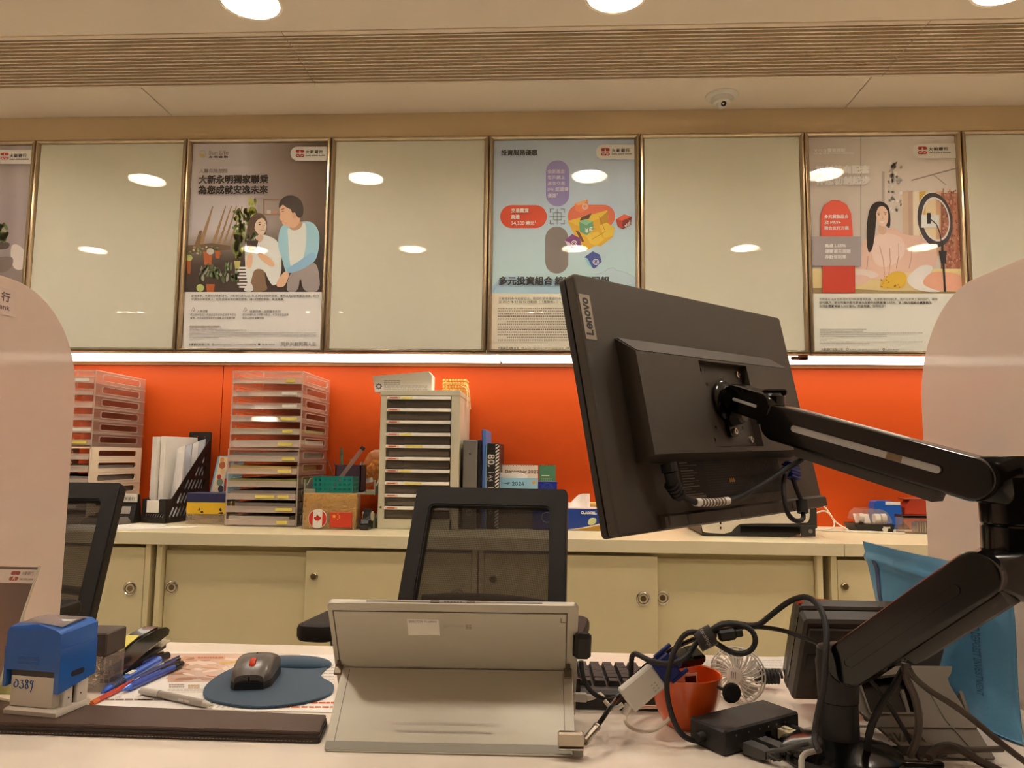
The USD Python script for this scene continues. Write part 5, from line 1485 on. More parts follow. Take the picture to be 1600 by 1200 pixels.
fro = LOOK.setdefault('frosted_acrylic', usdkit.material(stage, '/World/Looks/frosted_acrylic', {
    'p': ('principled_bsdf', {'base_color': C(248, 228, 214), 'roughness': .35, 'coat_weight': .6, 'coat_roughness': .06}), 'tr': ('translucent_bsdf', {'color': C(236, 216, 200)}), 'm': ('mix_closure', {'fac': .28})},
    [('p.BSDF', 'm.closure1'), ('tr.BSDF', 'm.closure2')], surface='m.closure'))


def screen(x, label):
    t = thing('desk_screen', label, 'partition', (x, .95, DESK), group='frosted desk screens')
    g = rect(.30, .42, 1.405, 1.20).union(rrect(.30, .90, 1.405, 1.398, .19, 16)).union(rect(.25, .42, 1.1, 1.398))
    g = g.buffer(-.0005)
    M = np.array([[0, 0, 1, x], [1, 0, 0, 0], [0, 1, 0, 0], [0, 0, 0, 1]], float)
    b = g.buffer(-.0015, join_style='mitre')
    obj('panel', join([prism(g, .009, M @ trimesh.transformations.translation_matrix([0, 0, .0015])), prism(b, .012, M)]), fro, t)
    for y in (.62, 1.22):
        obj('clamp', box(x - .004 if x < 0 else x - .012, y, DESK - .06, x + .024 if x < 0 else x + .016, y + .05, DESK - .030, .003), chrome, t)
    return t


sl = screen(-.942, 'frosted acrylic desk screen with a rounded corner at the left edge')
screen(.690, 'frosted acrylic desk screen with a rounded corner at the right edge')
# bank sticker on the left screen
SX = -.9285
pr = Print(lambda y, z: (y, z), frame([SX, 0, 0], [0, 1, 0], [0, 0, 1]), conv=cv, step=.0001)
stk = at(15, 474, X=SX)
pr.shape(rect(stk[1] - .20, stk[2] - .022, stk[1] + .012, stk[2] + .024), (232, 214, 204), raw=True)
pr.add(lettering('大 新 銀 行', [SX, stk[1] - .098, stk[2] + .0025], [0, 1, 0], [0, 0, 1], .0165, bold=2, width=.098, z=.0004), cv((110, 92, 86)))
pr.add(lettering('Dah Sing Bank', [SX, stk[1] - .098, stk[2] - .013], [0, 1, 0], [0, 0, 1], .010, latin=True, bold=2, width=.098, z=.0004), cv((110, 92, 86)))
pr.build('sticker', sl)

# ------------------------------------------------------------------ monitor on its arm
MC, MA, MB_, MG = np.array([.245, 1.102, 1.179]), .789, -.197, .029
rt_ = np.array([math.cos(MA), math.sin(MA), 0])
nr_ = np.array([math.sin(MA), -math.cos(MA), 0])
up_ = math.cos(MB_) * np.array([0, 0, 1.0]) + math.sin(MB_) * nr_
MM = frame(MC, math.cos(MG) * rt_ + math.sin(MG) * up_, -math.sin(MG) * rt_ + math.cos(MG) * up_)
mon_m = mat('monitor_plastic', (66, 58, 48), .48, vary=.05, scale=90, bump=.25, bump_scale=1300)
mon_dark = mat('monitor_dark', (38, 35, 33), .5, vary=.05, bump=.15, bump_scale=1200)
t = thing('monitor', 'black computer monitor seen from behind, tilted on the arm', 'monitor', MC)
w, h = .540, .335
L = lambda m: put(m, MM)
obj('shell', L(slab(rrect(-w / 2, -h / 2, w / 2, h / 2, .006), .016, .003, trimesh.transformations.translation_matrix([0, 0, -.016]))), mon_m, t)
obj('bezel', L(slab(rrect(-w / 2, -h / 2, w / 2, h / 2, .006), .010, .0015, trimesh.transformations.translation_matrix([0, 0, -.0265]))), mon_dark, t)
obj('screen', L(box(-w / 2 + .008, -h / 2 + .014, -.0270, w / 2 - .008, h / 2 - .008, -.0264)), gloss_black, t)


def mpl(px, py, zz):
    """where the sight line of a pixel meets the plane at height zz over the monitor's back"""
    n = MM[:3, 2]
    o = MM[:3, 3] + n * zz
    d = FW + RT * (px - 800) / FPX + UP * (600 - py) / FPX
    p = EYE + d * (((o - EYE) @ n) / (d @ n))
    q = np.linalg.inv(MM) @ [*p, 1]
    return q[0], q[1]


BH = .036
f4 = [mpl(*q, BH) for q in ((992.5, 549), (1236, 577), (1257, 704), (1024, 707.5))]
b4 = [mpl(*q, 0) for q in ((960, 527.5), (1217, 558), (1262, 716), (985, 716))]
fx0, fx1 = (f4[0][0] + f4[3][0]) / 2, (f4[1][0] + f4[2][0]) / 2
fy1, fy0 = (f4[0][1] + f4[1][1]) / 2, (f4[2][1] + f4[3][1]) / 2
bx0, by1 = b4[0][0], b4[0][1]
bulge = hull([(x, y, -.001) for x in (bx0, fx1 + .014) for y in (fy0 - .006, by1)] + [(x, y, BH) for x in (fx0, fx1) for y in (fy0, fy1)])
vx = [mpl(*q, BH) for q in ((1091, 564), (1166, 571), (1193, 698), (1119, 698))]
v0, v1 = (vx[0][0] + vx[3][0]) / 2, (vx[1][0] + vx[2][0]) / 2
u1, u0 = (vx[0][1] + vx[1][1]) / 2, (vx[2][1] + vx[3][1]) / 2
import manifold3d as m3


def solid(m):
    return m3.Manifold(m3.Mesh(np.asarray(m.vertices, np.float32), np.asarray(m.faces, np.uint32)))


cut = (solid(bulge) - solid(box(v0, u0, BH - .012, v1, u1, BH + .02))).to_mesh()
bulge = trimesh.Trimesh(cut.vert_properties[:, :3], cut.tri_verts, process=False)
bg = obj('electronics_housing', L(bulge), mon_m, t, smooth=20)
# vent ribs along the sloping top of the housing
sl_ = np.array([0, fy1 - by1, BH])
nv = 15
ribs = []
for k in range(1, nv):
    a = k / nv
    yv, zv = by1 + (fy1 - by1) * a, BH * a
    x0_, x1_ = bx0 + (fx0 - bx0) * a + .003, fx1 + .014 * (1 - a) - .004
    ribs.append(hull([(x, yv + dy, zv + dz) for x in (x0_, x1_) for dy, dz in ((-.0006, -.001), (.0006, -.001), (0.0009, .0012), (-.0003, .0016))]))
obj('vent_rib', [L(r_) for r_ in ribs], mat('vent_rib', (78, 71, 64), .5), bg, kind='stuff')
obj('mount_plate', L(box(v0 + .003, u0 + .003, BH - .0135, v1 - .003, u1 - .003, BH - .0115, .0005)), mon_m, t)
for x, y in ((v1 - .012, u1 - .012), (v1 - .012, u0 + .012), (v0 + .012, u1 - .012), (v0 + .012, u0 + .012)):
    obj('screw', L(lathe([(0, BH - .0115), (.006, BH - .0115), (.0055, BH - .008), (.003, BH - .0075), (.0026, BH - .009), (0, BH - .009)], 18, (x, y, 0))), chrome if x > 0 and x == v1 - .012 else gloss_black, t)
for x, y in ((v0 + .028, u1 - .030), (v1 - .028, u1 - .030), (v0 + .028, u0 + .030), (v1 - .028, u0 + .030)):
    obj('screw_hole', L(cyl((x, y, BH - .0118), (x, y, BH - .0112), .0025, n=14)), gloss_black, t)
bt = [mpl(*q, .008) for q in ((1037, 803), (1037, 829))]
c0 = bt[0][0]
obj('lower_ridge', L(hull([(x, y, z) for x in (c0, w / 2 - .004) for y, z in ((-h / 2 + .001, 0), (bt[0][1], 0), (bt[0][1] - .004, .0085), (-h / 2 + .002, .0085))])), mon_m, t)
for px, py, sw in ((1046, 813, .002), (1078, 811, .0045), (1160, 801.5, .0045), (1240, 792, .002)):
    x, y = mpl(px, py, .0085)
    obj('port_slot', L(box(x - sw, y - .006, .0082, x + sw, y + .006, .0089)), gloss_black, t)
# badge and label print
q4 = [mpl(*q, 0) for q in ((903.5, 458.5), (920.5, 462), (932, 529.5), (915.5, 532))]
e0, e1, g0, g1 = (q4[0][0] + q4[3][0]) / 2, (q4[1][0] + q4[2][0]) / 2, (q4[2][1] + q4[3][1]) / 2, (q4[0][1] + q4[1][1]) / 2
bd = obj('badge', L(box(e0, g0, .0001, e1, g1, .0007, .0001)), mat('badge_silver', (150, 140, 130), .35, metal=.6), t)
o_ = (MM @ [e1 - (e1 - e0) * .26, g0 + (g1 - g0) * .09, .0008, 1])[:3]
g = text_poly('Lenovo', 60, 3, True)
k = (g1 - g0) * .83 / (g.bounds[2] - g.bounds[0])
obj('badge_lettering', flat(affinity.scale(g, k, (e1 - e0) * .62 / .75, origin=(0, 0)), frame(o_, MM[:3, 1], -MM[:3, 0])), mat('badge_ink', (24, 22, 22), .5), bd)
pr = Print(lambda px, py: mpl(px, py, .0004), MM, conv=cv, step=.00003)
lb = [mpl(*q, .0003) for q in ((1056, 713), (1214, 713), (1214, 768), (1056, 768))]
pr.k = 10
q = np.random.default_rng(3)
pr.shape(rect(lb[0][0], min(lb[2][1], lb[3][1]), lb[1][0], max(lb[0][1], lb[1][1]) - .004), (46, 42, 39), raw=True)
xa, xb, ya, yb = lb[0][0], lb[1][0], max(lb[0][1], lb[1][1]) - .010, min(lb[2][1], lb[3][1])
for k in range(14):
    y = ya - (ya - yb) * k / 14
    pr.shape(rect(xa + .004, y, xa + q.uniform(.02, .05), y + .0012), (104, 98, 90) if k % 3 else (140, 132, 122), raw=True)
    pr.shape(rect(xa + .062, y, xa + .062 + q.uniform(.07, .09), y + .0009), (66, 61, 57), raw=True)
pr.shape(rect(xa + .006, yb + .002, xa + .052, yb + .006), (120, 112, 104), raw=True)
for i in range(4):
    for j in range(3):
        x, y = xa + .175 + i * .028, ya - .008 - j * .022
        if x + .012 < xb:
            pr.shape(Point(x, y).buffer(.006).difference(Point(x, y).buffer(.0048)), (70, 65, 60), raw=True)
for dx in (0, .005, .010):
    pr.shape(rect(xa + .118 + dx, yb + .020, xa + .121 + dx, yb + .026), (190, 140, 50), raw=True)
pr.build('rating_label', t)

# arm: base, post, two links, head
t = thing('monitor_stand', 'glossy black jointed monitor arm on a round desk base', 'monitor arm', (.344, .925, DESK))
PB = np.array([.344, .925, DESK])
obj('base_plate', lathe([(0, .0005), (.066, .0005), (.068, .004), (.067, .013), (.054, .019), (.034, .022), (.024, .027), (0, .027)], 56, PB), gloss_black, t)
obj('post', lathe([(0, .02), (.0225, .02), (.0215, .066), (.0225, .068), (0, .068)], 40, PB), black, t)
obj('post_collar', lathe([(0, .0685), (.0225, .0685), (.0235, .095), (.0245, .112), (.0225, .120), (0, .120)], 40, PB), black, t)


def link(a, b, r, width, name, slot=None, cover=True):
    """a capsule-sided arm from a to b; its side faces lie in the vertical plane through them"""
    a, b = np.array(a, float), np.array(b, float)
    d = b - a
    ln = np.linalg.norm(d)
    x = d / ln
    side = np.cross(x, [0, 0, 1.0])
    side /= np.linalg.norm(side)
    if side[1] > 0:
        side = -side                                   # towards the viewer
    y = np.cross(side, x)
    M = frame(a, x, y)
    if M[:3, 2] @ side < 0:
        M = frame(a, x, -y)
    s = 1 if M[:3, 1][2] > 0 else -1
    g = LineString([(0, 0), (ln, 0)]).buffer(r, quad_segs=14)
    p = obj(name, slab(g, width, .004, M @ trimesh.transformations.translation_matrix([0, 0, -width / 2])), gloss_black, t)
    if slot:
        sg = LineString([(slot[0] * ln, 0), (slot[1] * ln, 0)]).buffer(.0042, quad_segs=6)
        obj('slot', prism(sg, .0012, M @ trimesh.transformations.translation_matrix([0, 0, width / 2 - .0006])), slot[2], p)
        rim = LineString([(slot[0] * ln, 0), (slot[1] * ln, 0)]).buffer(.0058, quad_segs=6)
        obj('slot_rim', prism(rim.difference(sg), .0022, M @ trimesh.transformations.translation_matrix([0, 0, width / 2 - .0008])), gloss_black, p)
        if slot[2] is not gloss_black:
            obj('gas_indicator', prism(rect(slot[1] * ln - .055, -.0036, slot[1] * ln - .038, .0036), .0016, M @ trimesh.transformations.translation_matrix([0, 0, width / 2 - .0004])), brass, p)
    if cover:
        c0_, c1_ = cover
        g = Polygon([(c0_ * ln, -s * r * .4), (c1_ * ln, -s * r * .4), (c1_ * ln - .004, -s * (r + .013)), (c0_ * ln + .012, -s * (r + .011))])
        obj('cable_cover', prism(g, width * .74, M @ trimesh.transformations.translation_matrix([0, 0, -width * .37])), mat('cover_grey', (62, 58, 54), .5), p)
    return M, ln


silver = mat('slot_silver', (176, 172, 166), .4)
A = at(1335, 1034, Y=.900)
Bq = at(1535, 897, Y=.800)
Aq = A + np.array([0, .0, 0])
PT = PB + [0, 0, .118]
obj('swivel', [cyl(PB + [0, 0, .112], PB + [0, 0, .128], .023, n=36), hull(np.vstack([cyl(PT + [0, .0, -.02], PT + [0, 0, .012], .021, n=24).vertices, cyl(A + [.007, .008, -.0], A + [.018, .020, 0], .020, n=24).vertices]))], black, t)
link(A, Bq, .0245, .046, 'lower_arm', (.03, .86, gloss_black), (.30, 1.05))
C2 = at(1527, 748, Y=.815)
E0 = at(1583, 800, Y=.818)
# elbow: a vertical knuckle joining both links
EL = np.array([(E0[0]), .820, 0])
zlo, zhi = at(1585, 912, Y=.820)[2], at(1585, 728, Y=.820)[2]
kn = obj('elbow', lathe([(0, zlo), (.029, zlo), (.0305, zlo + .006), (.030, (zlo + zhi) / 2 - .002), (.0285, (zlo + zhi) / 2), (.030, (zlo + zhi) / 2 + .002), (.031, zhi - .012), (.024, zhi - .002), (0, zhi)], 44, EL), gloss_black, t)
for P in (Bq, C2):
    fn = np.array([-.55, -.83, 0]) if P is C2 else np.array([-.66, -.75, 0])
    obj('elbow_fork', hull(np.vstack([cyl(P + fn * .010, P - fn * .018, .0225, n=28).vertices, cyl([EL[0], EL[1], P[2] - .026], [EL[0], EL[1], P[2] + .024], .0295, n=28).vertices])), gloss_black, kn)
D2 = at(1224, 662, Y=.985)
link(D2, C2, .0235, .040, 'upper_arm', (.12, .86, silver), (.10, .88))
# head: from the arm's end to the hub on the mounting plate
hx, hy = mpl(1131, 628, BH - .011)
HUB = (MM @ [hx, hy, BH - .010, 1])[:3]
nM = MM[:3, 2]
kp = D2 + np.array([-.012, .012, .030])
hd = obj('head_swivel', [cyl(kp + [0, 0, -.030], kp + [0, 0, .006], .0185, n=32), cyl(kp + [0, 0, .006], kp + [0, 0, .010], .0185, .015, n=32), box(kp[0] - .010, kp[1] - .008, kp[2] + .008, kp[0] + .020, kp[1] + .006, kp[2] + .016, .002)], gloss_black, t)
q1, q2 = HUB + nM * .022, kp + np.array([-.004, 0, -.008])
M = frame(q1, q2 - q1, [0, 0, 1])
ln = np.linalg.norm(q2 - q1)
obj('head_link', slab(LineString([(0, 0), (ln, 0)]).buffer(.0195, quad_segs=10), .030, .005, M @ trimesh.transformations.translation_matrix([0, 0, -.015])), gloss_black, hd)
obj('head_slot', prism(LineString([(.012, 0), (ln - .006, 0)]).buffer(.002, quad_segs=4), .032, M @ trimesh.transformations.translation_matrix([0, 0, -.016])), silver, hd)
hubM = frame(HUB, MM[:3, 0], MM[:3, 1])
obj('hub_disc', put(lathe([(0, 0), (.030, 0), (.0305, .004), (.027, .007), (.018, .009), (.016, .024), (0, .024)], 44), hubM), gloss_black, hd)
tb_ = poly(Polygon([(-.016, .0), (.016, .0), (.010, -.052), (-.010, -.052)]), .004)
obj('tilt_bracket', put(slab(tb_, .006, .001), hubM), gloss_black, hd)
obj('tilt_knob', put(lathe([(0, .006), (.011, .006), (.011, .020), (.008, .024), (0, .024)], 28, (.004, -.026, 0)), hubM), mat('knob_grey', (96, 92, 88), .3, metal=.6), hd)
obj('tilt_screw', put(lathe([(0, .006), (.0048, .006), (.0045, .009), (.0022, .0095), (.002, .008), (0, .008)], 18, (0, -.045, 0)), hubM), chrome, hd)


# ------------------------------------------------------------------ helper: cords drawn through sighted points
def cord(pts, r, Y0=None, n=10, **kw):
    P = [at(p[0], p[1], Y=(p[2] if len(p) > 2 else Y0)) for p in pts]
    P = [np.array([q[0], q[1], max(q[2], DESK + r + .0005)]) if q[1] < DY1 and q[2] < DESK + .02 else q for q in P]
    return tube(P, r, n, **kw)


def cable(name, label, pts, r, Y0, m=None, cat='cable', group=None):
    mesh = cord(pts, r, Y0)
    return obj(name, mesh, m or rubber, label=label, cat=cat, group=group)


# power lead and screen lead at the monitor
zc = .018


def onmon(px, py, zz):
    x, y = mpl(px, py, zz)
    return (MM @ [x, y, zz, 1])[:3]


t = thing('power_lead', 'black power lead with a striped white tag drooping under the monitor housing', 'cable', onmon(1060, 760, .02))
pts = [onmon(*q) for q in ((1048, 738, .022), (1052, 757, .022), (1060, 771, .022), (1073, 780, .020), (1088, 784.5, .018), (1112, 785, .018), (1136, 783, .018), (1160, 774, .018), (1190, 757, .020), (1220, 738, .026), (1243, 724, .044), (1258, 714, .062))]
obj('lead', tube(pts, .0042, 10), rubber, t)
pw_ = [onmon(*q) for q in ((1044, 724, .024), (1047, 738, .024), (1054, 762, .022), (1063, 775, .020))]
obj('plug', [tube(pw_[:2], .013, 14, flat=.7), tube(pw_[1:], .0085, 12)] + [tube([pw_[2] + (pw_[3] - pw_[2]) * a, pw_[2] + (pw_[3] - pw_[2]) * (a + .12)], .0105, 12, smooth=False) for a in (-.5, -.15, .2, .55)], rubber, t)
a, b = onmon(1086, 784.6, .018), onmon(1137, 782.5, .018)
tg = obj('cable_tag', tube([a, (a + b) / 2 + (onmon(1112, 785, .018) - (a + b) / 2), b], .0056, 14), white_tag, t)
obj('tag_stripe', [tube([a + (b - a) * u + (onmon(1112, 785, .018) - (a + b) / 2) * (1 - (2 * u - 1) ** 2), a + (b - a) * (u + .045) + (onmon(1112, 785, .018) - (a + b) / 2) * (1 - (2 * u - .9) ** 2)], .0059, 14, smooth=False) for u in np.arange(.14, .86, .095)], mat('tag_stripe', (120, 108, 92), .6), tg, kind='stuff')
t = thing('screen_lead', 'black screen lead with a royal blue plug and ferrite lump under the monitor', 'cable', onmon(1240, 720, .02))
vga = mat('plug_blue', (26, 42, 120), .45)
a, b = onmon(1235, 722, .022), onmon(1238, 747, .022)
M = frame((a + b) / 2, b - a, MM[:3, 0])
l_ = np.linalg.norm(b - a)
obj('plug', put(box(-l_ / 2, -.013, -.007, l_ / 2, .013, .007, .003), M), vga, t)
obj('plug_grip', [put(box(-l_ / 2 + .004 + k * .005, -.0138, -.0078, -l_ / 2 + .006 + k * .005, .0138, .0078), M) for k in range(5)], vga, t)
obj('lead', tube([onmon(*q) for q in ((1238, 744, .022), (1242, 757, .022), (1248, 773, .022), (1252, 782, .022))], .0036, 10), rubber, t)
obj('ferrite', tube([onmon(1252, 781, .022), onmon(1253.5, 790, .022), onmon(1254.5, 801, .022)], .0085, 18), rubber, t)
obj('lead', tube([onmon(*q) for q in ((1254.5, 801, .022), (1255, 810, .024), (1248, 814, .026), (1238, 811, .026), (1230, 800, .026), (1226, 782, .025), (1224, 762, .024), (1227, 742, .024), (1236, 728, .026), (1250, 718, .034))], .0036, 10), rubber, t)

# ------------------------------------------------------------------ tablet standing on the desk
tab_m = mat('tablet_grey', (190, 184, 168), .36, metal=.25, vary=.02, bump=.05, bump_scale=1500)
tab_d = mat('tablet_band', (150, 146, 134), .42, vary=.02)
seam_m = mat('dark_seam', (92, 82, 72), .6)
H0, H1 = at(528, 1041, Y=.980), at(894, 1047, Y=.985)
T0 = at(516, 942, Y=.930)
B0_ = at(508, 1174, Z=DESK + .0008)
hx_ = H1 - H0
WT = np.linalg.norm(hx_)
MU = frame(H0, hx_, T0 - H0)                      # upper plate; z towards the viewer
hU = (np.linalg.inv(MU) @ [*T0, 1])[1]
ML = frame(H0, hx_, H0 - B0_)
hL = -(np.linalg.inv(ML) @ [*B0_, 1])[1]
t = thing('tablet', 'silver grey tablet computer standing on its kickstand, back to the viewer', 'tablet', H0)
low = -(H0[2] - DESK - .002) / MU[1, 1] * 1.0 if False else -(H0[2] - DESK - .004) / MU[2, 1]
W0, W1 = -.004, WT + .006
P_ = lambda m: put(m, MU)
xb0, xb1 = (np.linalg.inv(ML) @ [*B0_, 1])[0], (np.linalg.inv(ML) @ [*at(894, 1179, Z=DESK + .0008), 1])[0]
obj('body', P_(slab(rrect(W0, low, W1, hU, .007), .0085, .0022, trimesh.transformations.translation_matrix([0, 0, -.0088]))), tab_m, t)
obj('upper_panel', P_(box(W0 + .008, .003, -.0006, W1 - .015, hU - .013, .0002, .0003)), tab_m, t)
obj('panel_seam', [P_(box(W0 + .0065, .003, -.0005, W0 + .0078, hU - .012, .00005)), P_(box(W1 - .0148, .003, -.0005, W1 - .0136, hU - .012, .00005)), P_(box(W0 + .0065, hU - .0128, -.0005, W1 - .0136, hU - .0116, .00005)), P_(box(W1 - .022, hU - .026, .0001, W1 - .0155, hU - .0252, .0005)), P_(box(W1 - .022, hU - .026, .0001, W1 - .0212, hU - .019, .0005))], seam_m, t)
obj('port_strip', P_(box(.045, hU - .0012, -.0062, .265, hU + .0004, -.0030, .0004)), mat('port_strip', (128, 118, 110), .5), t)
obj('port_tab', [P_(box(x, hU - .001, -.0060, x + .0105, hU + .0010, -.0028)) for x in (.126, .171)] + [P_(cyl((.144 + .004 * k, hU - .0005, -.0046), (.144 + .004 * k, hU + .0009, -.0046), .0011, n=10)) for k in range(6)], mat('port_brown', (104, 84, 66), .5), t)
ks = obj('kickstand', put(slab(rrect(xb0 * .7, -hL, (xb1 + WT) / 2 + .002, -.0015, .006), .0036, .0012, trimesh.transformations.translation_matrix([0, 0, -.003])), ML), tab_m, t)
obj('edge_band', put(box(xb0 * .7 + .0012, -hL + .0015, .0002, (xb1 + WT) / 2 + .0008, -hL + .0125, .0009, .0003), ML), tab_d, ks)
obj('edge_seam', put(box(xb0 * .7 + .0105, -hL + .002, .0003, xb0 * .7 + .0112, -.004, .00075), ML), seam_m, ks)
obj('edge_seam', put(box((xb1 + WT) / 2 - .0105, -hL + .002, .0003, (xb1 + WT) / 2 - .0098, -.004, .00075), ML), seam_m, ks)
for x in (.000, WT - .0075):
    obj('hinge', [put(box(x - .003, -.012, -.001, x + .007, .004, .0026, .001), ML), put(box(x, -.002, -.001, x + .005, .011, .0026, .0012), MU), put(cyl((x - .002, 0, .0005), (x + .006, 0, .0005), .0030, n=16), MU)], mat('hinge_metal', (120, 108, 92), .3, metal=.7), t)
obj('camera_slot', P_(box(W1 - .0005, hU - .048, -.006, W1 + .0004, hU - .026, -.003)), seam_m, t)
q4 = [np.linalg.inv(MU) @ [*at(*q, Y=.955), 1] for q in ((637, 967), (687, 998))]
sx0, sy1 = q4[0][0] + .001, hU - .023
st = obj('asset_sticker', P_(box(sx0, sy1 - .026, .0002, sx0 + .040, sy1, .0005)), white_tag, t)
g = affinity.scale(text_poly('Asset no 4017568', 60, 1, True), 1, 1, origin=(0, 0))
k = .035 / g.bounds[2]
obj('asset_number', flat(affinity.scale(g, k, k * 1.3, origin=(0, 0)), MU @ frame([sx0 + .0375, sy1 - .0022, .0007], [-1, 0, 0], [0, -1, 0])), mat('sticker_ink', (40, 36, 34), .6), st)
fm = mat('faint_mark', (166, 154, 144), .5)
g = text_poly('Microsoft', 60, 1, True)
k = .026 / g.bounds[2]
obj('maker_mark', [flat(affinity.scale(g, k, k, origin=(0, 0)), MU @ frame([sx0 + .0715, sy1 - .0088, .0005], [-1, 0, 0], [0, -1, 0]))] + [P_(box(sx0 + .0735 + i * .004, sy1 - .0155 + j * .004, .0002, sx0 + .077 + i * .004, sy1 - .012 + j * .004, .0005)) for i in range(2) for j in range(2)], fm, t)
pr = Print(lambda x, y: (x, y), ML, conv=cv, step=.00001)
pr.k = 70
q = np.random.default_rng(4)
for y, x0, x1 in ((.036, .075, .212), (.034, .08, .205), (.026, .09, .20), (.0245, .09, .20)):
    x = x0
    while x < x1:
        w = q.uniform(.003, .010)
        pr.shape(rect(x, -hL + y, x + w, -hL + y + .0009), (186, 176, 164), raw=True)
        x += w + .0015
pr.build('faint_print', ks)

# plug, lock and leads at the tablet
t = thing('charge_plug', 'black magnetic charging plug on the right edge of the tablet with its drooping lead', 'plug', at(909, 1009, Y=.962))
pc = at(910.5, 1009, Y=.962)
obj('plug', put(box(-.0105, -.0205, -.006, .0105, .0205, .006, .0045), frame(pc, hx_, T0 - H0)), black, t)
obj('contact', put(box(-.0125, -.016, -.002, -.0105, .016, .002, .0008), frame(pc, hx_, T0 - H0)), gloss_black, t)
obj('lead', cord([(908, 1033, .973), (909, 1045, .974), (912, 1060, .975), (918, 1073, .976), (927, 1083, .978), (938, 1090, .98), (950, 1093.5, .988), (962, 1091, 1.0), (972, 1083, 1.004)], .0031), rubber, t)
t = thing('white_usb_lead', 'white plug and lead entering the right side of the tablet under the charging plug', 'cable', at(905, 1089, Y=1.0))
a, b = at(896, 1089, Y=1.0), at(917, 1090, Y=1.0)
obj('plug', put(box(0, -.0055, -.0035, np.linalg.norm(b - a), .0055, .0035, .0012), frame(a, b - a, [0, 0, 1])), white, t)
obj('strain_relief', cyl(b, at(929, 1089, Y=1.0), .0042, .003, n=16), white, t)
obj('lead', cord([(928, 1089, 1.0), (938, 1085, .998), (944, 1093, .985), (950, 1101, .975), (959, 1106, .972), (968, 1107, .972)], .0028), cable_white, t)
t = thing('black_dongle', 'small black receiver stick at the tablet edge before the keyboard', 'dongle', at(901, 1072, Y=1.02))
obj('stick', put(box(-.004, -.011, -.003, .004, .011, .003, .001), frame(at(902, 1073, Y=1.02), hx_, [0, 0, 1])), gloss_black, t)
obj('tip', put(box(-.003, -.015, -.002, .003, -.011, .002, .0006), frame(at(902, 1073, Y=1.02), hx_, [0, 0, 1])), chrome, t)
LK = at(892, 1153, Y=.905)
t = thing('security_lock', 'nickel security lock clamped to the lower right corner of the tablet', 'lock', LK)
ML2 = frame(LK, hx_, [0, 0, 1])
nick = mat('nickel', (190, 180, 164), .28, metal=1.0, vary=.03)
obj('lock_body', put(box(-.0155, -.008, .000, .0150, .009, .010, .0022), ML2), nick, t)
obj('base_lip', put(box(-.0150, -.0105, -.002, .0150, -.0085, .0115, .0008), ML2), nick, t)
obj('clamp_foot', put(box(.002, -.021, -.008, .0145, -.0108, .002, .0012), ML2), tab_d, t)
a, b = at(915, 1156, Y=.905), at(933, 1135, Y=.925)
obj('sleeve', join([cyl(a, b, .0042, n=20), cyl(a + (a - b) * .12, a, .0052, n=20), cyl(b - (b - a) * .08, b + (b - a) * .02, .0047, n=20)]), nick, t)
obj('lock_cable', cord([(933, 1135, .925), (943, 1121, .935), (953, 1106, .955), (966, 1089, .987), (984, 1066, .994), (1001, 1048, .998), (1017, 1034, .998), (1045, 1018, .998), (1069, 1005, .997), (1092, 996, .996), (1116, 988, .996), (1140, 983, .996), (1167, 979.5, .996), (1200, 981, .996), (1228, 986.5, .993), (1258, 997, .985), (1284, 1007.5, .975), (1300, 1014.5, .97)], .0029), gloss_black, t)

# ------------------------------------------------------------------ bundle of leads with its strap, hub, adapter
t = thing('lead_bundle', 'looped bundle of black leads held by a black strap above the orange mug', 'cable', at(1102, 997, Y=.98))
obj('lead', cord([(986, 1062, 1.006), (986.5, 1040, 1.006), (987.5, 1026, 1.002), (993, 1021.5, .992), (1003, 1026, .978), (1015, 1032, .964), (1030, 1036, .958), (1046, 1037, .958), (1062, 1033, .960), (1076, 1022, .966), (1087, 1006, .976), (1098, 996, .976), (1112, 985, .976), (1124, 978, .976), (1140, 975, .976), (1158, 977, .976), (1170, 982, .974), (1178, 991, .972), (1180, 1003, .972), (1175, 1014, .972), (1164, 1020.5, .972), (1150, 1021, .972), (1134, 1014.5, .972), (1119, 1005, .974), (1106, 1000, .975)], .0034), rubber, t)
obj('lead', cord([(1099, 1154, .962), (1088, 1157, .955), (1076, 1154.5, .95), (1065, 1147, .945), (1056, 1133, .945), (1049, 1115, .945), (1044, 1095, .945), (1042, 1070, .95), (1045, 1044, .955), (1053, 1018, .96), (1065, 997, .963), (1076, 988.5, .966), (1088, 988, .968), (1100, 991, .97), (1118, 993, .976)], .0034), rubber, t)
obj('lead', cord([(1110, 986, .984), (1128, 974.5, .985), (1150, 974, .985), (1168, 977, .985), (1186, 975.5, .985), (1200, 965, .983), (1216, 952, .98), (1233, 940, .975), (1250, 933.5, .965), (1262, 933.5, .955), (1273, 940, .945), (1283, 953, .925), (1290, 975, .910), (1291.5, 1000, .897), (1290, 1030, .888), (1287.5, 1060, .884), (1283.5, 1090, .880), (1277.5, 1118, .876), (1273.5, 1144, .874), (1274, 1160, .866), (1280, 1174, .856)], .0036), rubber, t)
a, b = at(1122, 994, Y=.972), at(1160, 988, Y=.972)
Mk = frame((a + b) / 2, b - a, [0, 0, 1])
l_ = np.linalg.norm(b - a)
obj('plug', join([put(box(-l_ / 2, -.007, -.005, l_ / 2 - .008, .007, .005, .003), Mk), put(box(l_ / 2 - .009, -.0045, -.0035, l_ / 2, .0045, .0035, .001), Mk)]), black, t)
sc_, sa = at(1102, 997, Y=.968), at(1114, 991, Y=.968)
Ms = frame(sc_, sa - sc_, [0, 0, 1])
obj('strap', put(lathe([(.0105, -.011), (.0128, -.011), (.0128, .011), (.0105, .011)], 32), frame(sc_, Ms[:3, 1], Ms[:3, 2])), mat('strap', (40, 37, 36), .8, sheen=.3), t)
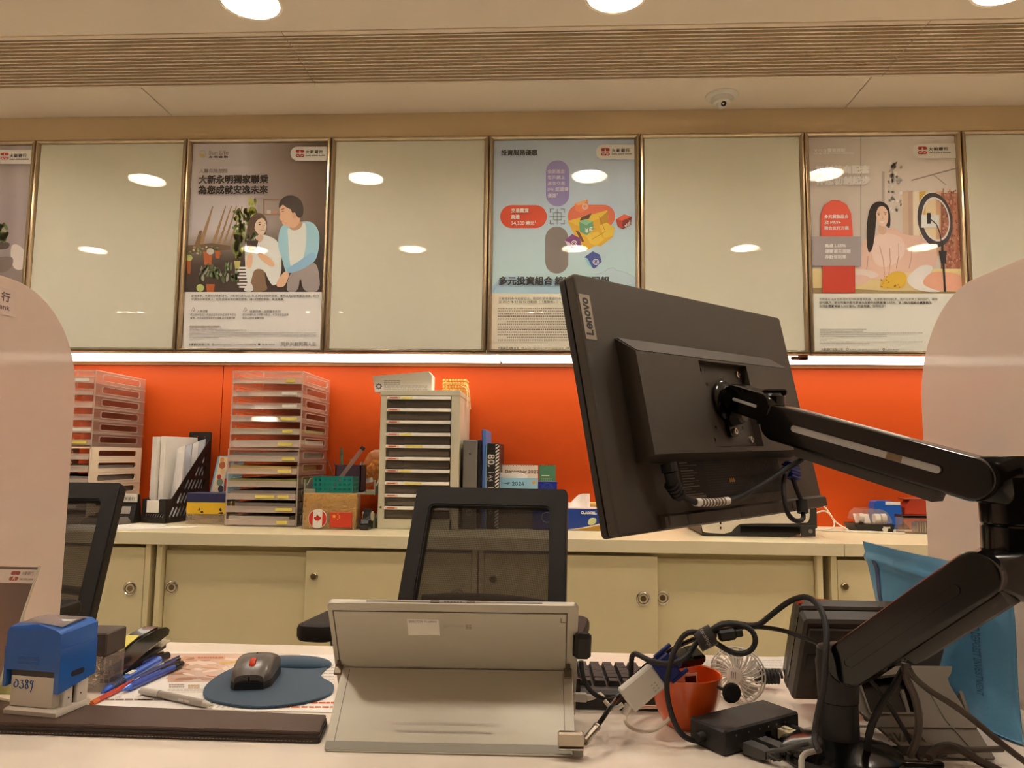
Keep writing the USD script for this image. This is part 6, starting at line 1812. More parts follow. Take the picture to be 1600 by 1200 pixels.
g = text_poly('Kensington', 60, 0, True)
k = .0062
gl = flat(affinity.scale(g, k, k, origin=(0, 0)))
vv = gl.vertices.copy()
ang = (vv[:, 0] - g.bounds[2] * k * .55) / .0129
pos = sc_ + np.outer(vv[:, 1] - .002, Ms[:3, 0]) + .01295 * (np.outer(np.cos(ang), Ms[:3, 2]) - np.outer(np.sin(ang), Ms[:3, 1]))
gl.vertices = pos
if np.cross(pos[gl.faces[0][1]] - pos[gl.faces[0][0]], pos[gl.faces[0][2]] - pos[gl.faces[0][0]]) @ Ms[:3, 2] < 0:
    gl.faces = gl.faces[:, ::-1]
obj('strap_lettering', gl, mat('strap_ink', (170, 162, 154), .6), t)

t = thing('video_adapter', 'white video adapter with a royal blue screw plug hanging over the orange mug', 'adapter', at(1005, 1077, Y=.98))
a, b = at(980, 1093, Y=.972), at(1027, 1054, Y=.982)
Ma = frame(a, b - a, [-.5, 0, .7])
l_ = np.linalg.norm(b - a)
obj('adapter_body', put(box(-.002, -.0165, -.008, l_, .0165, .008, .0022), Ma), white, t)
Mb = Ma @ trimesh.transformations.translation_matrix([l_, 0, 0])
obj('blue_plug', [put(box(.0005, -.0155, -.0075, .026, .0155, .0075, .002), Mb), put(box(.026, -.010, -.006, .034, .010, .006, .002), Mb)], vga, t)
obj('plug_screw', [put(cyl((.012, s * .0185, 0), (.036, s * .0185, 0), .0028, n=14), Mb) for s in (-1, 1)] + [put(box(.010, s * .0155 - .002 * (s < 0), -.003, .014, s * .0205, .003), Mb) for s in (-1, 1)], vga, t)
obj('tail', join([put(cyl((-.002, -.006, 0), (-.014, -.012, 0), .0052, .0042, n=16), Ma), cord([(973, 1100, .968), (966, 1105.5, .968), (958, 1107, .968)], .003)]), white, t)
obj('adapter_print', [put(box(l_ - .016 + .005 * i, -.012 + .004 * j, .0080, l_ - .0135 + .005 * i, -.0105 + .004 * j, .0082), Ma) for i in range(2) for j in range(3)], mat('faint_grey', (190, 184, 176), .6), t)
t = thing('white_lead', 'white lead looping on the desk in front of the orange mug', 'cable', at(1000, 1140, Z=DESK + .003))
obj('lead', cord([(1042, 1106, 1.06), (1022, 1104.5, 1.06), (1000, 1105, 1.045), (984, 1111, 1.02), (977, 1122, .995), (980, 1132, .98), (992, 1140, .97), (1008, 1143, .965), (1024, 1140, .967), (1038, 1130, .967), (1046, 1122, .968)], .0024), cable_white, t)

F_, L_, R_ = np.array([.2095, .922, DESK + .0006]), np.array([.178, .970, DESK + .0006]), np.array([.322, 1.000, DESK + .0006])
MH = frame(F_, R_ - F_, L_ - F_)
hubL, hubW, hubH = .137, .057, .029
t = thing('usb_hub', 'black box-shaped port hub lying in front of the orange mug', 'hub', F_)
obj('case', put(box(0, 0, 0, hubL, hubW, hubH, .0022), MH), black, t)
for i, (x, w, z0, z1) in enumerate(((.030, .014, .006, .012), (.055, .014, .006, .012), (.079, .014, .004, .016), (.100, .016, .004, .018), (.122, .006, .008, .014))):
    obj('port', put(box(x - w / 2, -.0004, z0, x + w / 2, .003, z1, .0002), MH), gloss_black, t)
obj('indicator', [put(cyl((x, -.0003, .021), (x, .002, .021), .0011, n=10), MH) for x in (.02, .042, .062, .078, .093, .11)], mat('indicator_grey', (130, 124, 116), .5), t)
obj('cable_boot', put(cyl((0.002, .034, .013), (-.010, .034, .013), .0062, .0048, n=18), MH), rubber, t)
dg = mat('plug_grey', (70, 68, 66), .5)
for i, (x, nx, pts) in enumerate(((.030, .045, [(1184, 1172, .885), (1200, 1174, .88), (1222, 1172, .88), (1245, 1165, .885), (1262, 1162, .893)]), (.055, .040, [(1207, 1163, .905), (1222, 1166, .893), (1240, 1168, .887), (1258, 1172, .885), (1270, 1176, .885)]))):
    t = thing('usb_plug', ['grey plug, front one of two in the black port hub, with its lead', 'grey plug, rear one of two in the black port hub, with its lead'][i], 'plug', (MH @ [x, 0, .01, 1])[:3], group='grey plugs in the port hub')
    obj('shell', put(box(x - .006, -.010, .0065, x + .006, -.0006, .0115), MH), chrome, t)
    obj('grip', put(hull([(x + sx, y, z) for y, s, zz in ((-.008, 1, 1), (-.030, 1, 1), (-.038, .6, .7)) for sx in (-.008 * s, .008 * s) for z in (.009 - .0062 * zz, .009 + .0062 * zz)]), MH), dg, t)
    obj('strain_relief', [put(box(x - .0036, -.041 - .004 * k, .0055, x + .0036, -.0385 - .004 * k, .0125, .001), MH) for k in range(3)], dg, t)
    s0 = (MH @ [x, -.038, .009, 1])[:3]
    obj('lead', tube([s0, (MH @ [x + .002, -.052, .009, 1])[:3]] + [np.maximum(at(px, py, Y=yy), [-9, -9, DESK + .003]) for px, py, yy in pts[1:]], .0026, 10), dg, t)
t = thing('network_plug', 'cream network plug with ribbed boot in the black port hub', 'plug', (MH @ [.100, 0, .01, 1])[:3])
crm = mat('cream_plug', (214, 200, 164), .4)
obj('connector', [put(box(.0935, -.010, .0045, .1065, -.0006, .0165, .0008), MH), put(box(.0925, -.022, .0035, .1075, -.010, .0175, .0015), MH), put(box(.097, -.016, .0175, .103, -.004, .0195, .0005), MH)], crm, t)
dd = (MH[:3, :3] @ np.array([.55, -.84, -.10]))
s0 = (MH @ [.100, -.022, .0105, 1])[:3]
obj('boot', [cyl(s0 + dd * .0042 * k, s0 + dd * (.0042 * k + .003), .0066 - .0003 * k, .0062 - .0003 * k, n=18) for k in range(7)] + [cyl(s0, s0 + dd * .030, .0048, .004, n=16)], crm, t)
obj('lead', tube([s0 + dd * .028, s0 + dd * .045, np.maximum(at(1258, 1178, Y=.868), [-9, -9, DESK + .004]), np.maximum(at(1252, 1205, Y=.835), [-9, -9, DESK + .004])], .0032, 10), mat('grey_lead', (176, 168, 156), .5), t)
t = thing('black_jack', 'short black round jack beside the cream network plug', 'plug', (MH @ [.122, 0, .011, 1])[:3])
obj('jack', [put(cyl((.122, -.0006, .0115), (.122, -.020, .0115), .0048, n=18), MH), put(cyl((.122, -.020, .0115), (.126, -.030, .011), .0046, .003, n=18), MH)], rubber, t)
obj('lead', tube([(MH @ [.1255, -.029, .011, 1])[:3], np.maximum(at(1275, 1150, Y=.96), [-9, -9, DESK + .0035]), np.maximum(at(1292, 1158, Y=.975), [-9, -9, DESK + .0035])], .0027, 8), rubber, t)

# ------------------------------------------------------------------ orange mug with things in it, fan, disc
MGC = np.array([.1845, 1.031, DESK + .0005])
t = thing('mug', 'orange glazed mug holding odds and ends', 'mug', MGC)
obj('mug', lathe([(0, .0), (.027, .0), (.030, .002), (.0390, .020), (.0445, .040), (.0470, .065), (.0462, .0662), (.0446, .065), (.042, .040), (.036, .020), (.027, .006), (0, .005)], 56, MGC), mat('orange_glaze', (228, 92, 26), .22, vary=.03, coat=.6), t)
t = thing('mouse_battery_case', 'glossy black plastic case sticking out of the orange mug', 'case', MGC + [0, 0, .05])
Mc = frame(MGC + [-.020, -.006, .068], [1, .25, .12], [-.25, 1, .25])
obj('case', put(slab(rrect(0, 0, .050, .032, .006), .014, .004), Mc), gloss_black, t)
obj('case_lid', put(box(.030, -.0008, .003, .0508, .0328, .0148, .003), Mc), gloss_black, t)
t = thing('card_tag', 'white and black printed card tag at the front of the orange mug', 'tag', MGC + [0, -.02, .05])
Mc = frame(MGC + [-.034, -.022, .048], [1, 0, .10], [0, -.25, 1])
obj('card', put(box(0, 0, 0, .046, .022, .0012, .0004), Mc), white_tag, t)
obj('card_print', [put(box(.012, .010, .0012, .019, .020, .0015), Mc), put(box(.030, .004, .0012, .044, .018, .0015), Mc)], gloss_black, t)
t = thing('metal_clip', 'small steel clip poking out at the left rim of the orange mug', 'clip', MGC + [-.02, 0, .05])
obj('clip', [tube([MGC + [-.030, -.004, .040], MGC + [-.026, -.006, .072], MGC + [-.014, -.008, .076], MGC + [-.018, -.006, .070]], .0012, 8), tube([MGC + [-.026, .004, .040], MGC + [-.024, 0, .070], MGC + [-.010, -.002, .074]], .0012, 8)], chrome, t)
bd_ = at(1140, 1081, Y=.985)
t = thing('foam_disc', 'small black round foam disc hanging at the right side of the orange mug', 'disc', bd_)
obj('disc', put(slab(Point(0, 0).buffer(.0125, quad_segs=10), .009, .004), frame(bd_, [.95, .3, 0], [0, 0, 1])), mat('foam', (20, 18, 18), .95), t)
obj('stem', cyl(bd_ + [-.004, .003, 0], bd_ + [-.0135, .008, .004], .002, n=10), rubber, t)

FC = at(1152, 1064, Y=1.135) + np.array([0, 0, .0085])
nF = np.array([-.50, -.84, .20])
MF = frame(FC, [.84, -.50, 0], np.cross(nF, [.84, -.50, 0]))
if MF[:3, 2] @ nF < 0:
    MF = frame(FC, [-.84, .50, 0], np.cross(nF, [-.84, .50, 0]))
fanm = mat('fan_white', (226, 220, 210), .35, coat=.3)
t = thing('hand_fan', 'white handheld fan with a ribbed round cage behind the orange mug', 'fan', FC)
RF = .0385
ring = lambda r, z, w: put(lathe([(r, z - w), (r + w, z), (r, z + w), (r - w, z)], 48), MF)
obj('cage_ring', [ring(RF, .008, .0012), ring(RF, -.008, .0012), ring(RF * .62, .0125, .0007)], fanm, t)
for k in range(32):
    a = 2 * PI * k / 32
    pts = [(r * math.cos(a + tw), r * math.sin(a + tw), z) for r, tw, z in ((.010, 0, .0142), (.020, .10, .0138), (.031, .24, .0115), (RF, .36, .0080))]
    obj('cage_rib', put(tube(pts, .0010, 5, step=.006), MF), fanm, t)
for k in range(18):
    a = 2 * PI * k / 18
    obj('rear_rib', put(tube([(.010 * math.cos(a), .010 * math.sin(a), -.012), (.028 * math.cos(a + .1), .028 * math.sin(a + .1), -.0115), (RF * math.cos(a + .2), RF * math.sin(a + .2), -.008)], .0012, 5, step=.01), MF), fanm, t)
obj('hub_cap', put(lathe([(0, .0135), (.0115, .0135), (.0115, .0155), (.009, .0165), (0, .0168)], 30), MF), fanm, t)
obj('hub_mark', [put(box(-.004 + .003 * k, -.005 + .001 * (k % 2), .0166, -.0028 + .003 * k, .005 - .001 * (k % 2), .0172), MF) for k in range(3)], mat('hub_mark', (150, 144, 136), .5), t)
for k in range(5):
    a = 2 * PI * k / 5
    bl = hull([(r * math.cos(a + da), r * math.sin(a + da), z) for r, da, z in ((.009, 0, .002), (.009, .3, -.002), (.034, .15, .004), (.034, .75, -.004), (.030, .9, -.004))] + [(r * math.cos(a + da), r * math.sin(a + da), z - .001) for r, da, z in ((.009, 0, .002), (.034, .15, .004), (.034, .75, -.004))])
    obj('blade', put(bl, MF), mat('fan_blade', (206, 200, 190), .4), t)
obj('motor', put(lathe([(0, -.013), (.011, -.013), (.011, .006), (0, .006)], 28), MF), fanm, t)
h0 = FC + np.array([-.84, .50, .06]) * .036
h1 = h0 + np.array([-.075, .045, -.006])
obj('handle', tube([h0, (h0 + h1) / 2, h1], (.0125, .015), 20), fanm, t)
obj('switch', put(box(-.005, -.003, .0125, .005, .003, .0145, .001), frame((h0 + h1) / 2 + [0, 0, -.0005], h1 - h0, [0, 1, 0] if True else 0)), black, t)

# ------------------------------------------------------------------ desk keyboard
KX0, KX1, KY0, KY1 = -.27, .160, 1.075, 1.255
key_m = mat('keycap', (34, 31, 30), .5, vary=.08, bump=.1, bump_scale=900)
t = thing('keyboard', 'black desktop keyboard behind the tablet', 'keyboard', (-.06, 1.165, DESK))
obj('case', hull([(x, y, z) for x in (KX0, KX1) for y, z in ((KY0, DESK + .0008), (KY0 - .002, DESK + .022), (KY0 + .006, DESK + .026), (KY1, DESK + .012), (KY1 + .003, DESK + .006), (KY1, DESK + .0008))]), black, t)
for r_ in range(6):
    y = KY0 + .030 + r_ * .0232 + (.006 if r_ > 0 else 0)
    zt_ = DESK + .0262 - (y - KY0 - .006) * .0805
    n = 20
    for c_ in range(n):
        x = KX0 + .012 + c_ * (KX1 - KX0 - .024) / n
        wk = (KX1 - KX0 - .024) / n - .0024
        obj('key', hull([(x + i, y + j, zt_ - .001) for i in (0, wk) for j in (0, .0195)] + [(x + i, y + j, zt_ + .0065) for i in (.0022, wk - .0022) for j in (.002, .0175)]), key_m, t, smooth=False)

# ------------------------------------------------------------------ mouse on its mat
out = [(316, 1083), (321, 1071), (338, 1057), (365, 1043), (398, 1031), (430, 1027), (470, 1025.5), (495, 1027), (508, 1033), (512, 1042), (504, 1050), (500, 1056), (508, 1062), (519, 1067), (523.5, 1075), (516, 1086), (490, 1095), (455, 1101.5), (415, 1105.5), (375, 1104), (341, 1098), (322, 1092)]
g = poly(Polygon([at(*q, Z=DESK + .004)[:2] for q in soft(out, 2)]))
matm = mat('mat_blue', (44, 74, 98), .75, vary=.04, scale=200, sheen=.25, bump=.15, bump_scale=2500)
t = thing('mouse_mat', 'slate blue mouse mat with a padded wrist rest', 'mouse mat', (*g.centroid.coords[0], DESK))
obj('mat', join([prism(g, .0028, trimesh.transformations.translation_matrix([0, 0, DESK + .0020])), prism(g.buffer(-.0012), .0034, trimesh.transformations.translation_matrix([0, 0, DESK + .0018]))]), matm, t)
wr = trimesh.creation.icosphere(4, 1.0)
wr.vertices = np.sign(wr.vertices) * np.abs(wr.vertices) ** np.array([.8, .8, 1])
wr.vertices *= [.060, .027, .011]
wr.apply_transform(trimesh.transformations.rotation_matrix(-.06, [0, 0, 1]))
wc = at(462, 1036, Z=DESK + .006)
wr.apply_translation([wc[0], wc[1], DESK + .005])
wr.vertices[:, 2] = np.maximum(wr.vertices[:, 2], DESK + .0025)
obj('wrist_rest', wr, matm, t)
MOX = np.array([-.448, 1.155, DESK + .0056])
t = thing('mouse', 'dark grey computer mouse with an orange-red wheel on the slate blue mat', 'mouse', MOX)
Mm = frame(MOX, [.98, .19, 0], [-.19, .98, 0])      # +y is the rear of the mouse, away from the viewer


def shellm(z0f, z1f, wscale, n=22, m_=26):
    V, F = [], []
    ys = np.linspace(-.052, .052, n)
    for y in ys:
        s = (y + .052) / .104
        w = (.0295 + .004 * s) * (1 - abs(2 * s - 1) ** 6) ** .25 * wscale if 0 < s < 1 else .021
        h = .017 + .021 * math.sin(PI * min(1, s * .9 + .05)) ** .9
        for k in range(m_):
            a = PI * k / (m_ - 1)
            cx, cz = math.cos(a), math.sin(a)
            x = w * np.sign(cx) * abs(cx) ** .55
            z = z0f(s) + (z1f(h) - z0f(s)) * abs(cz) ** .6
            V.append((x, y, z))
    for i in range(n - 1):
        for k in range(m_ - 1):
            a = i * m_ + k
            F += [[a, a + 1, a + m_ + 1], [a, a + m_ + 1, a + m_]]
    for i in (0, n - 1):
        F += [[i * m_, i * m_ + k, i * m_ + k + 1] for k in range(1, m_ - 1)]
    F += [[i * m_, (i + 1) * m_, (i + 1) * m_ + m_ - 1] for i in range(n - 1)] + [[i * m_, (i + 1) * m_ + m_ - 1, i * m_ + m_ - 1] for i in range(n - 1)]
    me = trimesh.Trimesh(V, F, process=False)
    me.fix_normals()
    return me


obj('base', put(shellm(lambda s: 0, lambda h: h * .62, 1.0), Mm), black, t)
obj('top_shell', put(shellm(lambda s: .010 + .004 * s, lambda h: h, .985), Mm), mat('mouse_grey', (92, 84, 76), .36, coat=.25, coat_rough=.2, vary=.03), t)
wz = .024
obj('wheel', put(lathe([(.004, -.0042), (.0105, -.0042), (.0118, -.0015), (.0118, .0015), (.0105, .0042), (.004, .0042)], 32), Mm @ frame([0, -.025, .0268], [0, 1, 0], [0, 0, 1])), mat('wheel_red', (222, 66, 26), .35), t)
obj('button_split', put(hull([(x, y, z) for x in (-.0008, .0008) for y, z in ((-.0528, .012), (-.0522, .0190), (-.038, .0268), (-.020, .0338), (.006, .0388), (.006, .034), (-.04, .012))]), Mm), gloss_black, t)

# ------------------------------------------------------------------ leather folder, printed sheet, pens
lea = mat('brown_leather', (84, 64, 54), .42, vary=.08, scale=40, bump=.25, bump_scale=900)
lea2 = mat('dark_leather', (58, 46, 40), .45, vary=.08, scale=40, bump=.25, bump_scale=900)
t = thing('leather_folder', 'dark brown stitched leather desk folder along the front edge of the desk', 'desk folder', (-.55, .96, DESK))
g0 = poly(Polygon([(-.90, .925), (-.276, .925), (-.286, .990), (-.90, 1.012)]), .004)
obj('bottom_leaf', prism(g0, .0045, trimesh.transformations.translation_matrix([0, 0, DESK + .0006])), lea2, t)
obj('middle_leaf', prism(g0.buffer(-.0015), .0035, trimesh.transformations.translation_matrix([.0005, 0, DESK + .0054])), lea2, t)
g1 = poly(Polygon([(-.90, .9285), (-.2785, .9285), (-.288, .990), (-.90, 1.012)]), .004)
obj('top_leaf', join([prism(g1, .003, trimesh.transformations.translation_matrix([0, 0, DESK + .0092])), prism(g1.buffer(-.0015), .0038, trimesh.transformations.translation_matrix([0, 0, DESK + .0090]))]), lea, t)
obj('stitching', [tube([(-.895 + .0045 * k, .9236, DESK + .0034), (-.8925 + .0045 * k, .9236, DESK + .0034)], .0006, 5, smooth=False) for k in range(136)], mat('stitch', (120, 100, 84), .7), t, kind='stuff')

t = thing('printed_sheet', 'large white printed sheet under the mouse mat and pens', 'paper', (-.47, 1.17, DESK))
S4 = [at(*q, Z=DESK + .0012)[:2] for q in ((232, 1017), (524, 1023), (520, 1113), (138, 1104))]
obj('sheet', prism(Polygon(S4), .0009, trimesh.transformations.translation_matrix([0, 0, DESK + .0003])), paper, t, smooth=False)
SZ = DESK + .00125
pr = Print(lambda x, y: tuple(at(x, y, Z=SZ)[:2]), frame([0, 0, SZ], [1, 0, 0], [0, 1, 0]), conv=cv, step=.000003)
pr.clip = Polygon(S4)
q = np.random.default_rng(12)
pr.grad(262, 1021, 470, 1066, lambda u, v: mixc((226, 206, 192), (214, 180, 156), .5 + .5 * math.sin(5 * u + 3 * v)) * (1 - .08 * v), 16, 8)
for _ in range(60):
    x, y = q.uniform(270, 400), q.uniform(1027, 1062)
    pr.ell(x, y, q.uniform(5, 18), q.uniform(1, 2.6), [(206, 158, 128), (222, 184, 160), (190, 146, 122), (234, 210, 196), (176, 128, 104)][q.integers(5)], q.uniform(-.2, .2))
for _ in range(8):
    pr.ell(q.uniform(345, 375), q.uniform(1031, 1037), 4, 1.4, (226, 184, 84))
pr.rect(303, 1024, 352, 1030.5, (216, 168, 142), 3)
pr.micro(309, 348, 1029, 2.4, (176, 110, 86), .8, (2, 5))
for x, y, w in ((264, 1070, 24), (294, 1071, 18)):
    for k in range(4):
        pr.micro(x, x + w, y + 1.6 * k, .9, (150, 128, 112) if x < 280 else (196, 160, 84), .6, (2, 5))
for k in range(3):
    pr.micro(262, 330, 1077.5 + 2.2 * k, .7, (186, 168, 156), .8, (3, 9))
pr.micro(165, 305, 1094.5, 2.6, (150, 130, 118), 1.2, (6, 16)), pr.micro(180, 190, 1090, 1, (90, 80, 74), 1, (1, 3))
pr.micro(216, 236, 1094.5, 2.6, (206, 120, 80), .8, (6, 12))
for k in range(12):
    pr.shape([(318 + 9 * k, 1106.5), (322 + 9 * k, 1106.5), (329 + 9 * k, 1101), (325 + 9 * k, 1101)], (206, 196, 186), 0)
pr.micro(486, 522, 1099.5, 2.6, (216, 92, 44), 1, (5, 11)), pr.micro(440, 520, 1106, 2.4, (216, 120, 80), 2, (6, 14))
for k in range(9):
    pr.micro(496 - k, 522, 1040 + 4.4 * k, 1.2, (206, 190, 178), 1, (3, 8))
pr.build('sheet_print', t)

bl, bl2, navy = mat('pen_blue', (26, 66, 168), .3, coat=.4), mat('pen_bright_blue', (40, 96, 206), .3, coat=.4), mat('pen_navy', (24, 36, 110), .3, coat=.4)
PENS = [('dark blue marker with a black cap end, rearmost of the scattered pens', (166, 1056), (262, 1024), .0070, navy, gloss_black, .80, .0),
        ('bright blue gel pen with a ribbed grip and white label', (158, 1083), (248, 1031), .0062, bl2, bl2, .0, .0),
        ('blue ballpoint with a black clip, in front of the scattered pens', (190, 1079), (284, 1037), .0056, bl, gloss_black, .84, .0),
        ('slim blue ballpoint lying just behind the front one', (205, 1066), (279, 1030), .0046, navy, gloss_black, .9, .004),
        ('red and orange pencil lying across the front of the pens', (143, 1099), (262, 1037), .0036, mat('pencil_red', (196, 60, 34), .35), mat('pencil_cream', (232, 206, 180), .5), .88, .0),
        ('gold and grey ballpoint behind the blue marker', (192, 1044), (254, 1021), .0048, mat('pen_gold', (168, 146, 104), .35, metal=.5), mat('pen_gold', (168, 146, 104)), .8, .004)]
for i, (lab, a, b, r, m1, m2, cap, lift) in enumerate(PENS):
    zc_ = DESK + .0016 + r + lift
    a, b = at(*a, Z=zc_), at(*b, Z=zc_)
    t = thing('pencil' if 'pencil' in lab else 'pen', lab, 'pencil' if 'pencil' in lab else 'pen', a, group='pens scattered beside the stamp')
    d = b - a
    if 'pencil' in lab:
        obj('barrel', cyl(a + d * .07, b, r, n=6), m1, t)
        obj('end_band', cyl(a, a + d * .07, r * 1.02, n=6), mat('pencil_orange', (222, 112, 44), .4), t)
        obj('pencil_print', [cyl(a + d * u, a + d * (u + .03), r * 1.03, n=6) for u in (.50, .56, .62, .70)] + [cyl(a + d * cap, a + d * .97, r * 1.03, n=6)], m2, t)
        continue
    obj('barrel', cyl(a + d * .12, a + d * (cap or 1), r, n=20), m1, t)
    obj('nib', join([cyl(a + d * .035, a + d * .12, r * .35, r * .95, n=18), cyl(a, a + d * .035, r * .12, r * .3, n=10)]), m1 if i != 2 else bl2, t)
    if cap:
        obj('end_cap', join([cyl(a + d * cap, b, r * 1.05, r * .9, n=20)]), m2, t)
        obj('clip', put(box(0, -.0014, r * .9, np.linalg.norm(d) * .34, .0014, r * 1.25, .0005), frame(a + d * (cap - .22), d, np.cross([0, 0, 1], d))), m2 if i != 3 else m1, t)
    else:
        obj('grip', [cyl(a + d * (.13 + .026 * k), a + d * (.148 + .026 * k), r * 1.08, n=20) for k in range(8)], mat('grip_grey', (66, 72, 92), .6), t)
        obj('pen_label', put(box(0, -.004, r * .72, .020, .004, r * 1.01, .0004), frame(a + d * .42, d, np.cross([0, 0, 1], d))), white_tag, t)
        obj('clicker', cyl(b, b + d * .05, r * .5, n=14), m1, t)
a, b = at(223, 1079, Z=DESK + .0068), at(333, 1102, Z=DESK + .0068)
t = thing('stylus', 'light grey tablet stylus lying before the mouse mat', 'stylus', a)
d = b - a
pg = mat('stylus_grey', (186, 178, 168), .35, metal=.2)
obj('barrel', cyl(a + d * .26, a + d * .88, .0050, n=24), pg, t)
obj('cap', cyl(a, a + d * .25, .0054, n=24), mat('stylus_light', (214, 208, 198), .35), t)
obj('nib', join([cyl(a + d * .88, a + d * .975, .0048, .0022, n=20), cyl(a + d * .975, b, .0014, .0007, n=12)]), mat('stylus_light', (214, 208, 198)), t)
obj('clip', put(box(-.002, -.0062, -.0022, np.linalg.norm(d) * .24, -.0050, .0022, .0005), frame(a, d, np.cross([0, 0, 1], d))), mat('stylus_light', (214, 208, 198)), t)
obj('button', [put(box(u, -.0058, -.0014, u + .010, -.0046, .0020, .0006), frame(a, d, np.cross([0, 0, 1], d))) for u in (.078, .090)], mat('stylus_light', (214, 208, 198)), t)

# ------------------------------------------------------------------ stapler, keypad, clip box, stamp, sign
a, b = at(178, 1048, Z=DESK + .012), at(252, 1003, Z=DESK + .012)
a, b = at(172, 1052, Z=DESK + .016), at(250, 1004, Z=DESK + .024)
a[2], b[2] = DESK + .0020, DESK + .0160
d = b - a
Ms = frame(a, d, np.cross([0, 0, 1], d))
ln = np.linalg.norm(d)
t = thing('stapler', 'black stapler with a yellow label lying among the pens', 'stapler', a)
prof = [(0, .010), (0, .030), (.012, .041), (ln * .35, .047), (ln * .75, .045), (ln * .95, .038), (ln + .004, .030), (ln, .022), (ln * .6, .020), (.02, .012)]
body = []
for y, s in ((-.0155, .92), (-.012, 1), (.012, 1), (.0155, .92)):
    body.append(prism(Polygon(prof).buffer(-.0006), .031, Ms @ frame([0, .0155, 0], [1, 0, 0], [0, 0, 1])))
    break
obj('body', join(body + [put(hull([(x, y, z) for x, z in ((.004, .039), (ln * .4, .0490), (ln * .8, .0460), (ln * .8, .034), (.004, .024)) for y in (-.0115, .0115)]), Ms)]), gloss_black, t)
obj('base', put(hull([(x, y, z + .0) for x in (-.004, ln * .98) for y in (-.0125, .0125) for z in (.0012, .007)] + [(x, y, .010) for x in (0, .05) for y in (-.0125, .0125)]), Ms), black, t)
obj('anvil', put(box(ln * .86, -.0135, .0062, ln + .012, .0135, .0095, .001), Ms), mat('beige_plastic', (196, 184, 156), .5), t)
obj('magazine', put(box(.03, -.006, .0115, ln * .97, .006, .0185, .0008), Ms), chrome, t)
obj('label', put(hull([(x, y, z) for x, z in ((.012, .0440), (.066, .0502), (.066, .0492), (.012, .0430)) for y in (-.0098, .0098)]), Ms), yellow_tag, t)
t = thing('keypad', 'beige desk calculator with rows of keys behind the stapler', 'calculator', (-.75, 1.31, DESK))
bei = mat('beige_key', (206, 194, 162), .5)
kq = [at(*q, Z=DESK + .012)[:2] for q in ((142, 1008), (236, 1001), (262, 1006), (190, 1020), (150, 1024))]
K0 = np.array([-.80, 1.245, DESK + .0006])
Mq = frame(K0, [1, .10, 0], [-.10, 1, 0])
obj('case', put(hull([(x, y, z) for x in (0, .115) for y, z in ((0, 0), (0, .010), (.10, .020), (.10, 0))]), Mq), bei, t)
for i in range(7):
    for j in range(5):
        x, y = .006 + i * .0152, .008 + j * .018
        zz = .010 + y * .1
        obj('key', put(hull([(x + u, y + w_, zz) for u in (0, .0125) for w_ in (0, .0145)] + [(x + u, y + w_, zz + .006) for u in (.0015, .011) for w_ in (.0015, .013)]), Mq), mat('beige_keycap', (196, 186, 150), .55), t, smooth=False)
t = thing('clip_box', 'small dark-topped clear box of paper clips behind the blue stamp', 'box', (-.68, 1.10, DESK))
c0_ = at(148, 1092, Z=DESK + .001)
cx0, cx1, cy0, cy1 = -.700, -.646, 1.085, 1.135
obj('clear_box', [box(cx0, cy0, DESK + .0016, cx1, cy0 + .0014, DESK + .052), box(cx0, cy1 - .0014, DESK + .0016, cx1, cy1, DESK + .052), box(cx0, cy0, DESK + .0016, cx0 + .0014, cy1, DESK + .052), box(cx1 - .0014, cy0, DESK + .0016, cx1, cy1, DESK + .052), box(cx0, cy0, DESK + .0016, cx1, cy1, DESK + .003)], clr, t)
obj('dark_top', box(cx0 - .001, cy0 - .001, DESK + .0525, cx1 + .001, cy1 + .001, DESK + .086, .002), mat('brown_cap', (70, 58, 52), .45), t)
q = np.random.default_rng(9)
cl = []
for _ in range(70):
    c = np.array([q.uniform(cx0 + .008, cx1 - .008), q.uniform(cy0 + .006, cy1 - .012), q.uniform(DESK + .006, DESK + .046)])
    R_ = trimesh.transformations.random_rotation_matrix(q.uniform(size=3))
    loop = np.array([(-.006, -.002, 0), (.006, -.002, 0), (.007, 0, 0), (.006, .002, 0), (-.004, .002, 0), (-.005, 0, 0), (.004, -.0005, 0)])
    v = (R_[:3, :3] @ loop.T).T * .8 + c
    v = np.clip(v, [cx0 + .002, cy0 + .002, DESK + .004], [cx1 - .002, cy1 - .002, DESK + .051])
    cl.append(tube(v, .0005, 4, smooth=False))
obj('paper_clips', cl, chrome, t, kind='stuff')

LZ = DESK + .0132
S0 = np.array([-.699, .962, LZ])
MS_ = frame(S0, [.990, -.14, 0], [.14, .990, 0]) @ np.diag([.94, .95, .85, 1.0])
t = thing('stamp', 'blue and white self-inking stamp standing on the leather folder', 'stamp', S0)
sw, sd = .079, .056
stw = mat('stamp_white', (222, 214, 200), .4)
stb = mat('stamp_blue', (18, 92, 178), .32, coat=.3, vary=.03)
obj('base', join([put(hull([(x, y, z) for x in (-.003, sw + .002) for y in (-.004, sd + .002) for z in (0, .006)] + [(x, y, .010) for x in (0, sw) for y in (0, sd)]), MS_), put(box(0, 0, .009, sw - .006, sd, .082, .003), MS_), put(box(sw - .014, .010, .004, sw + .0005, .026, .080, .0015), MS_), put(box(sw - .014, .032, .004, sw + .0005, sd - .002, .080, .0015), MS_)]), stw, t)
obj('base_band', put(box(.003, -.0008, .056, sw - .007, .0006, .066, .0003), MS_), mat('band_grey', (62, 58, 54), .5), t)
obj('side_slot', put(box(sw - .010, .026, .008, sw - .004, .032, .075), MS_), gloss_black, t)
obj('rivet', [put(cyl((sw, y, .022), (sw + .0012, y, .022), .0012, n=10), MS_) for y in (.018, .040)], seam_m, t)
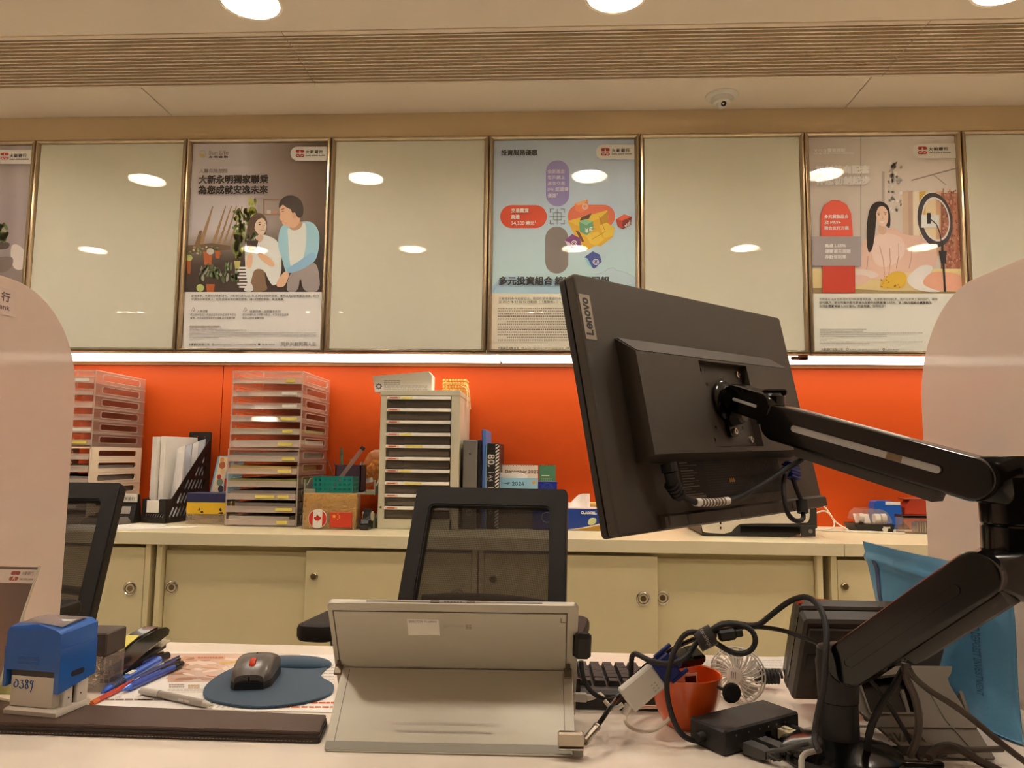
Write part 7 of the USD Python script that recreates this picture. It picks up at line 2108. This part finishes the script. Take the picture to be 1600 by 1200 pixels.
cap = hull([(x, y, z) for x, y, z in [(-.005, -.005, .066), (-.004, -.005, .122), (-.002, -.003, .128), (.0, .006, .1315), (sw * .5, .0, .1335), (sw - .006, -.004, .1265), (sw + .002, -.004, .121), (sw + .003, -.005, .066), (-.005, sd + .006, .066), (-.004, sd + .006, .126), (0, sd + .002, .133), (sw - .004, sd + .002, .133), (sw + .003, sd + .006, .126), (sw + .003, sd + .006, .066)]])
cp_ = obj('cap', put(cap, MS_), stb, t)
obj('side_flap', put(hull([(x, y, z) for x in (sw - .004, sw + .004) for y, z in ((-.005, .034), (-.005, .10), (sd + .006, .10), (sd + .006, .046))]), MS_), stb, cp_)
obj('side_flap', put(hull([(x, y, z) for x in (-.006, -.0015) for y, z in ((-.005, .040), (-.005, .10), (sd + .006, .10), (sd + .006, .046))]), MS_), stb, cp_)
obj('cap_window', put(hull([(x, y, z) for x, y, z in [(.004, .008, .1318), (sw * .5, .004, .1342), (sw - .006, .006, .1298), (.004, sd - .004, .1345), (sw - .006, sd - .004, .1345), (.004, .03, .1352), (sw - .006, .03, .1352)]]), MS_), clear('stamp_window', (.8, .8, .82), C(150, 138, 134), .6, rough=.05), cp_)
for k in range(3):
    obj('cap_rib', put(box(.014 + .002 * k, -.0062, .074 + .006 * k, .050, -.0048, .0758 + .006 * k, .0005), MS_), stb, cp_)
obj('cap_hole', put(slab(rrect(.016, .053, .040, .062, .0044), .0012, .0003, frame([sw + .0032, 0, 0], [0, 1, 0], [0, 0, 1])), MS_), mat('dark_navy', (22, 28, 50), .5), cp_)
strokes = [[(.006, .0505), (.003, .0470), (.005, .0430), (.0095, .0440), (.0105, .0490), (.0085, .0530), (.0055, .0535)], [(.0145, .0530), (.0185, .0530), (.0170, .0495), (.0200, .0470), (.0190, .0425), (.0150, .0415), (.0135, .0440)],
           [(.0260, .0490), (.0235, .0525), (.0255, .0545), (.0280, .0520), (.0260, .0485), (.0235, .0450), (.0255, .0415), (.0285, .0430), (.0275, .0465), (.0260, .0490)], [(.0345, .0540), (.0320, .0520), (.0335, .0485), (.0365, .0500), (.0365, .0540), (.0360, .0460), (.0335, .0370)]]
obj('handwriting', [put(tube([(x * .9 + .005, -.0004, z - .004) for x, z in s_], .00075, 6, step=.0015), MS_) for s_ in strokes], mat('blue_ink', (40, 84, 150), .5), t)

SB, STp = at(1, 1092, Z=DESK + .0135), at(58, 884, Y=1.085)
SBp = np.array([STp[0] + .004, 1.012, DESK + .0136])
t = thing('sign_holder', 'clear acrylic sign holder with a brown leaflet leaning at the left edge', 'sign holder', SBp)
Mg = frame(SBp, [1, .0, 0], STp - SBp)
hg = np.linalg.norm(STp - SBp)
acr = clear('acrylic', (.97, .96, .94), C(220, 212, 200), .06, rough=.02)
acr_e = mat('acrylic_edge', (206, 196, 172), .3)
obj('front_sheet', put(box(-.17, 0, 0, 0, hg, .0018), Mg), acr, t)
obj('sheet_edge', put(box(-.0006, 0, -.002, .0012, hg, .0019, .0004), Mg), acr_e, t)
obj('foot', [put(box(-.165, .0, -.045, -.004, .003, -.002, .0005), Mg), put(hull([(-.012, .06, -.003), (-.012, .125, -.003), (-.012, .072, -.024), (-.003, .06, -.003), (-.003, .125, -.003), (-.003, .072, -.024)]), Mg)], acr_e, t)
lf = obj('leaflet', put(box(-.168, .002, -.0016, -.002, hg - .002, -.0004), Mg), paper, t)
pr = Print(lambda x, y: (x, y), Mg, conv=cv, step=.00003)
pr.k = -10
pr.grad(-.168, .002, -.002, hg - .002, lambda u, v: mixc((150, 104, 80), (120, 78, 58), v) * (1 - .25 * math.sin(3 * u + 2 * v) ** 2), 12, 12)
pr.shape(rrect(-.085, hg - .026, .02, hg - .006, .0095).intersection(rect(-.09, 0, -.002, 1)), (236, 222, 210), raw=True)
bank_xy = (-.052, hg - .0215)
pr.shape(rrect(-.040, hg - .0145, -.026, hg - .0085, .0028), (178, 40, 34), raw=True)
pr.shape(rrect(-.040, hg - .0225, -.026, hg - .0165, .0028), (178, 40, 34), raw=True)
pr.shape(Polygon([(-.0355, hg - .0226), (-.033, hg - .0125), (-.0305, hg - .0226)]), (236, 222, 210), raw=True)
pr.shape(Polygon([(-.0349, hg - .0226), (-.033, hg - .0185), (-.0311, hg - .0226)]), (178, 40, 34), raw=True)
pr.add(flat(affinity.translate(affinity.scale(text_poly('大新銀行', 60, 1), .0046, .0060, origin=(0, 0)), -.0235, hg - .0140), Mg, pr.k * pr.step), cv((84, 66, 58)))
pr.add(flat(affinity.translate(affinity.scale(text_poly('DAH SING BANK', 60, 2, True), .0026, .0036, origin=(0, 0)), -.0240, hg - .0215), Mg, pr.k * pr.step), cv((84, 66, 58)))
pr.build('leaflet_print', lf)
t = thing('memo_card', 'small pale green memo card with a doodle behind the blue stamp', 'card', (-.74, 1.04, LZ))
Mc = frame([-.80, 1.030, LZ], [1, 0, 0], [0, .35, 1])
obj('card', put(box(0, 0, 0, .095, .052, .001), Mc), mat('pale_green_card', (206, 200, 130), .6), t)
obj('doodle', [put(lathe([(.0075, .0011), (.009, .0011), (.009, .0014), (.0075, .0014)], 20, (.070, .016, 0)), Mc), put(cyl((.067, .018, .001), (.067, .018, .0015), .0012, n=8), Mc), put(cyl((.073, .018, .001), (.073, .018, .0015), .0012, n=8), Mc)], seam_m, t)

# ------------------------------------------------------------------ desk phone on its stand
PO = np.array([.345, 1.100, DESK + .012])
MP = frame(PO, [1, .02, 0], [.06, -.44, .9])        # z of the frame points to the viewer
ph = mat('phone_black', (62, 55, 49), .45, vary=.05, bump=.15, bump_scale=1000)
t = thing('desk_phone', 'dark desk telephone seen from behind, propped on a grey stand', 'telephone', PO)
put_p = lambda m: put(m, MP)
obj('body', put_p(box(0, 0, -.026, .195, .137, 0, .004)), ph, t)
obj('face', put_p(box(.002, -.006, -.046, .193, .139, -.0265, .003)), ph, t)
obj('side_groove', put_p(box(-.0004, .02, -.0285, .0025, .12, -.0240)), gloss_black, t)
obj('back_ridge', [put_p(box(.006, .104, .0002, .19, .126, .004, .0015)), put_p(box(.02, .088, .0002, .19, .0915, .003, .0008))], ph, t)
obj('socket_recess', put_p(box(.010, .056, -.001, .055, .082, .0006)), gloss_black, t)
obj('handset', put_p(hull([(x, y, z) for x in (.004, .048) for y, z in ((.0, -.0465), (.136, -.0465), (.13, -.058), (.006, -.058))])), gloss_black, t)
obj('red_lamp', put_p(box(-.001, .134, -.044, .010, .143, -.034, .003)), mat('lamp_red', (206, 84, 44), .35), t)
sg = mat('stand_grey', (126, 118, 106), .5, vary=.04)
st_o = np.array([0, .930, DESK + .001])
st_n = np.cross([1, 0, 0], [0, .075, .086])
st_n /= np.linalg.norm(st_n)
MST = frame(st_o, [1, 0, 0], [0, .075, .086])


def onst(px, py):
    d = FW + RT * (px - 800) / FPX + UP * (600 - py) / FPX
    p = EYE + d * (((st_o - EYE) @ st_n) / (d @ st_n))
    q_ = np.linalg.inv(MST) @ [*p, 1]
    return q_[0], max(q_[1], .0045)


pl = Polygon([onst(*q) for q in ((1338, 1046), (1415, 1040), (1488, 1041), (1486, 1052), (1481, 1060), (1484, 1070), (1556, 1187), (1556, 1200), (1432, 1200), (1342, 1110))])
win = Polygon([onst(*q) for q in ((1342, 1062), (1360, 1114), (1440, 1114), (1418, 1052))])
sp = obj('stand', prism(pl.difference(win), .005, MST @ trimesh.transformations.translation_matrix([0, 0, -.005])), sg, t, smooth=False)
rim = win.buffer(.0022).difference(win)
obj('window_rim', prism(rim, .003, MST @ trimesh.transformations.translation_matrix([0, 0, -.0005])), sg, sp)
obj('window_back', prism(win.buffer(.004), .002, MST @ trimesh.transformations.translation_matrix([0, 0, -.016])), gloss_black, sp)
obj('stand_rib', [prism(LineString([onst(*a) for a in q]).buffer(.0010), .0025, MST @ trimesh.transformations.translation_matrix([0, 0, -.0005])) for q in ([(1334, 1135), (1525, 1137)], [(1447, 1072), (1478, 1126)], [(1478, 1126), (1530, 1184)])], sg, sp)
foot = Polygon([onst(*q) for q in ((1380, 1166), (1470, 1166), (1480, 1184), (1388, 1184))])
obj('cable_opening', prism(foot, .0012, MST), gloss_black, sp)
g = text_poly('AVAYA', 60, 1, True)
o0, o1 = onst(1388, 1158), onst(1446, 1158)
k = (o1[0] - o0[0]) / g.bounds[2]
obj('stand_lettering', prism(affinity.translate(affinity.scale(g, k, k, origin=(0, 0)), *o0), .0008, MST), mat('stand_mark', (100, 93, 84), .5), sp)
for a in (.448, .520):
    obj('stand_leg', hull([np.array([x, y, z]) for x in (a, a + .004) for y, z in ((.955, DESK + .001), (1.03, DESK + .001), (.995, DESK + .062))]), sg, t)

# coiled handset cord and a booklet behind it
c0_, c1_ = at(1178, 1057, Y=1.20), at(1219, 1057, Y=1.19)
ax = c1_ - c0_
tt = np.linspace(0, 1, 150)
hel = [c0_ + ax * s_ + .0095 * (np.array([0, 1, 0]) * math.cos(2 * PI * 8.5 * s_) + np.array([0, 0, 1]) * math.sin(2 * PI * 8.5 * s_)) for s_ in tt]
lowest = min(p[2] for p in hel)
hel = [p + [0, 0, max(0, DESK + .003 - lowest)] for p in hel]
obj('coil_cord', tube(hel, .0021, 7, smooth=False), rubber, label='black coiled handset cord left of the desk telephone', cat='cord')
t = thing('booklet', 'flat white printed booklet at the rear desk edge left of the telephone', 'booklet', (.36, 1.32, DESK))
B4 = [at(*q, Z=DESK + .004)[:2] for q in ((1180, 1030), (1226, 1027), (1224, 1046), (1172, 1044))]
obj('pages', prism(Polygon(B4), .005, trimesh.transformations.translation_matrix([0, 0, DESK + .0006])), paper, t, smooth=False)
pr = Print(lambda x, y: tuple(at(x, y, Z=DESK + .0057)[:2]), frame([0, 0, DESK + .0057], [1, 0, 0], [0, 1, 0]), conv=cv, step=.00002)
for k in range(4):
    pr.micro(1184 - k, 1222, 1032.5 + 2.6 * k, .8, (176, 170, 168), .8, (3, 9))
pr.build('page_print', t)

# ------------------------------------------------------------------ blue deposit bag
bagb = LOOK.setdefault('blue_film', usdkit.material(stage, '/World/Looks/blue_film', {'n': ('noise_texture', {'scale': 55, 'detail': 4}), 'geo': ('geometry', {}), 'b': ('bump', {'strength': .35, 'distance': .004}), 'p': ('principled_bsdf', {'base_color': C(122, 182, 216), 'roughness': .28, 'coat_weight': .4, 'coat_roughness': .12}),
    'tr': ('translucent_bsdf', {'color': C(126, 190, 226)}), 'm': ('mix_closure', {'fac': .38})}, [('geo.position', 'n.vector'), ('n.fac', 'b.height'), ('b.normal', 'p.normal'), ('p.BSDF', 'm.closure1'), ('tr.BSDF', 'm.closure2')], surface='m.closure'))
Lc = curve([at(*q) if False else at(q[0], q[1], Y=q[2]) for q in ((1349, 846, 1.285), (1362, 905, 1.28), (1380, 985, 1.275), (1396, 1060, 1.27), (1412, 1120, 1.265))], .01)
Rc = curve([at(q[0], q[1], Y=q[2]) for q in ((1572, 899, 1.03), (1584, 960, 1.025), (1588, 1030, 1.02), (1591, 1090, 1.01), (1600, 1178, .985))], .01)
res = lambda P, n: np.array([np.interp(np.linspace(0, 1, n), np.linspace(0, 1, len(P)), P[:, k]) for k in range(3)]).T
nu, nv_ = 40, 44
Ls, Rs = res(Lc, nv_ + 1), res(Rc, nv_ + 1)
V = []
nb = np.cross([0, 0, 1.0], Rs[0] - Ls[0])
nb /= np.linalg.norm(nb)
if nb[1] > 0:
    nb = -nb
side = []
for s_ in (1, -1):
    for j in range(nv_ + 1):
        for i in range(nu + 1):
            u, v = i / nu, j / nv_
            p = Ls[j] * (1 - u) + Rs[j] * u
            puff = .014 * (max(0, 4 * u * (1 - u)) ** .6) * (max(0, min(1, v * 3)) ** .7 + .12)
            wv = (meshkit.fbm(np.array([[u * 5, v * 3.2, s_ * 3.1]]), 3, 5)[0] - .5) * .018 * min(1, 6 * min(u, 1 - u, v + .1))
            fold = .005 * math.sin(u * 9 + v * 5) * u * min(1, 4 * (1 - u)) + (.006 * math.exp(-((v - .10 - .03 * u) / .018) ** 2) if s_ == 1 else 0)
            p = p + nb * s_ * (puff + .0015) + nb * (wv + fold)
            p[2] = max(p[2] - .006 * u * (1 - u) * 4 * (1 - v) * 0, DESK + .002 + .001 * (s_ == 1))
            V.append(p)
m_ = (nu + 1) * (nv_ + 1)
F = []
for s_ in range(2):
    for j in range(nv_):
        for i in range(nu):
            a = s_ * m_ + j * (nu + 1) + i
            q_ = [[a, a + nu + 1, a + nu + 2], [a, a + nu + 2, a + 1]]
            F += q_ if s_ == 0 else [f[::-1] for f in q_]
edge = [j * (nu + 1) for j in range(nv_ + 1)] + [nv_ * (nu + 1) + i for i in range(1, nu + 1)] + [j * (nu + 1) + nu for j in range(nv_ - 1, -1, -1)] + [i for i in range(nu - 1, 0, -1)]
for k in range(len(edge)):
    a, b = edge[k], edge[(k + 1) % len(edge)]
    F += [[a, b + m_, b], [a, a + m_, b + m_]]
bagmesh = trimesh.Trimesh(V, F, process=False)
bagmesh.fix_normals()
t = thing('plastic_bag', 'translucent blue plastic deposit bag leaning between telephone and right screen', 'plastic bag', at(1450, 1100, Y=1.1))
obj('film', bagmesh, bagb, t, smooth=60)
VV = np.array(V[:m_]).reshape(nv_ + 1, nu + 1, 3)


def onbag(u, v, off=.0012):
    a, b = min(u * nu, nu - 1e-6), min(v * nv_, nv_ - 1e-6)
    i, j = int(a), int(b)
    p = (VV[j, i] * (1 - a + i) + VV[j, i + 1] * (a - i)) * (1 - b + j) + (VV[j + 1, i] * (1 - a + i) + VV[j + 1, i + 1] * (a - i)) * (b - j)
    return p + nb * off


sv = np.linspace(.10, .62, 24)
strip = [onbag(.085 + .02 * v, v, .0016) for v in sv] + [onbag(.125 + .02 * v, v, .0016) for v in sv]
n_ = len(sv)
obj('seal_strip', trimesh.Trimesh(strip, [[i, n_ + i, n_ + i + 1] for i in range(n_ - 1)] + [[i, n_ + i + 1, i + 1] for i in range(n_ - 1)], process=False), mat('strip_navy', (66, 74, 112), .5), t)
g = text_poly('FIXED DEPOSIT INVESTMENT', 60, 1, True)
gl = flat(g)
x = gl.vertices[:, 0] / g.bounds[2]
y = gl.vertices[:, 1]
gl.vertices = np.array([onbag(.80 + .055 * yy, .26 + .46 * xx, .0030) for xx, yy in zip(x, y)])
gl2 = gl.copy()
gl2.faces = gl2.faces[:, ::-1]
obj('bag_lettering', join([gl, gl2]), mat('bag_ink', (30, 52, 84), .6), t)

# ------------------------------------------------------------------ leads hanging from the arm and lying round its base
grey_lead = LOOK['grey_lead']
warm = mat('lead_brown', (84, 74, 66), .5)
t = thing('arm_leads', 'cluster of dark leads hanging from the lower monitor arm over the phone stand', 'cable', at(1415, 1048, Y=.90))
for m__, r, pts in ((rubber, .0042, [(1424, 1030, .893), (1411, 1047, .894), (1397, 1072, .893), (1380, 1098, .892), (1365, 1125, .892), (1357, 1152, .893), (1356, 1178, .90), (1352, 1188, .905)]),
                    (rubber, .0026, [(1350, 1050, .898), (1359, 1062, .898), (1380, 1088, .897), (1401, 1121, .896), (1420, 1153, .896), (1432, 1179, .90), (1440, 1187, .905)]),
                    (warm, .0042, [(1414, 1036, .890), (1416, 1060, .889), (1427, 1083, .888), (1434.5, 1112, .888), (1435, 1142, .888), (1429, 1164, .89), (1422, 1180, .90)]),
                    (warm, .0034, [(1420, 1044, .888), (1428, 1058, .887), (1453, 1079, .886), (1490, 1102, .882), (1525, 1128, .878), (1560, 1158, .872), (1600, 1189, .866), (1630, 1210, .865)])):
    obj('lead', cord(pts, r), m__, t)
cable('floor_lead', 'thick grey-brown lead arching over the desk right of the arm base', [(1452, 1184, .90), (1458, 1175, .905), (1470, 1167, .905), (1485, 1165.5, .90), (1503, 1172, .89), (1530, 1189, .88), (1560, 1204, .87), (1590, 1222, .86)], .0046, .9, warm)
cable('floor_lead', 'dark flat lead running right across the phone stand foot', [(1462, 1178, .912), (1480, 1174, .915), (1505, 1172, .918), (1535, 1171, .92), (1566, 1170.5, .925)], .0034, .92, warm)
t = thing('cable_clip', 'black oblong cable clip lying at the phone stand foot', 'cable clip', at(1428, 1184, Z=DESK + .004))
cc = at(1428, 1186, Z=DESK + .004)
obj('clip', slab(LineString([(-.022, .0), (.022, -.001)]).buffer(.0055), .006, .002, trimesh.transformations.translation_matrix([cc[0], cc[1] - .012, DESK + .0006])), gloss_black, t)
obj('clip_slot', slab(LineString([(-.016, .0), (.016, -.001)]).buffer(.0020), .001, .0003, trimesh.transformations.translation_matrix([cc[0], cc[1] - .012, DESK + .0064])), warm, t)
t = thing('round_puck', 'flat black round cap at the lower right of the desk', 'cap', (.47, .87, DESK))
obj('cap', lathe([(0, .0006), (.022, .0006), (.024, .003), (.021, .008), (.012, .0095), (0, .0098)], 40, (.468, .872, DESK)), gloss_black, t)
obj('ring', lathe([(.0145, .0088), (.0155, .0100), (.0165, .0088), (.0155, .0080)], 40, (.468, .872, DESK)), chrome, t)
